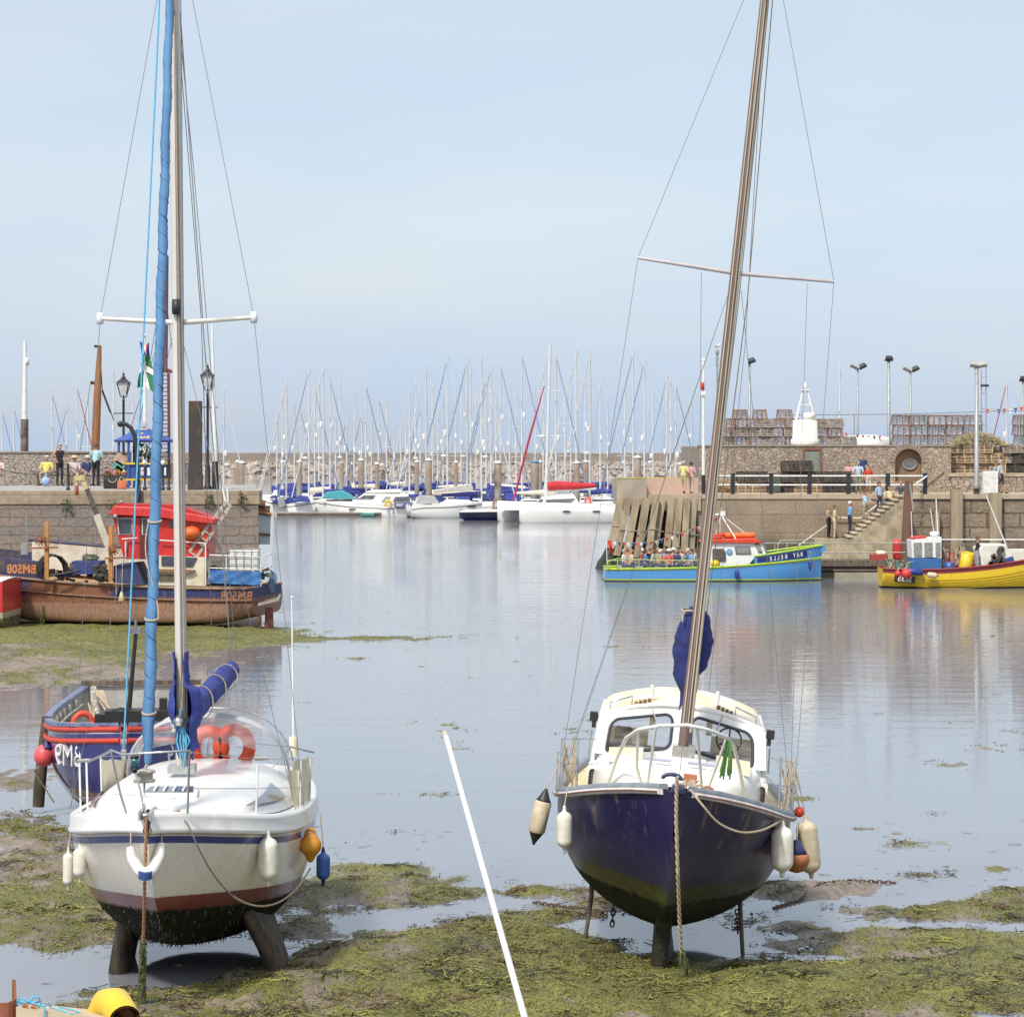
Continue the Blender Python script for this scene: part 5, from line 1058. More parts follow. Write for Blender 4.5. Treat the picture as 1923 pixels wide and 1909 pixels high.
    b = MB(); b.tube([P(229, 1012, Yn-.12), P(258, 1010, Yn-.12)], .022, 6); b.tube([P(236, 1016, Yn-.1), P(236, 1052, Yn-.1)], .03, 6); b.tube([P(300, 1014, Yn-.15), P(386, 1020, Yn-.15)], .022, 6); b.tube([P(386, 1020, Yn-.15), P(386, 1100, Yn-.15)], .025, 6); b.build('hand_rail', WHITEP, wh, True)
    b = MB(); b.lathe([(.07, -.05), (.09, .02), (.06, .08)], P(217, 969, Yn-.2), 8, (R(90), 0, 0)); b.build('flood_lamp', GREYM, wh, True)
    slab([(298, 1043), (384, 1046), (384, 1100), (294, 1098)], Yn-.1, Yf+.1, 'deckhouse', M('deckhouse_cream', (.64, .58, .46), (.5, .38, .22), 2, .6, lo=.5, hi=.72))
    slab([(303, 1044), (326, 1044), (326, 1062), (303, 1062)], Yn-.14, Yn-.1, 'deckhouse_window', GLASS); slab([(349, 1046), (370, 1047), (362, 1064), (349, 1064)], Yn-.14, Yn-.1, 'deckhouse_window', GLASS)
    slab([(290, 1068), (366, 1070), (356, 1076), (290, 1074)], Yn-.25, Yn-.1, 'ledge', TEAK); slab([(298, 1079), (332, 1079), (332, 1090), (298, 1090)], Yn-.16, Yn-.1, 'slatted_panel', WOODOLD)
    slab([(213, 1062), (255, 1058), (272, 1098), (213, 1094)], Yn-.1, Yf, 'fore_casing', M('casing_navy', (.03, .04, .13), (.05, .05, .10), 3, .6)); slab([(134, 1054), (188, 1054), (186, 1078), (138, 1078)], Yn+.4, Yf-.4, 'hopper', M('hopper_blue', (.03, .045, .17), (.16, .16, .17), 5, .6, lo=.55, hi=.7))
    b = MB()
    for k in range(14): a = random.random()*6; b.tube([P(170+14*math.cos(a+q_*.9)+random.uniform(-3, 3), 1046-4*math.sin(a+q_*.9)+random.uniform(-3, 3), 93.4) for q_ in range(5)], .03, 5)
    b.build('green_rope_coil', M('rope_dull_green', (.12, .16, .10), None, 20, .9), t, True)
    OR = M('rusty_orange_post', (.50, .22, .05), (.36, .17, .07), 4, .8); 
    for px, y0, y1, Y in ((88, 980, 1086, 92.6), (208, 988, 1092, 92.2)):
        b = MB(); b.beam(P(px, y1, Y), P(px, y0, Y), .14, .14); g = b.build('gallows_post', OR, t, True); b = MB(); c = P(px+(-12 if px < 100 else 5), y0+(34 if px < 100 else 45), Y-.12)
        b.lathe([(.03, -.06), (.08, -.04), (.08, .04), (.03, .06)], c, 10, (R(90), 0, 0))
        for k in range(10): a = 2*math.pi*k/10; b.beam(c, c+Vector((.2*math.cos(a), 0, .2*math.sin(a))), .035, .05)
        b.beam(c+Vector((-.3, 0, -.28)), c+Vector((.6, 0, -.25)), .06, .06); b.build('chain_wheel', RUST, g, True)
    b = MB()
    for k in range(16): c = P(random.uniform(180, 204), random.uniform(1062, 1086), 92.4); b.box(c, (.18, .18, .16), (random.random(), random.random(), 0))
    b.build('winch_gear', M('winch_black', (.03, .03, .03), (.08, .06, .05), 6, .7), t, True)
    b = MB(); b.beam(P(206, 1030, 93), P(182, 966, 93), .20, .24); der = b.build('derrick', M('derrick_white', (.58, .56, .47), None, 3, .6), t, True)
    b = MB(); b.beam(P(183, 968, 93), P(163, 918, 93), .13, .15); b.build('derrick_arm', M('derrick_dark', (.04, .04, .045), (.1, .08, .06), 5, .6), der, True)
    b = MB(); c = P(151, 897, 93); b.box(c, (.34, .2, .2)); b.box(c+Vector((-.14, 0, -.1)), (.12, .15, .35)); b.beam(c+Vector((.05, 0, 0)), P(163, 918, 93), .15, .15); b.build('derrick_head', M('derrick_yellow', (.6, .48, .25), (.4, .3, .15), 6, .6), der, True)
    b = MB(); b.lathe([(0, -.2), (.07, -.15), (.07, .1), (.02, .2)], P(144, 920, 93), 8); b.tube([P(144, 914, 93), P(145, 900, 93)], .02, 5); b.build('hook_block', M('block_red', (.42, .08, .06), None, 4, .5), der, True)
    b = MB(); b.tube([P(181, 972, 93), P(182, 1042, 93)], .012, 4); b.tube([P(101, 1024, 92.5), P(140, 1009, 92.7), P(175, 985, 93)], .018, 4); b.tube([P(218, 1048, 92), P(218, 1120, 91.5)], .012, 4); b.tube([P(230, 1048, 92), P(229, 1118, 91.5)], .012, 4); b.build('wire_rope', WIRE, t, True)
    b = MB(); b.lathe([(.02, .2), (.06, .1), (.12, -.12), (.08, -.16)], P(228, 1121, 91.4), 8); b.build('hook', M('hook_cream', (.6, .52, .3), None, 6, .6), t, True)
    # after gantry of pierced plate
    b = MB(); GR = M('gantry_grey', (.46, .43, .37), (.36, .32, .25), 4, .65)
    for dy in (0, 1.6):
        a, c = P(363, 1040, Yn+dy), P(428, 946, Yn+dy); d = (c-a).normalized(); n_ = Vector((0, -1, 0)).cross(d).normalized()
        for sgn in (-1, 1): b.beam(a+n_*.16*sgn, c+n_*.10*sgn, .10, .06, up=(0, 1, 0))
        for s in (0, .2, .3, .42, .56, .72, .86, 1): b.beam(a.lerp(c, s)-n_*.16, a.lerp(c, s)+n_*.16, .05, .12, up=(0, 1, 0))
    b.beam(P(428, 946, Yn), P(428, 946, Yn+1.6), .14, .14); b.beam(P(398, 1010, Yn+.4), P(412, 1036, Yn+.4), .05, .05); b.beam(P(402, 1008, Yn+.6), P(416, 1034, Yn+.6), .05, .05); b.build('after_gantry', GR, t, True)
    b = MB(); b.tube([P(424, 946, Yn), P(418, 915, Yn)], .04, 6); b.tube([P(428, 942, Yn), P(427, 915, Yn)], .035, 6); b.build('gantry_pole', WHITEP, t, True)
    b = MB(); b.sph(P(360, 1000, Yn-.1), .30, 12, (1.05, 1, .8)); b.build('orange_float', M('float_orange', (.70, .15, .03), (.6, .1, .02), 4, .5), t, True)
    # stern rails with tarpaulin
    b = MB(); RA = [P(393, 1066, Yn-.5), P(490, 1070, Yn-.9), P(509, 1062, Yn+1.5)]
    for dy in (0, -24, 26): b.tube([p+Vector((0, 0, -dy*Yn/F)) for p in RA], .02, 6)
    for px, y, Y in ((393, 1066, -.5), (425, 1067, -.6), (475, 1070, -.85), (490, 1070, -.9), (509, 1062, 1.5)): b.tube([P(px, y-26, Yn+Y), P(px, y+30, Yn+Y)], .02, 6)
    b.build('stern_rail', WHITEP, t, True)
    b = MB(); rows = []
    for i in range(16):
        s = i/15; a = RA[0].lerp(RA[1], s); rows.append([a+Vector((.03*math.sin(i*1.7+j), -.05-.03*math.sin(s*20+j*2), -.06-.46*j/5)) for j in range(6)])
    b.grid(rows); b.build('tarpaulin', TARP, t, True)
    b = MB(); rows = [[P(506+4*j+3*math.sin(i*1.3), 1068+7*i+3*j, Yn+1.2+.2*math.sin(i+j)) for j in range(4)] for i in range(7)]; b.grid(rows); b.build('hanging_tarpaulin', M('tarpaulin_faded', (.14, .24, .38), (.08, .14, .24), 3, .7), t, True)
    b = MB()
    for i in range(6): b.beam(P(484+1.0*i, 1136-1.8*i, Yn-1.1+.5*i), P(524+.8*i, 1126-1.5*i, Yn-1.1+.5*i), .06, .05)
    b.beam(P(486, 1136, Yn-1), P(490, 1124, Yn+1.4), .06, .05); b.beam(P(522, 1127, Yn-1), P(526, 1116, Yn+1.4), .06, .05); b.build('stern_platform', M('platform_grey', (.34, .30, .26), None, 6, .7), t, True)
    b = MB(); b.prism([P(498, 1140, Yn), P(512, 1140, Yn), P(514, 1186, Yn), P(496, 1190, Yn)], (0, .12, 0)); b.build('rudder', M('rudder_red_brown', (.22, .07, .05), (.12, .05, .04), 5, .8), t, True)
    b = MB(); c = P(488, 1172, Yn)
    for k in range(4): a = R(45+90*k); b.sph(c+Vector((0, .2*math.cos(a), .2*math.sin(a))), .18, 8, (.3, 1, 1))
    b.build('propeller', M('prop_red', (.34, .14, .09), None, 5, .7), t, True)
    # mast on the wheelhouse roof
    b = MB(); b.tube([P(245, 990, 92.9), P(246, 945, 92.9)], .02, 5); b.lathe([(.02, 0), (.06, .05), (.06, .1), (0, .14)], P(228, 946, 93.2), 8); b.tube([P(246, 948, 93), P(236, 946, 93), P(222, 952, 93)], .02, 5); b.build('roof_aerial', GREYM, t, True)
    return t
WB = workboat()
q = thing('water_tank', 'white plastic tank in a wire cage standing on the workboat stern', 'tank', P(460, 1071, 92.8)); b = MB(); b.box((0, 0, .36), (1.0, .9, .72)); b.build('tank_body', M('tank_white', (.70, .70, .66), (.6, .6, .56), 3, .5), q, bevel=.05)
b = MB()
for z in (.02, .25, .5, .75):
    for y in (-.5, .5): b.tube([(-.54, y, z), (.54, y, z)], .014, 5)
    for x in (-.54, .54): b.tube([(x, -.5, z), (x, .5, z)], .014, 5)
for x in (-.54, -.27, 0, .27, .54): b.tube([(x, -.5, 0), (x, -.5, .75)], .014, 5)
b.build('cage', GREYM, q)
def edge_boat():
    t = thing('moored_boat', 'bright red boat hull with weedy white bottom cut off at the picture edge', 'boat', (-24.55, 91.6, .1), R(-92)); IV = t.matrix_basis.inverted()
    hm = hullmat('edge_boat_hull', (.52, .028, .03), [('below', -.1, .04, (.6, .58, .55), 0), ('z', -9, .62, (.42, .38, .30), .02), ('z', -9, .42, ((.05, .065, .02), (.2, .16, .09)), .1)], rough=.4)
    h = Hull([(0, .1, 2.2, .8, 1.4), (1.5, 1.0, 2.0, .4, 2), (4, 1.5, 1.75, .05, 4), (7.4, 1.45, 1.7, .0, 6)], n=14, k=12); h.skin(hm, 'hull', t); h.deck(WHITEP, t)
    b = MB(); b.box((.2, 4.3, 2.35), (1.6, 3.6, 1.3)); b.build('cabin', M('cabin_pale_blue', (.5, .58, .62), None, 3, .5), t, bevel=.05); b = MB()
    for y in (3.4, 4.6, 5.6): b.box((1.01, y, 2.6), (.02, .7, .4))
    b.build('cabin_window', GLASS, t); return t
edge_boat()
# ---------------------------------------------------------------- left quay
def slab(pts, Ya, Yb, name, m, par=None, bev=0):
    """an outline of picture points at distance Ya, given real depth to Yb"""
    b = MB(); a = [P(x, y, Ya) for x, y in pts]; c = [p+Vector((0, Yb-Ya, 0)) for p in a]; n = len(a)
    b.add(a+c, [tuple(range(n)), tuple(range(n, 2*n))[::-1]]+[(i, n+i, n+(i+1) % n, (i+1) % n) for i in range(n)]); return b.build(name, m, par, par is not None, bevel=bev)
LQ = stonemat('quay_purple_stone', (.39, .26, .20), (.29, .255, .22), (.20, .165, .135), 1.25, .34, .10, tide=1.75, bumpd=.06, msize=.02)
CAPS = stonemat('quay_cap_stone', (.50, .38, .255), (.43, .33, .23), (.2, .16, .12), 1.9, 1.5, .0, msize=.012, bumpd=.01)
PAVE = M('quay_paving', (.36, .34, .31), (.30, .28, .265), 1.2, .9, bump=.3)
q = thing('quay_wall', 'stone quay of coursed purple blocks with pale coping behind the workboat', 'quay', (-25, 101, 0))
b = MB(); xe = (485-W0)*101/F; xk = (478-W0)*118/F
b.add([(-60, 101, -1.5), (xe+.12, 101, -1.5), (xk, 118, -1.5), (-60, 118, -1.5), (-60, 101, 4.15), (xe, 101, 4.15), (xk, 118, 4.15), (-60, 118, 4.15)], [(0, 1, 5, 4), (1, 2, 6, 5), (2, 3, 7, 6), (3, 0, 4, 7), (4, 5, 6, 7)]); b.build('wall_face', LQ, q, True)
b = MB(); b.bb((-60, 100.95, 4.154), (xe+.04, 102.2, 4.65)); b.build('coping', CAPS, q, True); b = MB(); b.prism([(-60, 102.2, 4.154), (xe-.1, 102.2, 4.154), (xk, 118, 4.154), (-60, 118, 4.154)], (0, 0, .489)); b.build('quay_top', PAVE, q, True)
b = MB()                                                        # plants in the joints
for px, py, n, w in ((125, 948, 26, 11), (210, 944, 16, 14), (392, 940, 34, 8), (455, 938, 30, 6)):
    for _ in range(n):
        p = P(px+random.gauss(0, w*.5), py+random.gauss(0, 7), 100.85); s = .07
        b.add([p+Vector((random.gauss(0, s), random.gauss(0, s*.5), random.gauss(0, s))) for _ in range(3)], [(0, 1, 2)])
b.build('wall_plants', M('wall_plant', (.04, .06, .018), (.09, .11, .035), 9, .8), q, True)
RW = rubblemat('rubble_wall_grey', (.42, .365, .315), (.34, .28, .24), (.52, .46, .40), (.15, .125, .105), 4.2, 2.4, .06)
q = thing('rubble_wall', 'low rubble stone wall behind the people seated on the left quay', 'wall', (-25, 116.5, 4.65)); b = MB(); b.bb((-60, 116.5, 4.4), ((243-W0)*116.5/F, 117.1, 6.06)); b.build('masonry', RW, q, True)
b = MB(); b.bb((-60, 116.45, 6.06), ((243-W0)*116.5/F, 117.15, 6.13)); b.build('wall_coping', M('coping_grey', (.3, .26, .22), (.22, .19, .16), 2, .9), q, True)
QZ = 4.647
def lq(px, Y): return Vector(((px-W0)*Y/F, Y, QZ))
IRON = M('black_iron', (.018, .018, .022), (.03, .03, .035), 5, .45)
LAMPG = M('lantern_glass', (.62, .63, .62), None, 3, .15)
def street_lamp(label, px, ytop, Y):
    t = thing('street_lamp', label, 'street lamp', lq(px, Y), group='old lanterns on the left quay'); h = H-(ytop-HOR)*Y/F-QZ
    b = MB(); b.lathe([(.17, 0), (.16, .1), (.11, .16), (.10, .9), (.075, 1.0), (.055, 1.15), (.05, h-1.25), (.075, h-1.22), (.045, h-1.18), (.03, h-.98)], n=12)
    b.tube([(-.42, 0, h-1.75), (.42, 0, h-1.75)], .022, 6); b.build('lamp_column', IRON, t)
    z = h-.95
    b = MB(); b.add([(x*r, y*r, zz) for r, zz in ((.13, z), (.24, z+.46)) for x, y in ((-1, -1), (1, -1), (1, 1), (-1, 1))], [(0, 1, 5, 4), (1, 2, 6, 5), (2, 3, 7, 6), (3, 0, 4, 7), (0, 3, 2, 1)]); ln = b.build('lantern', LAMPG, t)
    b = MB()
    for x, y in ((-1, -1), (1, -1), (1, 1), (-1, 1)): b.beam((x*.135, y*.135, z), (x*.245, y*.245, z+.46), .03, .03); b.tube([(x*.03, y*.03, z-.16), (x*.14, y*.14, z-.08), (x*.13, y*.13, z)], .014, 5)
    b.add([(x*.29, y*.29, z+.46) for x, y in ((-1, -1), (1, -1), (1, 1), (-1, 1))]+[(x*.10, y*.10, z+.64) for x, y in ((-1, -1), (1, -1), (1, 1), (-1, 1))], [(0, 1, 5, 4), (1, 2, 6, 5), (2, 3, 7, 6), (3, 0, 4, 7), (0, 3, 2, 1)])
    b.lathe([(.09, z+.64), (.10, z+.70), (.05, z+.74), (.04, z+.80), (.06, z+.83), (.012, z+.88), (.004, z+.98)], n=8); b.build('lantern_cap', IRON, ln); return t
street_lamp('black iron street lamp with glass lantern behind the blue kiosk', 232, 697, 111); street_lamp('black iron street lamp with glass lantern right of the tarred pile', 390, 682, 106)
# kiosk
KB = M('kiosk_blue', (.035, .085, .33), (.03, .07, .27), 5, .5)
t = thing('ticket_kiosk', 'blue hexagonal ticket kiosk with tiled roof and yellow counters on the left quay', 'kiosk', lq(270, 109)); ko = t.location
b = MB(); b.add([(1.25*math.cos(a), 1.1*math.sin(a), 1.95) for a in [R(60*k) for k in range(6)]]+[(1.18*math.cos(a)*.98, 1.0*math.sin(a), 1.86) for a in [R(60*k) for k in range(6)]]+[(0, 0, 2.52)], [(k, (k+1) % 6, 12) for k in range(6)]+[(k, k+6, (k+1) % 6+6, (k+1) % 6) for k in range(6)]+[tuple(range(6, 12))]); rf = b.build('kiosk_roof', KB, t)
YL = M('lettering_yellow', (.75, .55, .25), None, 5, .6)
for s, z, sz in (('Pride', 2.40, .21), ('of', 2.22, .18), ('Brixham', 2.06, .25)):
    y = -1.04*(2.52-z)/.57-.05; text(s, sz, frame(Vector((0, y*.87, z)), (1, 0, 0), (0, .5, .35)), YL, rf, bold=.004, ext=.01, sx=.8)
b = MB()
for k in range(6): a = R(60*k); b.beam((1.02*math.cos(a), .9*math.sin(a), 0), (1.02*math.cos(a), .9*math.sin(a), 1.9), .09, .09)
b.build('kiosk_post', KB, t)
b = MB(); b.add([(1.0*math.cos(a), .88*math.sin(a), z) for z in (.35, .95) for a in [R(60*k) for k in range(6)]], [(k, (k+1) % 6, (k+1) % 6+6, k+6) for k in range(6)]); b.build('kiosk_panel', KB, t)
b = MB()
for z in (.35, 1.0): b.tube([(1.06*math.cos(a), .94*math.sin(a), z) for a in [R(60*k) for k in range(6)]], .055, 4, closed=True)
b.build('counter', YELP, t)
b = MB()
for k in range(5): b.box((-.2+.28*k, -.92+.1*abs(k-2), .68), (.17, .02, .32))
b.build('notice', WHITEP, t)
b = MB()
for k in range(200): p = Vector((random.gauss(.1, .28), random.gauss(-.3, .2), 1.35+random.gauss(0, .25))); b.add([p+Vector((random.gauss(0, .07), random.gauss(0, .07), random.gauss(0, .07))) for _ in range(3)], [(0, 1, 2)])
b.build('hanging_plant', M('kiosk_plant', (.02, .035, .012), (.05, .07, .02), 8, .8), t)
def iron_post(px, Y, y0, label, ball=False, gr='railing posts on the left quay'):
    t = thing('railing_post', label, 'post', lq(px, Y), group=gr); h = (H-(y0-HOR)*Y/F)-QZ; b = MB(); b.lathe([(.08, 0), (.08, .08), (.05, .12), (.045, h-.08), (.06, h-.05), (.03, h)], n=10); b.build('post_shaft', IRON, t)
    if ball: b = MB(); b.sph((0, 0, h+.07), .10, 10); b.build('post_ball', WHITEP, t)
for px, y0, lb, bl in ((128, 870, 'plain black railing post near the seated people on the left quay', 0), (272, 872, 'black railing post with white ball before the kiosk, nearer the bent davit', 1), (306, 872, 'black railing post with white ball before the kiosk, nearer the yacht mast', 1), (317, 862, 'taller plain black railing post beside the kiosk', 0)): iron_post(px, 103.2, y0, lb, bl)
t = thing('chain_rail', 'sagging chain strung along the left quay railing posts', 'chain', lq(60, 103.2)); b = MB(); b.tube(sag(P(-30, 868, 103.2), P(128, 878, 103.2), .35), .018, 5); b.tube(sag(P(128, 874, 103.2), P(272, 880, 103.2), .45), .018, 5); b.build('chain_links', IRON, t, True)
t = thing('davit_post', 'bent black davit post with ladder foot at the quay edge before the kiosk', 'davit', lq(257, 101.3)); b = MB(); Y = 100.8; b.tube([P(260, 985, Y), P(258, 900, Y), P(257, 840, Y), P(253, 818, Y), P(246, 803, Y), P(236, 796, Y), P(226, 795, Y)], .085, 8); b.lathe([(.05, -.12), (.12, -.06), (.12, .05), (.05, .1)], P(226, 796, Y), 8, (R(90), 0, 0)); b.beam(P(266, 975, Y), P(262, 900, Y), .06, .06); b.build('davit_arm', IRON, t, True)
t = thing('mooring_pile', 'broad tarred square pile with lichened top standing on the left quay', 'pile', lq(367, 104)); b = MB(); w = .24; z1 = (H-(753-HOR)*104/F)-QZ
b.add([(x*w*k, y*w*k, z) for z, k in ((0, 1.15), (z1*.3, 1.0), (z1, 1.0)) for x, y in ((-1, -1), (1, -1), (1, 1), (-1, 1))], [(k+4*j, (k+1) % 4+4*j, (k+1) % 4+4*j+4, k+4*j+4) for j in range(2) for k in range(4)]+[(8, 9, 10, 11)]); b.build('pile_timber', M('tarred_timber', (.045, .037, .035), (.11, .065, .03), 3, .8, bump=.6, stretch=(1, 1, .5), lo=.5, hi=.72), t)
t = thing('white_pole', 'tall white flagless pole with black foot beside the right quay lantern', 'pole', lq(402, 106)); b = MB(); b.use(WHITEP).tube([P(404, 868, 106), P(398, 610, 106)], [.10, .045], 10); b.use(IRON).tube([P(404, 866, 106), P(405, 918, 106)], [.12, .15], 10); b.build('pole', WHITEP, t, True)
t = thing('flagpole', 'white flagpole with drooping green and white flag behind the kiosk', 'flagpole', lq(272, 112.5)); b = MB(); b.tube([P(273, 912, 112.5), P(271, 632, 112.5)], [.11, .05], 10); b.sph(P(271, 630, 112.5), .09, 8); b.build('pole', WHITEP, t, True)
fm, tt, bb_ = newmat('flag_green_white'); tcd = N(tt, 'ShaderNodeUVMap'); at_ = N(tt, 'ShaderNodeAttribute', attribute_name='fu'); av = N(tt, 'ShaderNodeAttribute', attribute_name='fv'); u, v = at_.outputs['Fac'], av.outputs['Fac']
def near(x, c, w): return mth(tt, 'LESS_THAN', mth(tt, 'ABSOLUTE', mth(tt, 'SUBTRACT', x, c)), w)
cr = mth(tt, 'MAXIMUM', near(u, .5, .08), near(v, .42, .07)); cb_ = mth(tt, 'MAXIMUM', near(u, .5, .11), near(v, .42, .095))
c_ = mixc(tt, cr, mixc(tt, cb_, (.02, .20, .06), (.01, .01, .01)), (.72, .72, .72)); ca_ = mth(tt, 'GREATER_THAN', v, .74)
jk = mixc(tt, near(u, .5, .12), mixc(tt, near(mth(tt, 'ADD', u, v), 1.35, .16), (.03, .04, .25), (.7, .7, .72)), (.6, .04, .06)); tt.links.new(mixc(tt, ca_, c_, jk), bb_.inputs['Base Color']); bb_.inputs['Roughness'].default_value = .8
b = MB(); rows = []; fu = []; fv = []
for i in range(21):
    r = []
    for j in range(9):
        s, q_ = i/20, j/8; x = 262+28*q_*(1-.25*(1-s))+4*math.sin(s*5+q_*4); y = 640+88*s+8*q_+4*math.sin(q_*5+s*3); r.append(P(x, y, 112.4+.12*math.sin(q_*7+s*6))); fu.append(q_); fv.append(1-s)
    rows.append(r)
b.grid(rows); f_ = b.build('flag', fm, t, True, attrs={'fu': fu, 'fv': fv})
t = thing('planter', 'black planter box full of red and yellow flowers by the orange bag', 'planter', lq(214, 107)); b = MB(); b.box((0, 0, .27), (.78, .5, .54)); b.build('planter_box', M('planter_black', (.02, .018, .02), None, 4, .6), t, bevel=.02)
b = MB()
for k in range(260): p = Vector((random.uniform(-.38, .42), random.uniform(-.25, .25), .55+abs(random.gauss(0, .09)))); b.use(random.choice([M('flower_red', (.5, .04, .06), None, 5, .7), M('flower_yellow', (.65, .45, .06), None, 5, .7), M('kiosk_plant'), M('flower_pink', (.5, .15, .2), None, 5, .7)])); b.add([p+Vector((random.gauss(0, .045), random.gauss(0, .045), random.gauss(0, .045))) for _ in range(3)], [(0, 1, 2)])
b.build('flowers', None, t)
b = MB(); b.tube([(-.02+.17*math.cos(a), -.27, .42+.17*math.sin(a)) for a in [R(180+180*i/8) for i in range(9)]], .022, 6); b.build('rope_handle', ROPEW, t)
t = thing('bag', 'orange shopping bag standing on the quay beside the planter', 'bag', lq(229, 105.5)); b = MB(); b.grid([[Vector((.17*k*x, .1*k*y, z)) for x, y in ((-1, -1), (0, -1.15), (1, -1), (1, 1), (0, 1.1), (-1, 1))] for z, k in ((0, .9), (.05, 1), (.25, 1.03), (.36, .92))], False, True); b.poly([(-.15, -.09, .01), (.15, -.09, .01), (.15, .09, .01), (-.15, .09, .01)]); b.build('bag_body', M('bag_orange', (.55, .17, .07), (.45, .12, .05), 6, .7), t)
b = MB(); b.tube([(-.09, -.1, .35), (-.05, -.1, .48), (.05, -.1, .48), (.09, -.1, .35)], .012, 5); b.build('bag_handle', WHITEP, t)
t = thing('picture_stand', 'stand of tilted painted boards left of the blue kiosk', 'display board', lq(224, 108.5)); b = MB(); b.tube([(0, .05, 0), (0, .05, 1.5)], .03, 6); b.build('stand', IRON, t)
for px, py, c1, c2 in ((226, 862, (.40, .22, .16), (.5, .4, .38)), (222, 877, (.05, .22, .16), (.1, .3, .25)), (224, 887, (.25, .30, .16), (.36, .36, .3))):
    b = MB(); b.box(P(px, py, 108.4), (.46, .03, .40), (0, R(33), 0)); b.build('painted_board', M('board_%d' % px, c1, c2, 7, .6), t, True)
t = thing('bench', 'low wooden bench against the rubble wall on the left quay', 'bench', lq(128, 115.6)); b = MB(); b.box((0, 0, .46), (2.9, .42, .06)); b.build('seat', WOODOLD, t)
for x in (-1.3, 0, 1.3): b = MB(); b.box((x, 0, .215), (.09, .36, .43)); b.build('leg', WOODOLD, t)
# people on the left quay
gl_ = 'people on the left quay'
person('seated white-haired person in a yellow shirt with bag between the feet', lq(88, 115.3), R(-12), 'sit', (.72, .62, .16), (.55, .48, .40), 'white', group=gl_, arms='lap', fat=1.2, h=1.75)
person('standing person in black vest and black trousers with a hand on the hip', lq(112, 114.3), R(35), 'stand', (.02, .02, .025), (.02, .02, .025), 'grey', sleeves='none', group=gl_, arms='hips', h=1.82)
person('seated person in a straw hat and pale top on the quay bench', lq(140, 115.3), R(10), 'sit', (.62, .56, .52), (.5, .45, .36), 'fair', hat=('sun', (.62, .48, .2)), shorts=True, group=gl_, arms='lap', h=1.74)
person('seated person in navy shirt half hidden by the standing pale blue figure', lq(164, 115.3), R(15), 'sit', (.03, .05, .13), (.42, .38, .32), 'grey', hat=('cap', (.6, .58, .55)), group=gl_, arms='lap', h=1.74)
person('standing person in pale blue top and black trousers seen from behind', lq(180, 114.0), R(165), 'stand', (.42, .64, .66), (.015, .015, .02), 'brown', group=gl_, arms='folded', h=1.82, fat=1.15)
person('seated person in pale pink top cut off by the picture edge', lq(-2, 115.3), R(-8), 'sit', (.66, .5, .46), (.5, .4, .34), 'fair', group=gl_, arms='lap', h=1.72)
t = thing('bag', 'light blue carrier bag on the quay at the feet of the yellow shirt', 'bag', lq(86, 114.4)); b = MB(); b.sph((0, 0, .19), .2, 10, (1, .6, 1)); b.tube([(-.06, 0, .34), (0, 0, .55), (.06, 0, .34)], .02, 5); b.build('bag_body', M('bag_blue', (.22, .36, .58), (.4, .5, .66), 5, .6), t)
# boat moored round the corner of the quay: its pale stern
t = thing('moored_boat', 'pale grey-blue boat stern moored just round the end of the left quay', 'boat', P(497, 1015, 112)); b = MB(); rows = []
x0, x1 = 484, 508
b.use(M('stern_grey_blue', (.62, .70, .72), (.54, .61, .63), 3, .5)); slabp = [P(x0, 962, 112), P(x1+1, 966, 112), P(x1-1, 1022, 112), P(x0+4, 1022, 112)]; b.add(slabp+[p+Vector((-1.2, 6, 0)) for p in slabp], [(0, 1, 2, 3), (1, 5, 6, 2), (0, 4, 5, 1), (4, 0, 3, 7)]); b.build('hull', None, t, True)
b = MB(); b.tube([P(x0, 962, 111.9), P(x1+2, 966, 111.9)], .07, 6); b.tube([P(x0, 1002, 111.9), P(x1, 1004, 111.9)], .05, 6); b.build('rubbing_band', TEAK, t, True)
b = MB(); b.box(P(495, 956, 112.4), (.5, .3, .3)); b.box(P(490, 946, 112.4), (.36, .3, .3)); b.build('deck_gear', M('deck_gear_orange', (.4, .17, .06), (.1, .05, .03), 5, .7), t, True)
b = MB(); b.tube([P(483, 950, 112.1), P(508, 952, 112.1)], .03, 6); b.tube([P(505, 952, 112.1), P(506, 966, 112.1)], .03, 6); b.build('stern_rail', IRON, t, True)
# ---------------------------------------------------------------- right quay
WQ = stonemat('quay_tan_stone', (.41, .315, .215), (.34, .265, .185), (.2, .155, .11), 3.6, .95, .05, tide=1.4, weed=1.0, bumpd=.05, msize=.012)
WB2 = stonemat('quay_block_stone', (.44, .34, .24), (.34, .265, .185), (.13, .10, .075), 1.7, .74, .10, tide=1.0, weed=.4, bumpd=.12, msize=.045)
RU = rubblemat('rubble_wall_warm', (.43, .35, .275), (.35, .275, .21), (.52, .43, .345), (.26, .21, .165), 4.2, 1.4, .05)
RUL = rubblemat('rubble_wall_pale', (.44, .365, .285), (.36, .28, .21), (.56, .48, .39), (.2, .16, .125), 3.6, 1.5, .05)
CONC = M('pier_concrete', (.40, .345, .265), (.30, .26, .195), 1.1, .9, bump=.4, stretch=(1, 1, .5))
Z1 = 3.86; QY = 139.0
def rq(px, Y=QY, z=Z1): return Vector(((px-W0)*Y/F, Y, z))
X_ = lambda px, Y=QY: (px-W0)*Y/F
q = thing('quay', 'tan stone quay with steps, block wall and rubble terrace behind the blue passenger boat', 'quay', rq(1500, QY, 0))
b = MB(); b.bb((X_(1312), QY, -1.5), (X_(1702), 145.4, Z1-.25)); b.build('smooth_wall', WQ, q, True)
b = MB(); b.bb((X_(1702), QY+.05, -1.5), (60, 145.4, Z1-.25)); b.build('block_wall', WB2, q, True)
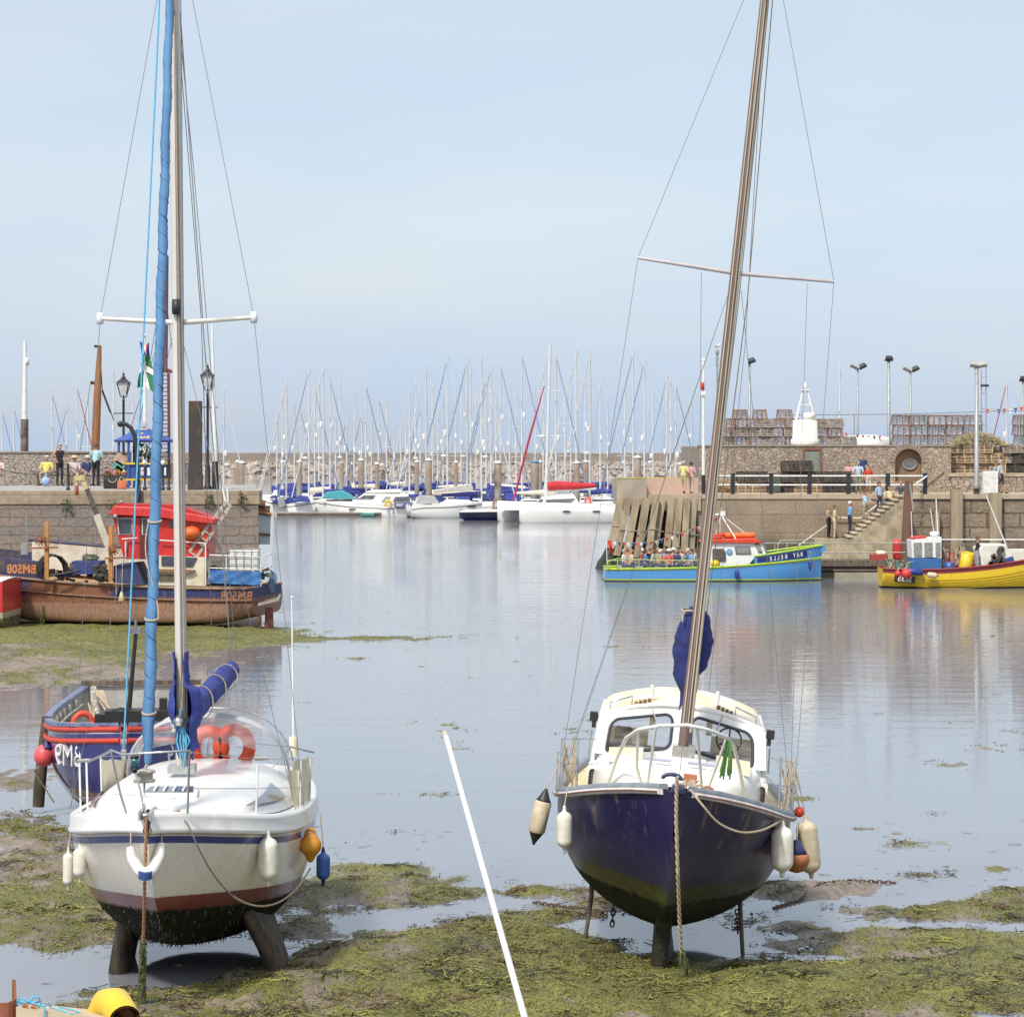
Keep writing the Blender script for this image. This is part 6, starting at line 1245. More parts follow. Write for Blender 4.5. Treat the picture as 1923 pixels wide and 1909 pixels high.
b = MB(); b.bb((X_(1312), QY-.06, Z1-.246), (60, 145.4, Z1)); b.build('coping', M('coping_tan', (.45, .36, .255), (.36, .285, .2), 1.3, .9, bump=.3), q, True)
# rubble wall of the upper terrace with an arched niche
YU = 145.4; ZU = H-(838-HOR)*YU/F
n0, n1 = X_(1650, YU), X_(1764, YU)
b = MB(); b.bb((X_(1312, YU), YU, Z1-.2), (n0, 160, ZU)); b.bb((X_(1786, YU), YU+2.3, Z1-.2), (60, 160, ZU)); b.bb((n1, YU, Z1-.2), (X_(1786, YU), 160, ZU)); b.build('terrace_wall', RU, q, True)
cxn, zn = X_(1706, YU), H-(868-HOR)*YU/F; rn = 25*YU/F; zb = Z1+.6
arch = [(cxn+rn*math.cos(R(a)), zn+rn*math.sin(R(a))) for a in range(0, 181, 12)]+[(cxn-rn, zn-.3), (cxn-rn, zb), (cxn-rn*.5, zb), (cxn, zb), (cxn+rn*.5, zb), (cxn+rn, zb), (cxn+rn, zn-.3)]
outer = []
for x, z in arch:
    d = Vector((x-cxn, z-(zn+zb)/2)); k = min((n1-cxn if d.x > 0 else cxn-n0)/max(abs(d.x), 1e-6), ((ZU if d.y > 0 else Z1-.2)-(zn+zb)/2)/d.y if abs(d.y) > 1e-6 else 1e9); outer.append((cxn+d.x*k, (zn+zb)/2+d.y*k))
cor = [(n1, ZU), (n0, ZU), (n0, Z1-.2), (n1, Z1-.2)]
for c in cor: i = min(range(len(outer)), key=lambda i: math.dist(outer[i], c)); outer[i] = c
b = MB(); b.ring([(x, YU, z) for x, z in outer], [(x, YU, z) for x, z in arch]); b.add([(n0, YU, ZU), (n1, YU, ZU), (n1, 160, ZU), (n0, 160, ZU)], [(0, 1, 2, 3)]); b.build('niche_wall', RU, q, True)
b = MB(); NB = M('niche_render', (.27, .17, .105), (.20, .13, .085), 2, .9, bump=.4); k = len(arch); b.add([(x, YU-.001, z) for x, z in arch]+[(x, YU+.45, z) for x, z in arch], [(i, (i+1) % k, (i+1) % k+k, i+k) for i in range(k)]+[tuple(range(k, 2*k))]); b.build('niche', NB, q, True)
b = MB()
for i in range(15):
    a0, a1 = R(180*i/15+1), R(180*(i+1)/15-1); b.prism([(cxn+r*math.cos(a), YU-.05, zn+r*math.sin(a)) for r, a in ((rn+.02, a0), (rn+.32, a0), (rn+.32, a1), (rn+.02, a1))], (0, .2, 0))
b.build('arch_stones', M('voussoir', (.30, .23, .20), (.24, .19, .17), 2, .9), q, True)
c = Vector((cxn+.12, YU+.40, H-(871-HOR)*YU/F)); pq = thing('plaque', 'oval grey metal plaque inside the arched niche', 'plaque', c); b = MB(); b.use(M('plaque_dark', (.10, .10, .105), (.22, .22, .22), 16, .5, .3)).add([Vector((.36*math.cos(a), -.02, .27*math.sin(a))) for a in [2*math.pi*i/20 for i in range(20)]], [tuple(range(20))]); b.build('plaque_face', None, pq); b = MB(); b.tube([Vector((.38*math.cos(a), -.02, .29*math.sin(a))) for a in [2*math.pi*i/24 for i in range(24)]], .035, 6, closed=True); b.build('plaque_rim', GREYM, pq)
b = MB(); b.bb((X_(1786, YU), YU-.1, Z1-.02), (60, YU+2.3, 4.72)); b.build('ledge_wall', RUL, q, True); b = MB(); b.bb((X_(1780, YU), YU-.16, 4.722), (60, YU+2.3, 4.9)); b.build('ledge_coping', M('coping_tan'), q, True)
b = MB(); b.bb((X_(1310, YU), YU-.06, ZU+.002), (X_(1790, YU), YU+.5, ZU+.08)); b.build('terrace_coping', M('coping_grey'), q, True)
# steps along the wall face
b = MB(); zl = H-(1011-HOR)*137.6/F; xa, xb = X_(1590, 137.6), X_(1692, 137.6); ns = 12
b.bb((X_(1526, 137.6), 136.9, -1.5), (xa, 138.95, zl))
for i in range(ns): x0 = xa+(xb-xa)*i/ns; b.bb((x0, 136.92+.001*i, -1.5), (xa+(xb-xa)*(i+1)/ns+.001, 138.94, zl+(Z1-zl)*(i+1)/ns-.01))
tr = MB()
for i in range(ns): x0 = xa+(xb-xa)*i/ns; z = zl+(Z1-zl)*(i+1)/ns; tr.bb((x0-.06, 136.84, z-.10), (xa+(xb-xa)*(i+1)/ns-.02, 138.93, z+.0))
tr.build('treads', M('tread_worn', (.56, .47, .33), (.46, .38, .27), 2, .9), q, True)
b.bb((xb, 136.93, -1.5), (X_(1703, 137.6), 138.94, Z1-.02)); b.build('steps', M('step_stone', (.44, .355, .24), (.25, .21, .135), 1.6, .9, bump=.6, bscale=5), q, True)
# pier head: concrete block on raking piles
q = thing('pier_head', 'concrete pier head on a fan of raking timber piles above dark weed', 'pier', rq(1200, QY, 0))
b = MB(); b.bb((X_(1158), QY-.3, 3.3), (X_(1214), 144, 4.68)); b.bb((X_(1158)+.05, QY-.5, 3.05), (X_(1214), QY, 3.28)); b.build('cap_block', CONC, q, True)
b = MB(); b.bb((X_(1214), QY-.15, 3.0), (X_(1316), 144, Z1)); b.build('pier_deck', M('deck_stone', (.44, .345, .245), (.36, .28, .2), 1.5, .9), q, True)
b = MB(); b.bb((X_(1214), 141.6, Z1), (X_(1318), 141.9, 4.72)); b.build('parapet', M('parapet_pink', (.52, .36, .29), (.46, .33, .265), 1.5, .85), q, True)
b = MB(); b.bb((X_(1157), 138.68, 4.682), (X_(1290), 138.8, 4.74)); b.build('yellow_edge', M('edge_yellow', (.55, .42, .12), (.4, .32, .12), 3, .7), q, True)
PT = M('pile_timber', (.33, .265, .175), (.2, .155, .10), 2.5, .85, bump=.6, stretch=(1, 1, .15))
for i, (xt, xo, yb, w) in enumerate([(1166, 1146, 1030, 12), (1180, 1158, 1044, 11), (1196, 1175, 1046, 12), (1214, 1196, 1048, 13), (1232, 1217, 1040, 11), (1243, 1226, 1048, 12), (1262, 1250, 1050, 12), (1276, 1266, 1055, 12), (1290, 1284, 1045, 11), (1302, 1296, 1060, 12)]):
    Y = 138.5-.12*(i % 3)+(.5 if i > 4 else 0); b = MB(); w *= 1.12*Y/F; b.beam(P(xo, yb, Y-.7), P(xt, 936, Y), w, w*.9, up=(0, 1, 0)); p = P(xo, yb, Y-.7).lerp(P(xt, 936, Y), .45); b.box(p+Vector((.1, -.18, 0)), (w*1.3, .06, .05)); b.build('raking_pile', PT, q, True)
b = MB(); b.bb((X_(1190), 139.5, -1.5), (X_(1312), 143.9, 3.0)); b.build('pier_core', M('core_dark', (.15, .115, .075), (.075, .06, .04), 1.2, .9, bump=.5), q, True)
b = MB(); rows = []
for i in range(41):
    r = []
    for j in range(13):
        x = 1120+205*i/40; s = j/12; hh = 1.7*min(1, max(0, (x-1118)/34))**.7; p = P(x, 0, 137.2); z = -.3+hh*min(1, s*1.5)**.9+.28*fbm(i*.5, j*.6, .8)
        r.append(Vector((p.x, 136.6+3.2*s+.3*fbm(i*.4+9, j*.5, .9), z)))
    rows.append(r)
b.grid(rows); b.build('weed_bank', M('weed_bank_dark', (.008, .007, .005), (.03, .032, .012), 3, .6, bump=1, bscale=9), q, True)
for px, w, y0 in ((1795, 22, 918), (1868, 22, 925), (1758, 9, 960)):
    t = thing('fender_pile', 'timber fender pile against the block wall, %s' % {1795: 'nearer the rusty leaning pile', 1868: 'behind the yellow boat cabin', 1758: 'thin and dark behind the radar dome'}[px], 'pile', rq(px, QY-.2, 0), group='fender piles of the block wall'); b = MB(); W = w*.0277; b.bb((X_(px)-W/2, QY-.38, -1), (X_(px)+W/2, QY+.02, H-(y0-HOR)*QY/F)); b.build('timber', PT, t, True)
t = thing('mooring_pile', 'leaning rusty brown pile at the foot of the quay steps', 'pile', rq(1705, 136.6, 0)); b = MB(); b.beam(P(1697, 1080, 136.4), P(1707, 903, 136.4), .38, .38, up=(0, 1, 0)); b.build('pile_timber', M('pile_rust_brown', (.17, .085, .055), (.09, .065, .05), 2, .8, bump=.4, stretch=(1, 1, .2)), t, True)
b = MB(); b.beam(P(1709, 908, 136.1), P(1715, 960, 136.1), .08, .05); b.build('rubbing_strip', GREYM, t, True)
# railing along the edge
q = thing('quay_railing', 'white two-bar railing on black posts along the quay edge', 'railing', rq(1550, QY+.3))
for px in (1376, 1448, 1520, 1593, 1667, 1737): b = MB(); x = X_(px, QY+.3); b.bb((x-.11, QY+.2, Z1), (x+.11, QY+.42, Z1+1.05)); b.lathe([(.14, 0), (.14, .04), (0, .06)], (x, QY+.31, Z1+1.05), 8); b.build('railing_post', IRON, q, True)
for z in (.48, .95): b = MB(); b.tube([(X_(1350), QY+.25, Z1+z), (X_(1737), QY+.25, Z1+z)], .042, 6); b.build('rail', WHITEP, q, True)
b = MB(); b.tube([(X_(1742), QY+.25, Z1+.95), (X_(1716), QY-.8, Z1+.55)], .05, 6); b.tube([(X_(1560, 138), 138.8, 2.65), (X_(1620, 138), 138.8, 2.62), (X_(1660, 138), 138.8, 3.5)], .035, 6); b.tube([P(1546, 1000, 138), P(1552, 986, 138), P(1500, 1024, 137)], .035, 6); b.build('stair_rail', WHITEP, q, True)
t = thing('timber_prop', 'long timber prop slanting against the pale rubble wall', 'beam', rq(1745, 142)); b = MB(); b.beam(P(1728, 925, 142), P(1772, 888, 142), .12, .12); b.build('prop', WOODOLD, t, True)
# light tower
t = thing('light_tower', 'stubby white harbour light tower with open lantern frame on the terrace', 'light tower', (X_(1512, 146.6), 146.6, ZU)); s = 146.6/F; b = MB(); b.lathe([(27*s, -.05), (27*s, .38), (24*s, .42), (23*s, 1.42), (20*s, 1.46), (0, 1.47)], n=28); tw = b.build('tower_base', M('tower_white', (.72, .70, .62), (.58, .54, .42), 1.6, .7, lo=.5, hi=.75, bump=.3), t)
b = MB(); b.lathe([(.33, 1.46), (.33, 1.78), (.25, 1.86), (0, 1.87)], (.2, -.2, 0), 16); b.build('tower_hatch', M('tower_white'), t)
b = MB()
for x, y in ((-.5, -.3), (.5, -.3), (.5, .3), (-.5, .3)): b.beam((x, y, 1.5), (x*.22, y*.22, 3.1), .07, .07)
b.box((0, 0, 2.3), (.62, .4, .05)); b.box((0, 0, 3.1), (.5, .4, .06)); b.build('lantern_frame', WHITEP, t); b = MB(); b.lathe([(.09, 3.13), (.10, 3.4), (.06, 3.45), (.02, 3.55)], n=10); b.build('lantern', WHITEP, t)
t = thing('wall_plaque', 'large green-grey tablet with brick-red frame under the white light tower', 'plaque', (X_(1526, YU), YU, ZU-1.0)); b = MB(); b.bb((X_(1511, YU), YU-.06, H-(888-HOR)*YU/F), (X_(1538, YU), YU-.002, H-(847-HOR)*YU/F)); b.build('tablet', M('tablet_green_grey', (.22, .25, .20), (.17, .20, .165), 3, .6), t, True)
b = MB(); zz = [H-(y-HOR)*YU/F for y in (889, 845)]; xx = [X_(p, YU) for p in (1507, 1542)]
b.bb((xx[0], YU-.1, zz[0]), (X_(1511, YU), YU-.003, zz[1])); b.bb((X_(1538, YU), YU-.1, zz[0]), (xx[1], YU-.003, zz[1])); b.bb((xx[0], YU-.11, zz[1]), (xx[1], YU-.003, zz[1]+.14)); b.build('tablet_frame', M('brick_red', (.26, .11, .07), (.18, .08, .05), 5, .9), t, True)
# terrace fence
t = thing('terrace_fence', 'thin grey wire fence standing along the terrace above the wall', 'fence', (X_(1700, 147), 147, ZU)); b = MB()
b.tube([P(1488, 779, 147), P(1700, 777, 147), P(1930, 770, 147)], .03, 5); b.build('top_rail', M('fence_grey', (.28, .33, .36), None, 5, .5), t, True)
for px in (1604, 1740, 1812, 1915): b = MB(); b.tube([(X_(px, 147), 147, ZU), (X_(px, 147), 147, H-(777-HOR)*147/F)], .035, 5); b.build('fence_post', M('fence_grey'), t, True)
# lobster pots: one of each make, then copies
def pot(name, m, rope, w, d, h, kind):
    t = thing(name, '', 'lobster pot'); b = MB(); r = .020
    xs = [-w/2+w*k/3 for k in range(4)] if kind == 'box' else [-w/2, 0, w/2]
    def hoop(x):
        if kind == 'creel': return [(x, -d/2, 0)]+[(x, -d/2*math.cos(a), h*math.sin(a)) for a in [R(15+150*k/7) for k in range(8)]]+[(x, d/2, 0)]
        tp = .86; return [(x, -d/2, 0), (x*tp, -d/2*tp, h*.97), (x*tp, -d/4, h), (x*tp, d/4, h), (x*tp, d/2*tp, h*.97), (x, d/2, 0)]
    hs = [hoop(x) for x in xs]
    if kind == 'creel': r = .034
    for o in hs: b.tube(o, r, 5)
    for k in range(len(hs[0])): b.tube([o[k] for o in hs], r*.9, 4)
    for k in range(4): y = -d/2+d*k/3; b.tube([(-w/2, y, .01), (w/2, y, .01)], r, 4)
    b.build('pot_frame', m, t)
    n = MB()                                                     # the netting, real crossing strands
    fr = [Vector(p) for p in hs[0]]; q = 15
    L = [[Vector(p) for p in o] for o in hs]
    def at(u, v):
        a = u*(len(L)-1); i = min(int(a), len(L)-2); c = v*(len(L[0])-1); j = min(int(c), len(L[0])-2)
        return L[i][j].lerp(L[i+1][j], a-i).lerp(L[i][j+1].lerp(L[i+1][j+1], a-i), c-j)
    for k in range(-q, q+1):
        for sg in (1, -1):
            pts = [at(u, min(1, max(0, (k/q)+sg*u*.5+(0 if sg > 0 else .5)))) for u in (0, .2, .4, .6, .8, 1) if 0 <= (k/q)+sg*u*.5+(0 if sg > 0 else .5) <= 1]
            if len(pts) > 1: n.tube(pts, .018 if kind == 'creel' else .011, 3, False)
    for x in (-w/2, w/2):
        for k in range(6): y = -d/2+d*k/5; n.tube([(x, y, 0), (x*.9, y*.5, h*.92)], .007, 3, False)
    n.tube([(w*.12+.10*math.cos(a), -d/2*.95-.01, h*.5+.10*math.sin(a)) for a in [2*math.pi*k/10 for k in range(10)]], .02, 4, closed=True)
    n.build('pot_netting', rope, t); return t
PB = M('pot_frame_rust', (.22, .10, .06), (.34, .2, .13), 8, .8); PN = M('pot_net_brown', (.20, .13, .09), (.32, .24, .19), 14, .9); PG = M('pot_frame_grey', (.25, .20, .16), (.38, .33, .28), 8, .8); PNG = M('pot_net_grey', (.17, .13, .11), (.30, .25, .21), 14, .9); PK = M('pot_frame_dark', (.035, .03, .028), (.12, .09, .07), 8, .8); PTN = M('pot_frame_tan', (.50, .38, .22), (.38, .28, .16), 8, .8)
protos = {'rust': pot('lobster_pot', PB, PN, .80, .6, .48, 'box'), 'grey': pot('lobster_pot', PG, PNG, .78, .6, .46, 'creel'), 'dark': pot('lobster_pot', PK, M('pot_net_dark', (.03, .027, .024), (.08, .07, .06), 12, .9), .92, .62, .56, 'creel'), 'tan': pot('lobster_pot', PTN, PN, .86, .6, .54, 'creel'), 'wide': pot('lobster_pot', PB, PNG, 1.02, .7, .54, 'box')}
trees = {k: family(o) for k, o in protos.items()}; used = set()
ORD = ['first', 'second', 'third', 'fourth', 'fifth', 'sixth', 'seventh', 'eighth']
def place_pot(k, loc, rz, label, group, sc=None):
    if k not in used:
        used.add(k); o = protos[k]; o.location = loc; o.rotation_euler = (0, 0, rz); o['label'] = label; o['group'] = group
        if sc: o.scale = sc
        return o
    return dup(protos[k], loc, rz, label, group, sc, trees[k])
def stack(px0, dx, rows, Y, z0, dz, kinds, where, group, jit=.05):
    for r, n in enumerate(rows):
        if isinstance(n, int): n = list(range(n))
        for c in n:
            k = random.choice(kinds); nm = {'rust': 'rusty brown', 'grey': 'grey', 'dark': 'dark', 'tan': 'tan', 'wide': 'reddish brown'}[k]
            place_pot(k, (X_(px0+dx*c, Y)+random.uniform(-jit, jit), Y+random.uniform(-.1, .1), z0+dz*r), R(random.uniform(-13, 13)), '%s pot %s, row %d up, %s from left' % (nm, where, r+1, ORD[int(c)]), group)
stack(1366, 24, [6, 6, 6, [1, 2.6, 4.5]], 147.6, ZU+.08, .49, ['rust', 'rust', 'grey'], 'left of the light tower', 'lobster pots left of the light tower')
stack(1540, 28, [[0, 1, 1.9], 2, [0, 1]], 147.4, ZU+.08, .49, ['grey', 'rust'], 'right of the light tower', 'lobster pots right of the light tower')
stack(1692, 33.5, [5, 5, 5], 147.4, ZU+.08, .555, ['wide'], 'above the arched niche', 'lobster pots above the niche', .02)
stack(1920, 30, [2, 2, 2], 147.4, ZU+.08, .555, ['wide'], 'at the far end of the terrace', 'lobster pots at the terrace end', .02)
stack(1398, 27, [[0, 1, 2], [0, 1]], 143.6, Z1, .58, ['dark', 'dark', 'tan'], 'behind the railing beside the green bin', 'lobster pots beside the green bin')
stack(1484, 25, [5, 5, [0, 1]], 143.9, Z1, .58, ['dark', 'dark', 'dark', 'tan'], 'behind the railing under the tablet', 'lobster pots under the tablet')
stack(1796, 26, [4, 4, 3], YU+1.2, 4.902, .56, ['tan'], 'on the ledge behind the lamp post', 'lobster pots on the ledge', .02)
stack(1892, 24, [3, 3, 2], YU+1.2, 4.902, .56, ['dark', 'grey'], 'on the ledge beside the white cabinet', 'lobster pots by the cabinet')
b = MB()
for k in range(900):
    u, v = random.uniform(-1, 1), random.random(); p = Vector((X_(1830, 147.5)+u*1.5, 146.7+random.uniform(-.6, .6), ZU+.1+(1-u*u)*.7*v)); d = Vector((random.gauss(0, .14), random.gauss(0, .1), random.gauss(0, .08))); b.tube([p-d, p+Vector((0, 0, random.gauss(0, .04))), p+d], .014, 3, False)
t = b.build('net_heap', M('net_straw', (.46, .40, .24), (.30, .26, .15), 5, .9)); tag(t, 'heap of straw coloured fishing net on the terrace behind the lamp post', 'fishing net')
b = MB()
for k in range(140): p = rq(1355+random.uniform(-14, 14), 143.5, Z1+abs(random.gauss(0, .22))); d = Vector((random.gauss(0, .2), random.gauss(0, .1), random.gauss(0, .08))); b.tube([p-d, p+d], .016, 3, False)
tag(b.build('rope_heap', M('rope_tan', (.42, .26, .13), None, 6, .9)), 'heap of tan rope on the quay at the railing end', 'rope heap')
t = thing('wheelie_bin', 'green rubbish bin standing among lobster pots behind the railing', 'bin', rq(1456, 142.8)); b = MB(); b.box((0, 0, .42), (.5, .5, .78), taper=1.15); b.build('bin_body', M('bin_green', (.07, .11, .07), None, 4, .5), t, bevel=.03); b = MB(); b.box((0, 0, .86), (.62, .62, .07)); b.build('bin_lid', M('bin_green'), t, bevel=.02)
t = thing('cabinet', 'white electrical cabinet with louvred door on the quay edge', 'cabinet', rq(1859, 140.2)); b = MB(); b.box((0, 0, .6), (.76, .5, 1.18)); b.build('cabinet_body', WHITEP, t, bevel=.015)
b = MB(); b.box((-.04, -.262, .6), (.62, .02, 1.08)); d_ = b.build('cabinet_door', M('door_white', (.70, .70, .66), None, 4, .5), t, bevel=.008); b = MB(); b.box((-.28, -.28, .6), (.03, .02, .12)); b.build('handle', GREYM, d_)
for px in (1798, 1834): t = thing('bollard', 'black iron bollard block on the quay edge, %s' % ('left of the lamp post' if px < 1800 else 'at the foot of the lamp post'), 'bollard', rq(px, 139.6)); b = MB(); b.lathe([(.17, 0), (.12, .06), (.12, .2), (.18, .26), (.16, .3), (0, .32)], n=10); b.build('bollard_body', IRON, t)
# lamp posts
def flood(label, px, ytop, Y, zb, heads, r=.07, wide=False):
    t = thing('lamp_post', label, 'lamp post', (X_(px, Y), Y, zb), group='lamp posts of the right quay'); h = H-(ytop-HOR)*Y/F-zb; b = MB(); b.lathe([(r*1.4, 0), (r*1.3, .5), (r, .6), (r*.8, h)], n=10); b.build('lamp_column', GREYM, t)
    for dx, ang, m in heads:
        b = MB(); b.tube([(0, 0, h-.05), (dx, 0, h+.12)], .03, 5); rot = Euler((R(-30), R(ang), 0)); b.box((dx, -.05, h+.16), (.46, .30, .22), rot, .7); b.build('lamp_head', m, t)
    return t
HD = M('lamp_head_dark', (.03, .03, .035), None, 5, .4); HG = M('lamp_head_grey', (.40, .40, .38), None, 5, .4)
flood('slim lamp post with one dark floodlight above the lobster pots beside the mast', 1408, 682, 151, ZU, [(.08, -18, HD)])
flood('lamp post with twin floodlights standing nearest the light tower', 1611, 692, 156, ZU, [(-.2, 25, HG), (.26, -25, HD)])
flood('thick lamp post with a single black floodlight pointing straight out', 1669, 678, 150, ZU, [(0, 0, HD)], .10)
flood('lamp post with twin floodlights behind the stacked reddish pots', 1710, 697, 156, ZU, [(-.2, 25, HG), (.26, -25, HD)])
flood('stout grey lamp post beside the white cabinet on the quay edge', 1834, 690, 141, Z1, [(-.12, 10, HG), (.3, -10, HG)], .13)
flood('lamp post with dark floodlight at the far right picture edge', 1921, 716, 154, ZU, [(0, 0, HD)])
t = thing('aerial_mast', 'thin twin-pole aerial mast behind the stout grey lamp post', 'aerial mast', (X_(1847, 149), 149, ZU)); b = MB()
for dx in (-.12, .14): b.tube([(dx, 0, 0), (dx, 0, 4.6 if dx > 0 else 4.3)], .03, 6)
for z in (1.2, 2.1, 3.0, 3.9): b.tube([(-.12, 0, z), (.14, 0, z)], .02, 5)
b.build('aerial_poles', M('fence_grey'), t); b = MB(); b.box((.05, -.1, 3.4), (.45, .15, .12)); b.build('camera_box', HD, t)
t = thing('harbour_light', 'white and black harbour light pole with red lamp at the pier end', 'light pole', rq(1321, 139.6)); b = MB(); z1 = H-(676-HOR)*139.6/F-Z1; b.use(IRON).tube([(0, 0, 0), (0, 0, 1.0)], .11, 10); b.use(WHITEP).tube([(0, 0, 1.0), (0, 0, z1)], [.085, .06], 10); b.build('pole', None, t)
b = MB(); z2 = H-(725-HOR)*139.6/F-Z1; b.lathe([(.05, -.2), (.10, -.16), (.10, .16), (.05, .2)], (-.06, -.14, z2), 10); b.build('red_lamp', M('lamp_red', (.65, .03, .02), None, 4, .3), t); b = MB(); b.box((0, 0, z1+.05), (.16, .12, .14)); b.box((-.05, -.05, z2-.36), (.3, .2, .22)); b.build('lamp_box', WHITEP, t)
t = thing('instrument_pole', 'slim pole with weather instruments rising behind the brown mast', 'pole', (X_(1347, 147), 147, ZU)); b = MB(); z1 = H-(668-HOR)*147/F-ZU; b.tube([(0, 0, 0), (0, 0, z1)], .05, 8); b.box((0, 0, z1-.3), (.16, .14, .5)); b.lathe([(.03, z1), (.1, z1+.1), (.1, z1+.3), (.03, z1+.4)], n=8); b.build('pole', GREYM, t)
t = thing('gull', 'white gull perched on top of the instrument pole', 'gull', (X_(1347, 147), 147, ZU+z1+.4)); b = MB(); body = [(-.20, 0, .10), (-.10, 0, .12), (.0, 0, .13), (.09, 0, .17), (.13, 0, .23), (.17, 0, .25), (.23, 0, .235)]; b.tube(body, [.015, .06, .075, .06, .045, .04, .008], 8); b.use(GREYM); b.sph((-.06, -.055, .14), .09, 8, (1.3, .3, .5)); b.sph((-.06, .055, .14), .09, 8, (1.3, .3, .5)); b.use(ORANGE); b.tube([(.02, -.02, .07), (.02, -.02, 0)], .008, 4); b.tube([(.02, .02, .07), (.02, .02, 0)], .008, 4); b.build('body', M('gull_white', (.75, .75, .74), None, 5, .7), t)
def bunting(name, label, pts, n, s, cols):
    t = thing(name, label, 'bunting', pts[0]); b = MB(); pp = []
    for i in range(len(pts)-1): pp += sag(pts[i], pts[i+1], (pts[i+1]-pts[i]).length*.03, 8)[:-1]
    pp.append(pts[-1]); b.tube(pp, .012, 4); b.build('cord', ROPEW, t, True); b = MB()
    for k in range(n):
        u = (k+.5)/n*(len(pp)-1); i = min(int(u), len(pp)-2); p = pp[i].lerp(pp[i+1], u-i); d = (pp[i+1]-pp[i]).normalized(); w = Vector((0, random.uniform(-.1, .1), -s*1.15)); b.use(cl(cols[k % len(cols)])).add([p-d*s*.42, p+d*s*.42, p+w+d*random.uniform(-.1, .1)*s], [(0, 1, 2)])
    b.build('pennants', None, t, True)
RWB = [(.6, .03, .05), (.7, .7, .7), (.03, .05, .22)]
bunting('bunting', 'red, white and blue bunting strung from the aerial mast along the terrace', [P(1849, 768, 148), P(1945, 760, 147)], 9, .26, RWB); bunting('bunting', 'small bunting strung low between fence and lamp post over the white dinghy', [P(1584, 812, 149), P(1668, 818, 149)], 8, .2, RWB)
t = thing('dinghy', 'white upturned dinghy lying on the terrace behind the wall', 'dinghy', (X_(1630, 149), 149, ZU)); h = Hull([(0, .05, -.02, -.5, 1.5), (.6, .5, -.02, -.62, 2), (1.6, .7, -.02, -.66, 2.5), (2.6, .6, -.02, -.55, 2.5)], n=10, k=8); o = h.skin(WHITEP, 'hull', t); t.rotation_euler = (0, R(180), R(90)); t.location = (X_(1672, 149), 149.5, ZU)
# people on the right quay
gr = 'people on the right quay'
def pp_(label, px, Y, z, rz, pose='stand', *a, **k): k.setdefault('group', gr); return person(label, (X_(px, Y), Y, z), R(rz), pose, *a, **k)
pp_('person with tan bald head, beige top and dark trousers, leftmost on the steps', 1556, 138.2, zl, 60, 'stand', (.45, .36, .26), (.02, .02, .03), 'fair', arms='folded')
pp_('person in pale yellow top and cream trousers waiting at the foot of the steps', 1568, 137.8, zl, 70, 'stand', (.66, .56, .28), (.55, .48, .34), 'brown', arms='folded')
pp_('person in white hat, bright blue top and navy trousers on the lowest step', 1596, 137.9, zl+.18, 100, 'stand', (.18, .40, .66), (.02, .025, .07), 'grey', hat=('cap', (.72, .72, .72)))
pp_('person in blue and white striped top and beige trousers coming down the steps', 1625, 137.8, zl+.75, 55, 'walk', (.50, .64, .74), (.36, .31, .22), 'brown', fat=1.15, arms='rail')
pp_('person in plain pale blue top with dark glasses high on the steps', 1651, 137.8, zl+1.2, 45, 'walk', (.36, .55, .72), (.05, .07, .12), 'dark', fat=1.1)
pp_('large person in pale yellow shirt sitting at the top of the steps', 1670, 138.0, zl+1.45, 30, 'sit', (.70, .60, .34), (.03, .05, .12), 'brown', fat=1.35, arms='lap')
pp_('person in dark grey top sitting beside the large yellow shirted one', 1692, 138.2, Z1-.55, -30, 'sit', (.06, .07, .08), (.25, .25, .28), 'fair', arms='rail')
pp_('person in light blue shirt and grey trousers leaning on the white railing', 1612, 139.9, Z1, -12, 'stand', (.44, .52, .62), (.30, .29, .24), 'grey', arms='rail', fat=1.1, lean=.06)
pp_('person in navy shirt standing behind the one leaning on the railing', 1620, 141.6, Z1+.35, 0, 'stand', (.03, .05, .16), (.05, .06, .1), 'fair')
pp_('person in bright red top and white shorts behind the railing', 1631, 140.8, Z1, 8, 'stand', (.62, .06, .03), (.62, .6, .56), 'ginger', shorts=True, h=1.5)
pp_('person in pink top sitting on the terrace ledge above the railing', 1594, 144.6, Z1+.45, 0, 'sit', (.66, .36, .36), (.5, .2, .12), 'brown', shorts=True, arms='lap', h=1.6)
t = thing('wall_bench', 'long stone ledge seat along the foot of the terrace wall', 'bench', rq(1570, 144.9)); b = MB(); b.box((0, 0, .465), (4.6, .7, .09)); b.build('seat', M('coping_grey'), t); b = MB(); b.box((0, .1, .205), (4.4, .4, .41)); b.build('base', RUL, t)
pp_('person in yellow shirt and beige shorts walking away along the pier', 1284, 139.6, Z1, 150, 'walk', (.68, .64, .28), (.52, .42, .26), 'grey', shorts=True, h=1.74, fat=1.1)
pp_('person in pink top and beige trousers walking away beside the yellow shirt', 1298, 139.8, Z1, 160, 'walk', (.66, .34, .38), (.50, .43, .33), 'dark', h=1.68)
pp_('person in pale grey top and dark shorts walking behind the white cabinet', 1879, 141.0, Z1, 62, 'walk', (.56, .58, .55), (.06, .06, .07), 'grey', shorts=True, h=1.76, fat=1.2)
pp_('mostly hidden person in pale blue behind the white cabinet', 1869, 141.6, Z1, 70, 'walk', (.38, .5, .64), (.1, .1, .12), 'ginger', h=1.66)
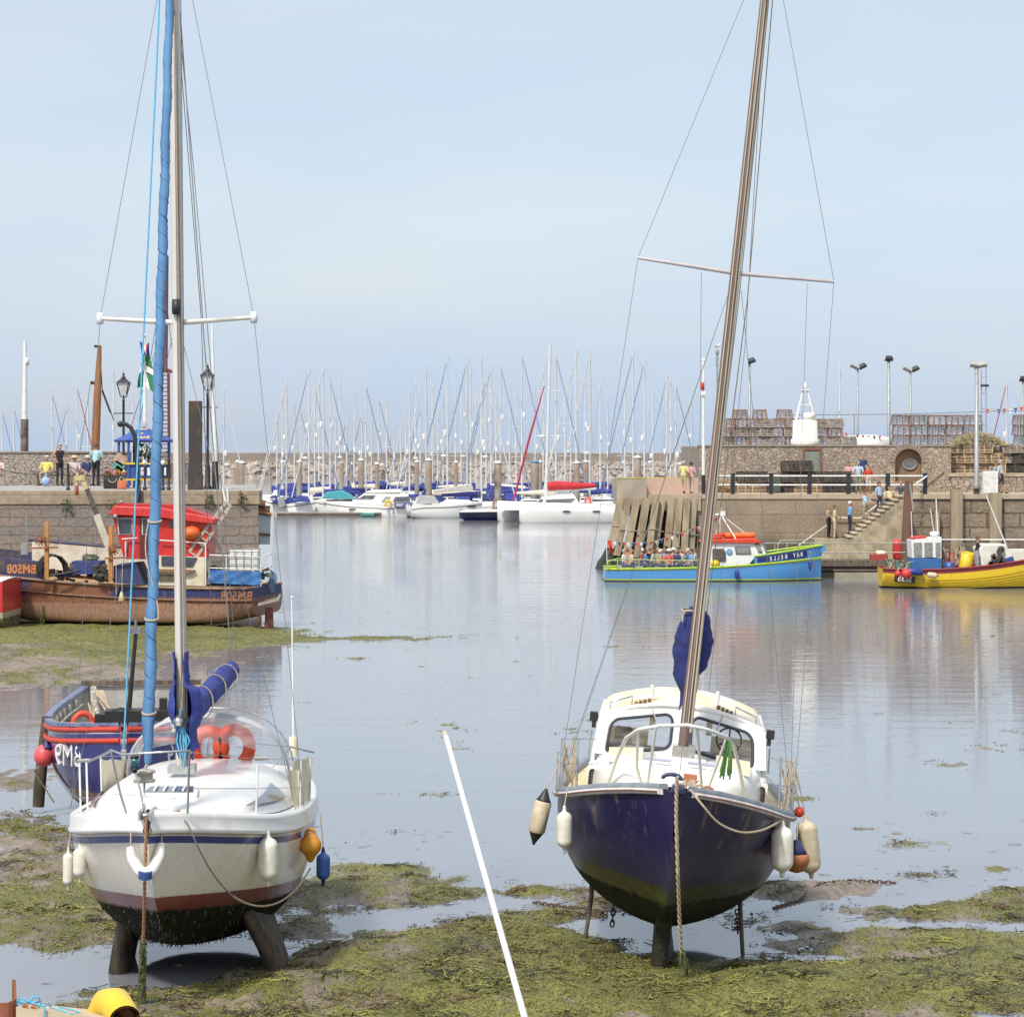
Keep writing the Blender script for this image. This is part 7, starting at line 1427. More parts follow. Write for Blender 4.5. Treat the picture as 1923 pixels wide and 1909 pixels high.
# landing stage
q = thing('landing_stage', 'timber landing stage with rails on a pale concrete float beside the steps', 'landing stage', rq(1600, 128, 0)); Y = 128.5
b = MB(); b.bb((X_(1535, Y), Y, H-(1063-HOR)*Y/F), (X_(1700, Y), Y+2, H-(1052-HOR)*Y/F)); b.build('stage_deck', WOODOLD, q, True); b = MB(); b.bb((X_(1540, Y), Y+.1, H-(1070-HOR)*Y/F), (X_(1662, Y), Y+1.9, H-(1063.5-HOR)*Y/F)); b.build('stage_beam', M('beam_dark_rust', (.09, .045, .03), (.04, .03, .03), 3, .8), q, True)
b = MB(); b.bb((X_(1567, Y), Y-.1, -.3), (X_(1672, Y), Y+2.1, .27)); b.build('float', M('float_concrete', (.34, .30, .22), (.25, .23, .17), 2, .9), q, True); b = MB(); b.bb((X_(1545, Y), Y+.2, -1), (X_(1566, Y), Y+.8, .42)); b.build('stage_leg', M('leg_black', (.02, .018, .016), None, 4, .7), q, True)
b = MB()
for y in (1019, 1037): b.tube([P(1410, y+1, Y+.3), P(1700, y, Y+.3)], .028, 6)
b.build('stage_rail', M('rail_pale', (.42, .40, .34), (.3, .28, .22), 5, .6), q, True)
for px in (1411, 1455, 1478, 1568, 1577, 1619, 1674): b = MB(); b.tube([P(px, 1055, Y+.3), P(px, 1018, Y+.3)], .03, 6); b.build('rail_post', M('rail_pale'), q, True)
t = thing('navigation_buoy', 'red can-shaped buoy standing on the landing stage beside the rusty pile', 'buoy', P(1685, 1052, 129.4)); b = MB(); b.lathe([(.15, 0), (.2, .1), (.23, .25), (.23, .75), (.24, .8), (.22, .95), (.12, 1.03), (0, 1.05)], n=16); b.build('buoy_body', M('buoy_scarlet', (.60, .035, .03), (.5, .05, .04), 4, .45), t)
t = thing('fish_box', 'red fish box with pale sack on the landing stage edge', 'fish box', P(1650, 1052, 128.9)); b = MB(); b.box((0, 0, .15), (.8, .5, .3), taper=1.08); b.build('box_shell', M('box_red', (.40, .05, .04), (.3, .05, .04), 4, .6), t, bevel=.02); b = MB(); b.sph((.1, 0, .36), .25, 10, (1.2, .8, .5)); b.build('sack', CREAM, t)
# ---------------------------------------------------------------- blue passenger boat
def bay_belle():
    t = thing('passenger_boat', 'bright blue passenger boat with lime green bands and white red-roofed wheelhouse', 'passenger boat', (14.68, 126.5, 0), R(90)); Yn = 125.0; IV = t.matrix_basis.inverted()
    GRN = (.42, .58, .04)
    hm = hullmat('passenger_hull', (.075, .27, .56), [('below', -.02, .11, GRN, 0), ('z', .06, .13, (.36, .5, .05), 0), ('z', -9, .06, (.03, .05, .1), 0)], rough=.3, coat=.3, grime=.02)
    h = Hull([(0, .04, 1.10, -.3, 1.3), (.5, .55, 1.06, -.5, 1.6), (1.5, 1.08, .98, -.6, 2.2), (3, 1.38, .85, -.6, 3.2), (5, 1.48, .72, -.6, 4), (8, 1.46, .64, -.5, 4), (10.3, 1.36, .62, -.4, 4)], n=26, k=12); h.skin(hm, 'hull', t); h.deck(M('deck_pale_blue', (.40, .48, .5), None, 4, .7), t, -.22, .02)
    for sd in (-1, 1):
        b = MB(); F_ = lambda y: .56-.06*y; rows = [[Vector((sd*(h.at(y)[0]+.02*k), y-(.12*k if y < .01 else 0), h.at(y)[1]+F_(y)*k)) for k in (0, .5, 1)]+[Vector((sd*(max(h.at(y)[0]-.06, 0)), y, h.at(y)[1]+F_(y)))] for y in (0, .25, .5, .9, 1.4, 2, 2.6, 3.3)]
        b.grid(rows); bw = b.build('bow_bulwark', M('bulwark_blue', (.075, .27, .56), (.065, .24, .5), 3, .35), t)
        b = MB(); b.tube([r[2] for r in rows], .05, 6); b.build('bulwark_band', M('band_lime', GRN, None, 4, .4), bw)
    b = MB(); h.rail(b, .045, .02, -.03); b.build('rubbing_band', M('band_lime'), t)
    # name board follows the bow flare
    a0, a1 = h.pt(.75, -1)+Vector((-.05, 0, .30)), h.pt(3.15, -1)+Vector((-.05, 0, .19)); nb = MB(); nb.grid([[h.pt(y, -1)+Vector((-.045, 0, z*(1-.13*(y-.7)))) for z in (.10, .25, .42)] for y in (.75, 1.2, 1.7, 2.2, 2.7, 3.15)]); o = nb.build('name_board', M('board_navy', (.02, .025, .14), None, 4, .4), t)
    nl = [('B', 1.02), ('A', 1.20), ('Y', 1.38), ('B', 1.78), ('E', 1.98), ('L', 2.16), ('L', 2.33), ('E', 2.52)]
    for ch, y in nl:
        p = h.pt(y, -1)+Vector((-.062, 0, .255-.045*(y-.7))); d = h.pt(y+.1, -1)-h.pt(y-.1, -1); d.z = -.02; text(ch, .27, frame(p, -d, (0, 0, 1)), M('name_white', (.75, .75, .74), None, 4, .5), o, bold=.004, sx=.85, ext=.006)
    RDR = M('roof_scarlet', (.62, .06, .02), (.54, .04, .015), 4, .4)
    wh = slab([(1322, 1068), (1322, 1018), (1428, 1016), (1444, 1046), (1418, 1046), (1402, 1064), (1360, 1066)], Yn+.25, Yn+2.7, 'wheelhouse', M('wheelhouse_white', (.76, .76, .74), (.70, .70, .68), 3, .35), t)
    slab([(1318, 1019), (1326, 1013), (1420, 1011), (1430, 1017), (1428, 1020)], Yn+.1, Yn+2.85, 'wheelhouse_roof', RDR, t, .03)
    def win(pts, nm='wheelhouse_window', d=.2):
        f_ = slab([(x, y) for x, y in pts], Yn+d, Yn+d+.04, nm, M('window_seal', (.1, .1, .1), None, 4, .5), wh); cx = sum(p[0] for p in pts)/len(pts); cy = sum(p[1] for p in pts)/len(pts); slab([(cx+(x-cx)*.86, cy+(y-cy)*.82) for x, y in pts], Yn+d-.02, Yn+d, 'pane', M('pane_grey', (.16, .18, .17), (.28, .28, .24), 8, .1), wh)
    win([(1380, 1026), (1408, 1026), (1411, 1040), (1382, 1040)]); win([(1418, 1021), (1425, 1020), (1432, 1037), (1424, 1037)]); win([(1430, 1019), (1434, 1019), (1441, 1036), (1438, 1037)])
    slab([(1338, 1030), (1358, 1030), (1363, 1036), (1363, 1054), (1338, 1054)], Yn+.2, Yn+.26, 'side_opening', M('opening_dark', (.05, .05, .05), (.1, .09, .08), 6, .7), wh)
    b = MB(); c = P(1370, 1036, Yn+.2); b.add([c+Vector((.14*math.cos(a), 0, .14*math.sin(a))) for a in [2*math.pi*i/18 for i in range(18)]], [tuple(range(18))]); lg = b.build('emblem', M('emblem_blue', (.06, .30, .55), None, 4, .5), wh, True); b = MB(); b.tube([c+Vector((.02+.06*math.cos(a), -.02, .05*math.sin(a))) for a in [R(20+280*i/10) for i in range(11)]], .014, 5); b.build('emblem_swirl', WHITEP, lg, True)
    b = MB(); b.lathe([(.06, -.75), (.14, -.68), (.15, .6), (.14, .72), (.06, .78)], P(1388, 1005, Yn+1.2), 12, (0, R(90), 0)); b.build('life_raft', M('raft_orange', (.68, .16, .03), (.6, .12, .02), 4, .6), t, True)
    b = MB(); b.tube([P(1340, 1009, Yn+.8)+Vector((.34*math.cos(a), .3*math.sin(a), .0)) for a in [2*math.pi*i/16 for i in range(16)]], .08, 8, closed=True); b.tube([P(1346, 1004, Yn+1.2)+Vector((.34*math.cos(a), .3*math.sin(a), .0)) for a in [2*math.pi*i/16 for i in range(16)]], .08, 8, closed=True); b.build('roof_lifebuoys', RDR, t, True)
    b = MB(); A = P(1354, 966, Yn+1.4)
    for e in (P(1344, 1008, Yn+1.2), P(1382, 1012, Yn+.6), P(1400, 1002, Yn+1.6), P(1352, 1008, Yn+1.8)): b.tube([A, e], .03, 6)
    b.tube([A, A+Vector((0, 0, .35))], .015, 5); b.build('signal_mast', WHITEP, t, True); b = MB(); b.box(A+Vector((.05, 0, .05)), (.28, .2, .22)); b.tube([A+Vector((-.5, 0, -.08)), A+Vector((-.1, 0, .02))], .05, 6); b.build('radar_box', WHITEP, t, True)
    b = MB(); Z = lambda px, py, Y: P(px, py, Y)
    for yy in (1051,): b.tube([Z(1140, yy+4, Yn), Z(1160, yy-3, Yn+.02), Z(1240, yy+1, Yn), Z(1330, yy+1, Yn)], .022, 6)
    b.tube([Z(1142, 1052, Yn+2.6), Z(1330, 1051, Yn+2.7)], .022, 6); b.tube([Z(1140, 1055, Yn), Z(1142, 1052, Yn+2.6)], .022, 6)
    for px in (1142, 1160, 1200, 1252, 1300): b.tube([Z(px, 1068, Yn), Z(px, 1052, Yn)], .02, 6)
    b.build('stern_rail', M('rail_lime_pale', (.42, .52, .18), None, 4, .5), t, True)
    b = MB(); b.tube([Z(1461, 1045, Yn+.4), Z(1461, 1020, Yn+.4), Z(1466, 1015, Yn+.5), Z(1512, 1014, Yn+1), Z(1521, 1018, Yn+1.1), Z(1522, 1042, Yn+1.1)], .028, 6); b.build('bow_rail', M('rail_pale'), t, True)
    b = MB(); b.bb(P(1541, 1036, Yn+1.35), P(1549, 1022, Yn+1.6)); b.build('stem_post', M('bulwark_blue'), t, True)
    b = MB(); b.tube([P(1140, 1060, Yn+1.5), P(1139, 1012, Yn+1.5)], .02, 6); st_ = b.build('ensign_staff', WHITEP, t, True); b = MB(); b.grid([[P(1140+7*j/4+6*i/6, 1013+24*i/6+4*j/4, Yn+1.5+.12*math.sin(i+j)) for j in range(5)] for i in range(7)]); b.build('ensign', M('ensign_red', (.60, .035, .03), (.5, .03, .03), 5, .8), st_, True)
    b = MB()
    for k in range(6): b.box((0, 5.4+.82*k, .62), (2.4, .36, .08))
    b.build('bench', M('bench_grey', (.3, .3, .28), None, 4, .7), t)
    return t
BB = bay_belle()
bunting('bunting', 'bunting strung from the stern to the signal mast of the blue passenger boat', [P(1142, 1014, 126.5), P(1215, 1018, 126.5), P(1300, 992, 126.5), P(1354, 968, 126.5)], 26, .2, RWB)
for px, py, L, sfx in ((1384, 1067, .55, 'hanging amidships'), (1522, 1048, .58, 'hanging under the name board')): fender('fender', 'dark blue fender %s on the blue passenger boat' % sfx, P(px, py, 124.85), L, .11, M('fender_dark_blue', (.03, .05, .24), None, 5, .45), line=P(px, py-14, 124.9), group='fenders of the passenger boat')
TOPS = [((.7, .68, .66), 'white'), ((.1, .2, .42), 'blue'), ((.62, .3, .12), 'orange'), ((.03, .04, .14), 'navy'), ((.2, .35, .6), 'sky blue'), ((.62, .42, .38), 'peach'), ((.5, .5, .45), 'grey'), ((.6, .12, .1), 'red'), ((.36, .42, .30), 'olive')]
HK = ['brown', 'grey', 'fair', 'dark', 'ginger', 'white']
k = 0
for row, (Y, xs) in enumerate(((125.7, (1172, 1186, 1212, 1226, 1241, 1256, 1270, 1284, 1298)), (127.0, (1178, 1206, 1222, 1236, 1248, 1264, 1279, 1292, 1306)))):
    for i, px in enumerate(xs):
        c, cn = TOPS[(k*5+row*2) % 9]; hk = HK[(k*7+1) % 6]; hat = ('sun', (.72, .7, .66)) if px in (1264, 1256) else None
        o = person('passenger in %s top with %s hair, %s row of blue boat, %s from stern' % (cn, hk, ('near', 'far')[row], ORD[i] if i < 8 else 'last'), (X_(px, Y), Y, .30), R([60, -70, 100, -100, 80, 10, -20][k % 7]), 'sit', c, (.12, .14, .2), hk, hat=hat, h=1.62, group='passengers seated in the blue boat', arms='lap', vox=.034); k += 1
t = thing('buoy', 'yellow ball buoy on the wheelhouse side deck of the blue boat', 'buoy', P(1343, 1058, 125.2)); b = MB(); b.sph((0, 0, 0), .2, 12, (1.1, 1, .9)); b.build('buoy_body', YELP, t)
# ---------------------------------------------------------------- yellow fishing boat
def yellow_boat():
    L0 = 8.3; Yn = 119; xs = X_(1660, Yn); t = thing('fishing_boat', 'yellow clinker fishing boat with maroon gunwale and blue and white cabin', 'fishing boat', (xs+L0, Yn+1.25, 0), R(90))
    m = hullmat('clinker_yellow', (.72, .50, .015), [('below', -.05, .20, (.27, .03, .03), 0), ('z', -9, .07, (.02, .02, .02), 0)], rough=.35, grime=.04)
    h = Hull([(0, .05, 1.62, .0, 1.3), (.6, .55, 1.50, -.3, 1.7), (1.8, 1.0, 1.28, -.4, 2.2), (3.6, 1.24, 1.02, -.4, 2.8), (5.6, 1.26, .86, -.4, 3), (7.4, 1.08, .84, -.2, 2.8), (8.3, .86, .88, .0, 2.6)], n=24, k=16); h.skin(m, 'hull', t); h.deck(M('deck_grey_wet', (.22, .2, .18), None, 4, .7), t, -.25, .02)
    b = MB(); h.rail(b, .05, .03, .0); b.build('gunwale', M('maroon', (.24, .03, .03), (.2, .025, .025), 5, .45), t)
    b = MB()
    for k in range(1, 6):
        for sd in (-1, 1): b.tube([h.pt(.1+8.1*i/16, sd*(1-.055*k-.10))+Vector((sd*.012, 0, 0)) for i in range(17)], .016, 4)
    b.build('plank_lands', M('land_ochre', (.5, .33, .02), None, 4, .5), t)
    p = h.pt(7.35, -.80)+Vector((-.05, 0, .03)); d = h.pt(7.7, -.8)-h.pt(7.0, -.8); b = MB(); f_ = frame(p, -d, (0, 0, 1)); b.add([f_ @ Vector((x, z, -.012)) for x, z in ((-.46, -.15), (.46, -.15), (.46, .15), (-.46, .15))], [(0, 1, 2, 3)]); nb = b.build('number_board', BLACK, t); text('SE35', .36, f_, WHITEP, nb, bold=.006, sx=.9, ext=.01)
    BL = M('cabin_blue', (.04, .14, .34), (.03, .11, .28), 3, .5); c0 = slab([(1713, 1047), (1752, 1046), (1768, 1048), (1768, 1075), (1713, 1075)], Yn+.5, Yn+1.9, 'cabin_base', BL, t); c1 = slab([(1711, 1014), (1768, 1008), (1768, 1048), (1713, 1047)], Yn+.5, Yn+1.9, 'cabin', WHITEP, t)
    for x0, x1 in ((1716, 1731), (1736, 1751), (1757, 1766)): slab([(x0, 1019), (x1, 1018), (x1, 1044), (x0+.5, 1044)], Yn+.45, Yn+.5, 'cabin_window', M('pane_grey'), c1)
    b = MB(); b.tube([P(1724, 1009, Yn+1.2)+Vector((.31*math.cos(a), .3*math.sin(a), 0)) for a in [2*math.pi*i/16 for i in range(16)]], .085, 8, closed=True); b.build('lifebuoy', REDP, t, True); b = MB(); b.lathe([(.2, -.1), (.22, -.02), (.22, .06), (.17, .1), (0, .11)], P(1755, 1002, Yn+1.2), 14); b.build('radar_dome', WHITEP, t, True)
    b = MB(); b.tube([P(1713, 1010, Yn+.8), P(1711, 960, Yn+.8)], .02, 5); b.tube([P(1754, 1000, Yn+1.4), P(1747, 955, Yn+1.4)], .02, 5); b.tube([P(1761, 1000, Yn+1.3), P(1758, 937, Yn+1.3)], .03, 5); b.tube([P(1768, 1013, Yn+1), P(1930, 1013, Yn+1)], .03, 5); b.tube([P(1889, 1023, Yn+.8), P(1852, 930, Yn+.8)], .03, 5); b.build('poles', WHITEP, t, True)
    slab([(1838, 1030), (1848, 1022), (1884, 1022), (1890, 1022), (1904, 1058), (1890, 1066), (1844, 1066)], Yn+.3, Yn+2.0, 'fore_cuddy', M('cuddy_white', (.70, .68, .58), (.6, .57, .48), 3, .5), t, .04); slab([(1882, 1050), (1902, 1044), (1908, 1060), (1880, 1064)], Yn+.26, Yn+.3, 'cuddy_panel', BLUEP, t); slab([(1892, 1032), (1960, 1032), (1960, 1056), (1902, 1056)], Yn+.6, Yn+1.8, 'fore_cabin', M('cuddy_white'), t)
    b = MB(); b.lathe([(.02, -.06), (.15, -.05), (.15, .05), (.02, .06)], P(1880, 1031, Yn+.15), 14, (R(90), 0, 0)); c = P(1873, 1044, Yn+.15)
    for k in range(9): b.box(c+Vector((random.uniform(-.3, .25), 0, random.uniform(-.4, .25))), (.2, .18, .2), (0, random.random(), 0))
    b.lathe([(.02, -.06), (.14, -.05), (.14, .05), (.02, .06)], P(1870, 1061, Yn+.15), 12, (R(90), 0, 0)); b.build('pot_hauler', M('winch_black'), t, True)
    b = MB(); b.lathe([(.3, 0), (.28, .1), (.3, .8), (.28, .8), (.26, .1)], P(1812, 1070, Yn+.9), 16, (R(12), R(8), 0)); b.build('yellow_drum', YELP, t, True); b = MB(); b.lathe([(.24, 0), (.27, .1), (.27, .42), (0, .44)], P(1783, 1073, Yn+.6), 14); b.build('blue_tub', BLUEP, t, True)
    b = MB(); b.lathe([(.05, -.42), (.15, -.36), (.15, .34), (.05, .4)], P(1717, 1073, Yn-.1), 12, (0, R(94), 0)); b.build('blue_roll', M('fender_dark_blue'), t, True)
    b = MB()
    for k in range(40): p = P(random.uniform(1668, 1712), random.uniform(1058, 1072), Yn+.6); d = Vector((random.gauss(0, .12), random.gauss(0, .1), random.gauss(0, .12))); b.use(random.choice([M('rope_dull_green'), ROPEW, M('rope_teal', (.08, .28, .25), None, 8, .8)])).tube([p-d, p+Vector((0, 0, .06)), p+d], .025, 4)
    b.build('net_gear', None, t, True)
    b = MB()
    for k in range(50): p = P(random.uniform(1770, 1815), random.uniform(1030, 1070), Yn+1.2); d = Vector((random.gauss(0, .05), random.gauss(0, .05), random.gauss(0, .22))); b.use(random.choice([BLACK, GREYM, REDP, ROPEW])).tube([p-d, p+d], .03, 4)
    b.build('fishing_gear', None, t, True); return t
yellow_boat()
for px, py, r, lb in ((1702, 1077, .235, 'large red ball buoy hanging at the stern of the yellow boat'), (1686, 1077, .15, 'small red ball buoy beside the large one on the yellow boat')): t = thing('buoy', lb, 'buoy', P(px, py, 118.75)); b = MB(); b.sph((0, 0, 0), r, 14); b.build('buoy_body', M('buoy_scarlet'), t); b = MB(); b.tube([(0, 0, r*.9), (.05, .1, r+.12)], .02, 5); b.build('lanyard', ROPEW, t)
fender('fender', 'cream fender lying along the gunwale of the yellow boat', P(1738, 1078, 118.75), .6, .13, FENDOLD, tilt=(0, R(-82)), ends=M('fender_dark_blue'))
person('fisherman in black shirt and pale jeans on the yellow boat beside the drum', (X_(1836, 119.5), 119.5, .60), R(80), 'stand', (.02, .02, .022), (.30, .36, .45), 'brown', h=1.72, group='fishermen')
# ---------------------------------------------------------------- breakwater
q = thing('breakwater', 'long pale breakwater wall with a rubble slope behind the marina', 'breakwater', (0, 560, 0)); b = MB(); b.bb((-180, 560, -1), (160, 566, 4.3)); b.bb((-180, 562.5, 4.3), (160, 563.5, 5.15)); b.build('parapet', M('breakwater_stone', (.28, .235, .19), (.22, .185, .15), .3, .9), q, True)
b = MB(); b.bb((-180, 559.6, 3.05), (160, 560, 3.3)); b.build('wall_string', M('string_pale', (.45, .37, .28), None, .3, .9), q, True)
rk = MB(); RK = [M('rock_a', (.37, .31, .265), (.29, .245, .205), .5, .95), M('rock_b', (.34, .28, .24), (.27, .225, .195), .5, .95), M('rock_c', (.44, .39, .335), (.36, .315, .265), .5, .95)]
for k in range(1500):
    s = random.random(); x = random.uniform(-66, 48); r = random.uniform(.45, .95); c = Vector((x, 560.2-9.5*s+random.uniform(-.4, .4), 3.3*(1-s)-.2)); vs = [c+Vector((random.gauss(0, 1)*.3+dx, random.gauss(0, 1)*.2+dy, random.gauss(0, 1)*.2+dz))*r for dx, dy, dz in ((-1, 0, 0), (1, 0, 0), (0, -1, -.2), (0, 1, 0), (0, -.3, .8), (0, 0, -.8))] if False else [c+Vector((dx+random.gauss(0, .22), dy, dz+random.gauss(0, .16)))*r for dx, dy, dz in ((-1, 0, 0), (1, 0, 0), (.1, -.9, -.1), (0, 1, 0), (0, -.3, .8), (0, 0, -.8))]
    rk.use(RK[k % 3]).add(vs, [(0, 2, 4), (2, 1, 4), (1, 3, 4), (3, 0, 4), (2, 0, 5), (1, 2, 5), (3, 1, 5), (0, 3, 5)])
rk.use(M('rock_gap_shade', (.10, .085, .07), None, 1, .95)).add([(-180, 560, 3.0), (160, 560, 3.0), (160, 550.5, -.4), (-180, 550.5, -.4)], [(0, 1, 2, 3)])  # dark sheet behind the boulders, its colour stands in for shade in the gaps
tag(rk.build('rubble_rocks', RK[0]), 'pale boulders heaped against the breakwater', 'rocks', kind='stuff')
for i, (px, c, w) in enumerate(((653, (.03, .03, .08), 'dark blue'), (659, (.5, .35, .35), 'faded pink'), (729, (.6, .08, .1), 'red'), (757, (.66, .3, .34), 'pink'), (767, (.05, .05, .07), 'black'), (777, (.68, .6, .58), 'white'))): person('tiny distant person in %s top walking on the breakwater' % w, (X_(px, 561.5), 561.5, 4.3), R(80+30*i), 'walk', c, (.1, .1, .15), HK[i], group='people on the breakwater', vox=.07)
# ---------------------------------------------------------------- marina
PP_ = M('marina_pile', (.27, .25, .22), (.20, .13, .09), 1.2, .8, stretch=(1, 1, .4))
for i, (px, y0, Y, w) in enumerate(((446, 868, 262, .45), (454, 870, 250, .55), (562, 868, 262, .55), (641, 870, 300, .5), (660, 872, 310, .4), (678, 865, 265, .6), (708, 872, 280, .45), (783, 868, 275, .5), (805, 865, 246, .62), (856, 869, 285, .45), (935, 870, 243, .68), (1004, 868, 270, .85), (1015, 868, 275, .4), (1083, 870, 252, .6), (1100, 868, 270, .5), (1107, 868, 270, .4), (1197, 860, 240, .7))):
    t = thing('mooring_pile', 'grey mooring pile with rusty foot and pale cap, %s from left in the marina' % (ORD[i] if i < 8 else ['ninth', 'tenth', 'eleventh', 'twelfth', 'thirteenth', 'fourteenth', 'fifteenth', 'sixteenth', 'last'][i-8]), 'pile', (X_(px, Y), Y, -1), group='mooring piles of the marina'); h = H-(y0-HOR)*Y/F+1; b = MB(); b.lathe([(w/2, 0), (w/2, h)], n=10); b.build('pile_tube', PP_, t); b = MB(); b.lathe([(w*.56, h), (w*.5, h+.12), (0, h+.28)], n=10); b.build('pile_cap', M('cap_blue', (.1, .3, .5), None, 3, .5) if px == 1004 else WHITEP, t)
for i, (x0, x1, Y) in enumerate(((470, 1180, 262), (470, 1180, 290), (520, 1000, 243))): t = thing('pontoon', 'low grey floating pontoon of the marina, %s row from the harbour' % ['middle', 'farthest', 'nearest'][i], 'pontoon', (X_(x0, Y), Y, 0), group='marina pontoons'); b = MB(); b.bb((X_(x0, Y), Y, -.3), (X_(x1, Y), Y+1.6, .38)); b.build('deck_planks', M('pontoon_grey', (.34, .32, .29), None, .5, .85), t, True); b = MB(); b.bb((X_(x0, Y), Y-.06, .1), (X_(x1, Y), Y, .3)); b.build('rubbing_board', WOODOLD, t, True)
NAVYH = M('hull_navy', (.02, .03, .12), None, 2, .25, coat=.4)
ALW = M('mast_white_alloy', (.62, .62, .61), (.55, .55, .55), 2, .4)
JC = {'w': M('jib_white', (.66, .66, .65), None, 3, .7), 'b': M('jib_blue', (.20, .28, .43), None, 3, .7), 'r': M('jib_red', (.40, .03, .06), None, 3, .7)}
COV = [BLUECLOTH, M('navy_canvas'), BLUECLOTH, CREAM]
YL_ = [(520, 773, 290, -1, 'w'), (538, 712, 268, -1, 'w'), (564, 768, 300, 1, 'b'), (580, 688, 262, -1, 'b'), (591, 729, 275, 1, 'b'), (607, 683, 255, -1, 'w'), (620, 708, 268, 1, 'b'), (638, 710, 300, 0, 'w'), (651, 787, 320, -1, 'b'), (679, 776, 310, -1, 'b'), (687, 718, 262, 1, 'b'), (711, 743, 290, 1, 'b'), (739, 800, 320, 0, 'w'), (753, 816, 330, 0, 'w'), (769, 734, 285, -1, 'w'), (789, 766, 300, -1, 'b'), (800, 686, 250, -1, 'w'), (822, 769, 320, 0, 'w'), (840, 668, 252, -1, 'b'), (855, 733, 300, 0, 'w'), (877, 672, 255, -1, 'b'), (884, 690, 290, 1, 'w'), (904, 663, 241, 1, 'w'), (913, 707, 280, -1, 'b'), (922, 686, 290, -1, 'b'), (940, 680, 262, 1, 'b'), (980, 658, 255, 1, 'b'), (1044, 660, 250, 1, 'b'), (1082, 655, 262, -1, 'w'), (1099, 707, 290, 0, 'w'), (1108, 657, 255, -1, 'w'), (1173, 727, 290, 0, 'w'), (1189, 655, 262, -1, 'b'), (1210, 673, 250, -1, 'b'), (1226, 735, 300, -1, 'w'), (1252, 705, 270, -1, 'b'), (1259, 706, 300, 0, 'w'), (1269, 718, 262, 1, 'b'), (1299, 744, 290, -1, 'w'),
       (530, 742, 285, 0, 'w'), (553, 752, 300, -1, 'w'), (599, 716, 310, 0, 'w'), (630, 748, 290, 1, 'w'), (665, 725, 300, 0, 'w'), (698, 764, 320, -1, 'w'), (726, 752, 300, 0, 'w'), (762, 775, 310, 1, 'w'), (780, 712, 295, 0, 'w'), (812, 728, 300, 0, 'w'), (832, 741, 310, -1, 'w'), (866, 702, 305, 0, 'w'), (894, 726, 300, 1, 'w'), (931, 748, 320, 0, 'w'), (957, 716, 300, -1, 'w'), (969, 742, 310, 0, 'w'), (1005, 724, 300, 1, 'w'), (1020, 700, 310, 0, 'w'), (1061, 732, 300, 0, 'w'), (1072, 690, 315, -1, 'w'), (1127, 720, 300, 0, 'w'), (1141, 741, 310, 1, 'w'),
       (26, 763, 262, 1, 'b'), (4, 770, 275, 1, 'b'), (98, 732, 262, 1, 'b'), (126, 760, 290, -1, 'b'), (145, 722, 268, 1, 'r'), (165, 749, 285, 0, 'w'), (213, 697, 255, 0, 'w'), (249, 729, 275, 0, 'w'), (290, 735, 290, -1, 'w'), (420, 729, 270, 1, 'w'), (1577, 686, 240, 1, 'w'), (1891, 712, 245, -1, 'r')]
YL_.sort()
CN = {'w': 'white', 'b': 'blue', 'r': 'red'}
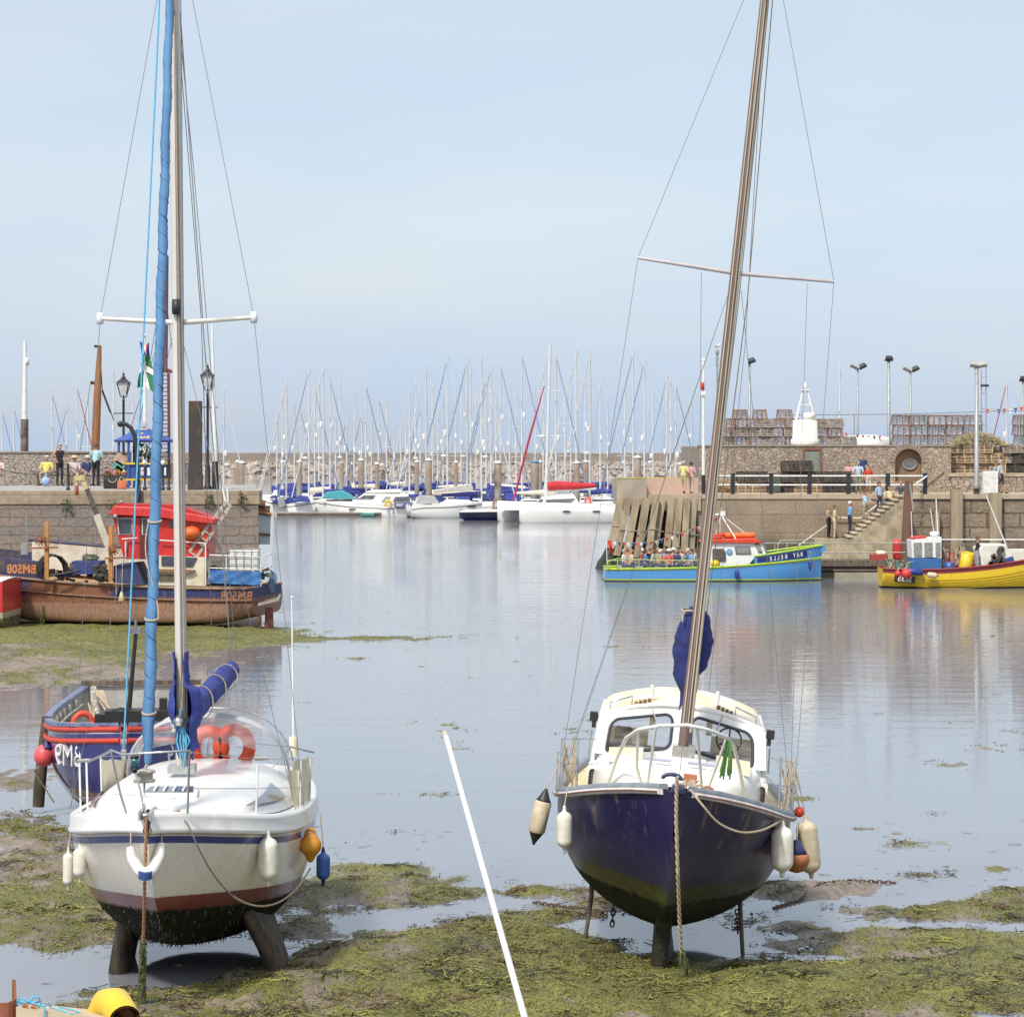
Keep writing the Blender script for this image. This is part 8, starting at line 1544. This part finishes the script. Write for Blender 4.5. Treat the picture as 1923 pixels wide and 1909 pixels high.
def moored(i, px, ty, Y, jd, jc):
    hm_ = H-(ty-HOR)*Y/F; L = min(11, max(6.5, hm_*.68)); mh = hm_; grp = 'yachts moored in the marina'
    lab = 'moored yacht with %s mast and %s jib, ' % ('tall' if ty < 700 else 'middling' if ty < 745 else 'short', CN[jc])
    seg_ = [y for y in YL_ if (y[0] < 430) == (px < 430) and (y[0] > 1320) == (px > 1320)]; k = seg_.index((px, ty, Y, jd, jc))
    if px < 430: lab += '%s mast from left behind the left quay' % (ORD+['ninth', 'tenth', 'eleventh'])[k]
    elif px > 1320: lab += 'masthead above the terrace, %s' % ('nearer the light tower' if px < 1700 else 'near the bunting')
    else: lab += 'mast %d from left in open marina' % (k+1)
    rz = {0: R(random.choice([8, 172])), -1: R(-90+random.uniform(-14, 14)), 1: R(90+random.uniform(-14, 14))}[jd]
    ym = .33*L; off = Matrix.Rotation(rz, 4, 'Z') @ Vector((0, ym, 0))
    t = thing('moored_yacht', lab, 'sailing yacht', (X_(px, Y)-off.x, Y-off.y, 0), rz, grp)
    h = Hull([(0, .04, 1.25, .1, 1.3), (L*.12, L*.09, 1.15, -.25, 1.7), (L*.4, L*.16, 1.0, -.4, 2.2), (L*.75, L*.155, .95, -.4, 2.4), (L, L*.11, 1.0, .05, 2.2)], n=10, k=6); h.skin(NAVYH if i % 6 == 2 else GEL, 'hull', t); h.deck(GEL, t)
    b = MB(); rows = []
    for y, w, z in ((.22, .3, .12), (.3, .62, .38), (.5, .75, .46), (.68, .75, .46)): rows.append([Vector((w*L*.13*math.cos(a), y*L, 1.0+z*abs(math.sin(a))**.6)) for a in [math.pi*j/8 for j in range(9)]])
    b.grid(rows); b.poly(rows[-1]); b.build('coachroof', GEL, t)
    for sd in (-1, 1): b = MB(); b.beam((sd*.085*L, .36*L, 1.26), (sd*.098*L, .62*L, 1.27), .05, .16); b.build('cabin_window', GLASS, t)
    b = MB(); b.tube([(0, ym, .9), (0, ym, mh)], [.10, .075], 6); b.tube([(0, ym+.2, mh), (0, ym+.2, mh+.3), (0, ym-.25, mh+.36)], .02, 4); m_ = b.build('mast', ALW if px != 700 else BLACK, t)
    for f in ((.55,) if L < 8 else (.42, .7)): b = MB(); b.tube([(-.8, ym+.1, mh*f), (.8, ym+.1, mh*f)], .03, 5); b.build('spreader', ALW, m_)
    b = MB(); z = mh*random.uniform(.4, .62); b.lathe([(.13, z), (.15, z+.05), (.15, z+.5), (.13, z+.55)], (.05, ym-.2, 0), 8); b.build('radar_reflector', WHITEP, m_)
    if i % 3 == 0: b = MB(); z = mh*.36; b.lathe([(.1, z), (.28, z+.04), (.28, z+.2), (.1, z+.24)], (0, ym-.35, 0), 10); b.build('radar_dome', WHITEP, m_)
    b = MB()
    for sd in (-1, 1): b.tube([(sd*L*.15, ym+.2, 1), (sd*.8, ym+.1, mh*.55), (0, ym, mh)], .011, 3, False)
    b.tube([(0, L-.1, 1), (0, ym, mh)], .011, 3, False); b.tube([(0, .1, 1.2), (0, ym, mh*.96)], .012, 3, False); b.build('rigging', M('rigging_pale', (.42, .43, .45), None, 5, .5), t)
    if jd: b = MB(); b.tube([Vector((0, .15, 1.3)).lerp(Vector((0, ym-.1, mh*.95)), k/8) for k in range(9)], [.05, .058, .055, .05, .048, .046, .042, .035, .025], 6); b.build('furled_jib', JC[jc], t)
    b = MB(); b.tube([(0, ym+.1, 2.05), (0, ym+L*.12, 2.1), (0, ym+L*.36, 1.98)], [.26, .2, .12], 8, flat=1.2); b.build('boom_cover', COV[i % 4], t)
    b = MB(); rows = [[Vector((L*.115*math.cos(a), y*L, 1.35+z*math.sin(a)**.8)) for a in [math.pi*j/8 for j in range(9)]] for y, z in ((.64, .1), (.69, .62), (.78, .66))]; b.grid(rows); b.build('spray_hood', COV[(i+1) % 3], t)
for i, a in enumerate(YL_): moored(i, *a)
b = None
# older masts seen over the left quay wall, each on its boat
def old_boat(px, Y, label, build):
    t = thing('moored_boat', label, 'boat', (X_(px, Y), Y, 0)); h = Hull([(-4, .05, 2.0, .2, 1.3), (-2.5, 1.0, 1.7, -.3, 2), (0, 1.6, 1.4, -.5, 2.6), (4.5, 1.3, 1.5, -.1, 2.4)], n=10, k=6); h.skin(M('hull_dark_green', (.04, .07, .06), None, 3, .5), 'hull', t); h.deck(WOODOLD, t); build(t)
def bw(t):
    b = MB(); b.tube([P(46, 860, 126), P(46, 787, 126)], .19, 8); b.build('lower_mast', M('mast_rust_dark', (.10, .05, .04), (.2, .16, .14), 3, .7, stretch=(1, 1, 2)), t, True); b = MB(); b.tube([P(46, 790, 126), P(47, 640, 126)], [.14, .08], 8); b.lathe([(.09, 0), (.1, .35), (.09, .36)], P(51, 686, 126), 8); b.bb(P(40, 792, 126), P(52, 786, 126.2)); b.build('upper_mast', WHITEP, t, True)
old_boat(46, 126, 'old boat whose white upper mast tops a dark rusty lower mast, farthest left', bw)
def bo(t):
    OM = M('mast_orange_wood', (.36, .16, .05), (.26, .11, .04), 4, .5, stretch=(1, 1, .2)); b = MB(); b.tube([P(178, 870, 128), P(183, 740, 128), P(187, 650, 128)], [.22, .19, .10], 8); m = b.build('mast', OM, t, True); b = MB(); b.beam(P(170, 718, 128), P(187, 722, 128), .12, .15); b.beam(P(177, 650, 128), P(190, 651, 128), .08, .12); b.build('cross_tree', IRON, m, True); b = MB(); b.tube([P(188, 668, 128), P(192, 730, 128), P(214, 790, 128)], .03, 4); b.tube([P(192, 733, 128), P(208, 775, 128)], .05, 5); b.tube([P(170, 720, 128), P(150, 850, 128)], .015, 3); b.build('rigging', IRON, t, True)
old_boat(182, 128, 'traditional boat with varnished orange wooden mast behind the rubble wall', bo)
def br(t):
    RM = M('mast_dark_red', (.20, .05, .04), (.13, .04, .03), 4, .6); b = MB(); b.tube([P(311, 700, 124), P(313, 480, 124)], .10, 6)
    for dx in (-.28, .22): b.tube([P(309, 900, 124)+Vector((dx, 0, 0)), P(309, 700, 124)+Vector((dx*.8, 0, 0))], .07, 5)
    for k in range(26): p = P(309, 895-7.6*k, 124); b.tube([p+Vector((-.27, 0, 0)), p+Vector((.21, 0, 0))], .035, 4)
    b.tube([P(300, 690, 124), P(324, 698, 124)], .08, 6); b.build('ladder_mast', RM, t, True); b = MB()
    for x0, y0, x1, y1 in ((311, 500, 262, 800), (312, 560, 345, 840), (311, 600, 240, 820)): b.tube([P(x0, y0, 124), P(x1, y1, 124)], .018, 3)
    b.build('rigging', IRON, t, True)
old_boat(310, 124, 'boat with dark red ladder mast rising behind the blue kiosk', br)
# front row
def cruiser(name, label, cat, pb, ps, ywl, st, parts, yaw=0, mat=None):
    """a motor boat lying between the picture columns pb (bow) and ps (stern)"""
    Y = H*F/(ywl-HOR); L = abs(ps-pb)*Y/F/math.cos(R(yaw)); rz = R(90 if ps < pb else -90)+R(yaw)
    t = thing(name, label, cat, (X_(pb, Y), Y+(1.2 if yaw == 0 else 1.2), 0), rz, 'boats moored in the front row of the marina'); h = Hull([(y*L, w*L, z, k, n) for y, w, z, k, n in st], n=14, k=8); h.skin(mat or GEL, 'hull', t); h.deck(GEL, t); b = MB(); h.rail(b, .035, .01, -.22); b.build('rubbing_band', M('band_grey', (.2, .2, .22), None, 4, .5), t)
    for nm, pts, d0, d1, m, bv in parts: slab(pts, Y+d0, Y+d1, nm, m, t, bv)
    return t, Y
PLN = [(0, .02, 1.35, .5, 1.3), (.15, .09, 1.25, -.1, 1.6), (.4, .15, 1.1, -.3, 2.4), (1, .15, .95, -.2, 4)]
GP = M('glass_pale', (.26, .30, .32), (.4, .44, .46), 3, .1)
t, Y = cruiser('motor_cruiser', 'long white motor cruiser with raised cockpit and dark windows, bow towards the left', 'motor boat', 611, 724, 969, PLN,
  [('superstructure', [(655, 946), (690, 922), (745, 921), (752, 930), (744, 948)], .5, 3.0, GEL, .08), ('windscreen', [(668, 937), (684, 930), (705, 930), (700, 937)], .44, .5, SMOKE, 0), ('hard_top', [(684, 925), (700, 920), (752, 920), (756, 925)], .4, 3.1, GEL, .05), ('hull_window', [(655, 955), (668, 955), (668, 957), (655, 957)], -.42, -.2, DARKM, 0)], -14)
b = MB(); b.tube([P(612, 946, Y-.5), P(620, 938, Y-.2), P(660, 935, Y), P(680, 936, Y+.2)], .02, 5); b.build('bow_rail', STEEL, t, True)
t, Y = cruiser('fishing_boat', 'white fishing boat with lettered blue dodger and yellow lifebuoy', 'fishing boat', 800, 716, 971, PLN,
  [('wheelhouse', [(712, 944), (722, 930), (765, 927), (775, 944)], .6, 2.6, GEL, .05), ('wheelhouse_window', [(717, 941), (724, 932), (733, 932), (728, 941)], .54, .6, GP, 0), ('side_window', [(738, 941), (742, 933), (768, 932), (770, 941)], .54, .6, SMOKE, 0), ('dodger', [(740, 944), (774, 943), (774, 953), (741, 953)], .2, .26, M('dodger_blue', (.04, .07, .24), None, 4, .7), 0), ('canopy', [(752, 930), (790, 928), (800, 917), (797, 932), (770, 934)], .7, 2.4, BLUECLOTH, .03)], 0)
text('VAL TRIER', .38, frame(P(757, 948.5, Y+.16), (1, 0, 0), (0, 0, 1)), WHITEP, t, world=True, bold=.006, sx=.78, ext=.01)
q = thing('lifebuoy', 'yellow lifebuoy on the quarter of the lettered white fishing boat', 'lifebuoy', P(729, 946, Y+.1)); b = MB(); b.tube([(.26*math.cos(a), 0, .28*math.sin(a)) for a in [R(-50+280*i/12) for i in range(13)]], .11, 8); b.build('buoy_body', YELP, q)
cruiser('sports_boat', 'small white sports boat with blue cover, leftmost in the marina front row', 'motor boat', 500, 562, 966, PLN, [('cover', [(508, 944), (520, 935), (545, 934), (556, 944)], .4, 2.4, BLUECLOTH, .05), ('screen', [(520, 938), (526, 932), (540, 932), (538, 938)], .3, .4, GP, 0)], 10)
cruiser('sports_boat', 'white sports boat showing a grey outboard engine on its stern', 'motor boat', 590, 528, 967, PLN, [('screen', [(550, 942), (560, 930), (575, 932), (582, 942)], .4, 2.2, M('canvas_royal', (.05, .08, .32), None, 4, .8), .04), ('outboard', [(520, 934), (533, 932), (536, 950), (524, 955)], .8, 1.4, GREYM, .05)], -12)
cruiser('sports_boat', 'white open boat under a turquoise canopy beside the long motor cruiser', 'motor boat', 590, 655, 966, PLN, [('canopy', [(604, 936), (612, 924), (640, 921), (656, 928), (668, 938)], .3, 2.4, M('canvas_turquoise', (.05, .36, .40), (.08, .30, .36), 4, .8), .06), ('outboard', [(572, 944), (588, 942), (594, 952), (590, 962), (574, 962)], .6, 1.2, GEL, .1)], 14)
t, Y = cruiser('dinghy', 'small teal green dinghy floating under the motor cruiser side', 'dinghy', 676, 702, 970.5, [(0, .03, .42, .0, 1.4), (.3, .2, .36, -.1, 2), (1, .22, .34, -.05, 3)], [], 0, M('hull_teal', (.05, .34, .28), None, 4, .5))
t, Y = cruiser('sailing_yacht', 'white cruising yacht lying stern-to with grey sail cover on its boom', 'sailing yacht', 905, 772, 973, [(0, .03, 1.5, .4, 1.3), (.2, .1, 1.35, -.2, 1.8), (.5, .155, 1.2, -.4, 2.4), (.85, .14, 1.15, -.2, 2.6), (1, .11, 1.0, .1, 2.6)],
  [('coachroof', [(828, 944), (838, 938), (880, 939), (896, 948), (828, 952)], .7, 3.0, GEL, .08), ('cabin_window', [(850, 950), (868, 949), (869, 951), (849, 952)], .4, .7, DARKM, 0), ('cabin_window', [(875, 950), (893, 949), (894, 951), (875, 952)], .4, .7, DARKM, 0), ('sail_cover', [(812, 920), (880, 909), (888, 912), (889, 921), (815, 925)], 1.2, 1.7, M('cover_grey', (.48, .46, .43), (.4, .38, .36), 3, .8), .08), ('canopy', [(780, 946), (786, 930), (815, 932), (826, 946)], .5, 2.8, M('canopy_clear_grey', (.42, .42, .42), (.3, .3, .32), 5, .4), .06)], 6)
t, Y = cruiser('launch', 'navy blue launch with varnished wheelhouse and white gunwale', 'motor boat', 862, 940, 977, [(0, .03, 1.0, .2, 1.4), (.2, .11, .9, -.1, 2), (.6, .14, .8, -.2, 3), (1, .12, .8, .0, 3)], [('side_rail', [(862, 958), (936, 956), (936, 961), (864, 962)], -.25, 2.4, GEL, .02), ('wheelhouse', [(924, 957), (926, 938), (943, 937), (943, 957)], .4, 1.8, TEAK, .03), ('wheelhouse_window', [(928, 952), (929, 941), (940, 941), (940, 952)], .35, .4, GP, 0)], 0, NAVYH)
BOATS2 = [(488, 524, 'blue'), (545, 512, 'white'), (566, 606, 'grey'), (628, 590, 'blue'), (640, 682, 'white'), (716, 676, 'dark blue'), (735, 775, 'blue'), (822, 780, 'cream'), (838, 880, 'white'), (926, 884, 'dark blue'), (945, 985, 'blue'), (1016, 976, 'white'), (1090, 1130, 'grey'), (1172, 1132, 'white')]
CC = {'blue': BLUECLOTH, 'white': GEL, 'grey': M('cover_grey', (.48, .46, .43), (.4, .38, .36), 3, .8), 'dark blue': M('navy_canvas'), 'cream': CREAM}
for i, (a, c, cn) in enumerate(BOATS2):
    y = 958.5-(i*5 % 7)*1.6; s = 1 if c > a else -1; X = lambda f: a+(c-a)*f; T = y-21-(i % 3)*3
    t, Y = cruiser('motor_boat', 'white motor boat with %s canopy in the second marina row, number %d from left' % (cn, i+1), 'motor boat', a, c, y, PLN, [('superstructure', [(X(.35), y-18), (X(.5), T-2), (X(.8), T-3), (X(.95), y-18)], .4, 2.6, GEL, .06), ('canopy', [(X(.5), T-2.5), (X(.6), T-7), (X(.95), T-6), (X(1.0), y-17), (X(.82), y-17), (X(.8), T-3)], .35, 2.6, CC[cn], .05), ('window', [(X(.46), y-20), (X(.54), T), (X(.74), T), (X(.78), y-20)], .33, .4, SMOKE, 0)], (i*37 % 30)-15)
# catamaran
Y = H*F/(982-HOR); t = thing('catamaran', 'big white catamaran with red sail cover moored beside the pier head', 'catamaran', P(1060, 982, Y), group='boats moored in the front row of the marina')
for dy, x0, nm in ((0, 975, 'near_hull'), (4.2, 934, 'far_hull')):
    b = MB(); rows = []
    for px, w, zt, zb_ in ((x0, .06, 1.78, .55), (x0+3, .22, 1.76, -.1), (x0+25, .55, 1.72, -.3), (x0+80, .75, 1.66, -.3), (x0+150, .75, 1.58, -.3), (1178, .6, 1.15, -.2)):
        c = P(px, HOR, Y+dy+.8); rows.append([Vector((c.x, c.y+sx*w*(1 if z > .3 else .75), z)) for sx, z in ((-1, zt), (-1, zt*.55), (-.8, .1), (-.3, zb_), (.3, zb_), (.8, .1), (1, zt*.55), (1, zt))])
    b.grid(rows, True, True); b.poly(rows[0]); b.build('float_hull', GEL, t, True)
slab([(938, 953), (1160, 953), (1160, 958), (938, 958)], Y+1.2, Y+4.4, 'bridge_deck', GEL, t); slab([(1000, 950), (1020, 934), (1050, 929), (1078, 928), (1088, 945), (1120, 950)], Y+.9, Y+4.8, 'saloon', GEL, t, .1)
slab([(1025, 938), (1080, 936), (1072, 943), (1050, 945), (1025, 945)], Y+.82, Y+.9, 'saloon_window', SMOKE, t); slab([(1008, 944), (1014, 937), (1020, 937), (1018, 944)], Y+.82, Y+.9, 'saloon_window', SMOKE, t)
for x in (1056, 1112): slab([(x, 960), (x+4, 958.6), (x+12, 958.6), (x+16, 960), (x+12, 961.4), (x+4, 961.4)], Y-.02, Y+.2, 'port_light', DARKM, t)
b = MB(); m0, m1 = P(1025, 945, Y+2.5), P(1033, 645, Y+2.5); b.tube([m0, m1], [.17, .12], 8); m_ = b.build('mast', ALW, t, True); b = MB(); p = m0.lerp(m1, .42); b.tube([p-Vector((1.2, 0, 0)), p+Vector((1.2, 0, 0))], .04, 5); b.build('spreader', ALW, m_, True); b = MB(); p = m0.lerp(m1, .7); b.tube([p-Vector((.9, 0, 0)), p+Vector((.9, 0, 0))], .04, 5); b.build('spreader', ALW, m_, True); b = MB(); b.lathe([(.1, 0), (.3, .04), (.3, .2), (.1, .25)], P(1018, 822, Y+2.5), 10); b.build('radar_dome', WHITEP, m_, True)
b = MB(); b.tube([P(1029, 913, Y+2.5), P(1045, 911, Y+2.5), P(1080, 912, Y+2.5), P(1118, 911, Y+2.5)], [.38, .40, .33, .16], 8, flat=1.0); b.build('sail_cover', M('cover_red', (.50, .025, .03), (.42, .02, .025), 3, .75), t, True); b = MB(); b.tube([P(1028, 922, Y+2.5), P(1120, 917, Y+2.5)], .10, 6); b.build('boom', ALW, t, True)
b = MB(); b.tube([P(965, 938, Y+2.5), P(992, 830, Y+2.5), P(1022, 725, Y+2.5)], [.10, .11, .05], 6); b.build('furled_jib', JC['r'], t, True); b = MB()
for x0, y0 in ((960, 952), (1150, 950), (1080, 952), (1000, 952)): b.tube([P(x0, y0, Y+2.5), P(1032, 660, Y+2.5)], .013, 3, False)
b.build('rigging', M('rigging_pale'), t, True)
q = thing('lifebuoy', 'orange lifebuoy on the rail of the big white catamaran', 'lifebuoy', P(1104, 941, Y+.8)); b = MB(); b.tube([(.22*math.cos(a), 0, .30*math.sin(a)) for a in [R(-50+280*i/12) for i in range(13)]], .09, 8); b.build('buoy_body', ORANGE, q)
# ---------------------------------------------------------------- things at the photographer's feet
t = thing('pole', 'plain white pole leaning out of the mud between the two large boats', 'pole', P(1010, 1990, 13.9)); b = MB(); a, c = P(835, 1373, 15), P(985, 1909, 14.55); b.tube([a, c, c+(c-a)*2.6], [.0145, .019, .022], 12); b.build('pole_shaft', M('pole_white', (.80, .80, .79), (.74, .74, .73), 2, .35), t, True); b = MB(); b.tube([a, a+(c-a)*.012], .0165, 12); b.build('pole_tip', M('pole_tip_cream', (.66, .62, .48), None, 3, .5), t, True)
PY = 12.0
t = thing('timber_trestle', 'pale timber trestle with blue twine at the lower left corner', 'trestle', P(120, 1920, PY)); b = MB(); b.add([P(30, 1890, PY), P(232, 1914, PY), P(232, 2010, PY), P(30, 1990, PY)]+[P(60, 1883, PY+.5), P(240, 1902, PY+.5), P(240, 2000, PY+.5), P(60, 1985, PY+.5)], [(0, 1, 2, 3), (4, 7, 6, 5), (0, 4, 5, 1), (0, 3, 7, 4), (1, 5, 6, 2), (3, 2, 6, 7)]); b.build('beam', M('timber_pale', (.56, .46, .32), (.48, .38, .25), 9, .8, stretch=(.3, 1, 1)), t, True)
for x in (60, 205): b = MB(); a = P(x, 1960, PY+.25); b.bb((a.x-.06, a.y-.06, -1.6), (a.x+.06, a.y+.06, a.z)); b.build('leg', WOODOLD, t, True)
b = MB()
for x, y in ((48, 1889), (63, 1891)): b.box(P(x, y, PY+.02), (.022, .03, .016), (.3, .4, .2))
b.build('iron_fitting', RUST, t, True)
q = thing('twine', 'tangle of bright blue twine lying on the pale timber beam', 'twine', P(70, 1880, PY+.1)); b = MB(); rr = lambda x, y, d=.1: P(x, y, PY+d)
b.tube([rr(34, 1886), rr(20, 1889), rr(19, 1882), rr(30, 1880), rr(48, 1884), rr(60, 1882), rr(76, 1879), rr(72, 1871), rr(62, 1871), rr(56, 1880), rr(42, 1882), rr(34, 1878), rr(38, 1873), rr(46, 1875), rr(56, 1883), rr(74, 1890), rr(78, 1882)], .0048, 6)
b.tube([rr(60, 1882, .05), rr(80, 1889, .03), rr(90, 1886), rr(96, 1888), rr(94, 1891), rr(104, 1893, .05), rr(120, 1898, .03), rr(135, 1903, .0), rr(150, 1901, .1), rr(140, 1896, .15), rr(110, 1890, .2)], .0038, 6); b.tube([rr(84, 1888, -.01), rr(83, 1905, -.02), rr(80, 1930, -.02)], .0045, 6); b.build('twine_strand', M('twine_blue', (.10, .42, .62), None, 30, .8), q, True)
q = thing('ventilator', 'yellow plastic elbow ventilator with brown mouth in the lower left corner', 'ventilator', P(205, 1960, PY+.2)); b = MB(); rr = .112
pts = [P(183, 2010, PY+.35), P(186, 1930, PY+.35), P(190, 1905, PY+.34), P(201, 1885, PY+.28), P(217, 1885, PY+.16), P(230, 1905, PY+.04), P(234, 1914, PY+.0)]
b.tube(pts, [.062, .064, .068, .074, .076, .072, .072], 20, False); b.build('cowl', M('cowl_yellow', (.74, .50, .02), (.66, .43, .02), 3, .4), q, True); b = MB(); b.tube([p for p in pts[-2:]], [.060, .062], 20, False); b.lathe([(.0, 0), (.06, 0)], pts[-2], 16, (R(-55), R(20), 0)); b.build('cowl_mouth', M('cowl_inside', (.22, .08, .03), None, 6, .8), q, True)
q = thing('clay_pipe', 'broken brown half pipe standing in the lower left corner', 'pipe', P(5, 1960, PY)); b = MB(); c = P(4, 1960, PY+.1); rows = []
for i in range(13):
    a = R(-200+250*i/12); top = 1850+(38 if i < 8 else 0)+ (max(0, 8-i)*2); zt = P(0, top, PY).z if i > 10 else P(0, 1872+14*math.sin(R(180*i/12)), PY).z; d = Vector((.065*math.cos(a), .065*math.sin(a), 0)); rows.append([Vector((c.x, c.y, c.z-.3))+d, Vector((c.x, c.y, zt))+d, Vector((c.x, c.y, zt))+d*.88, Vector((c.x, c.y, c.z-.3))+d*.88])
b.grid(rows, False); b.build('pipe_shell', M('clay_brown', (.30, .10, .05), (.20, .06, .03), 12, .55), q, True)
b = MB(); a = P(4, 2020, PY+.1); b.bb((a.x-.07, a.y-.07, -1.6), (a.x+.07, a.y+.07, c.z-.28)); b.build('pipe_stem', WOODOLD, q, True)
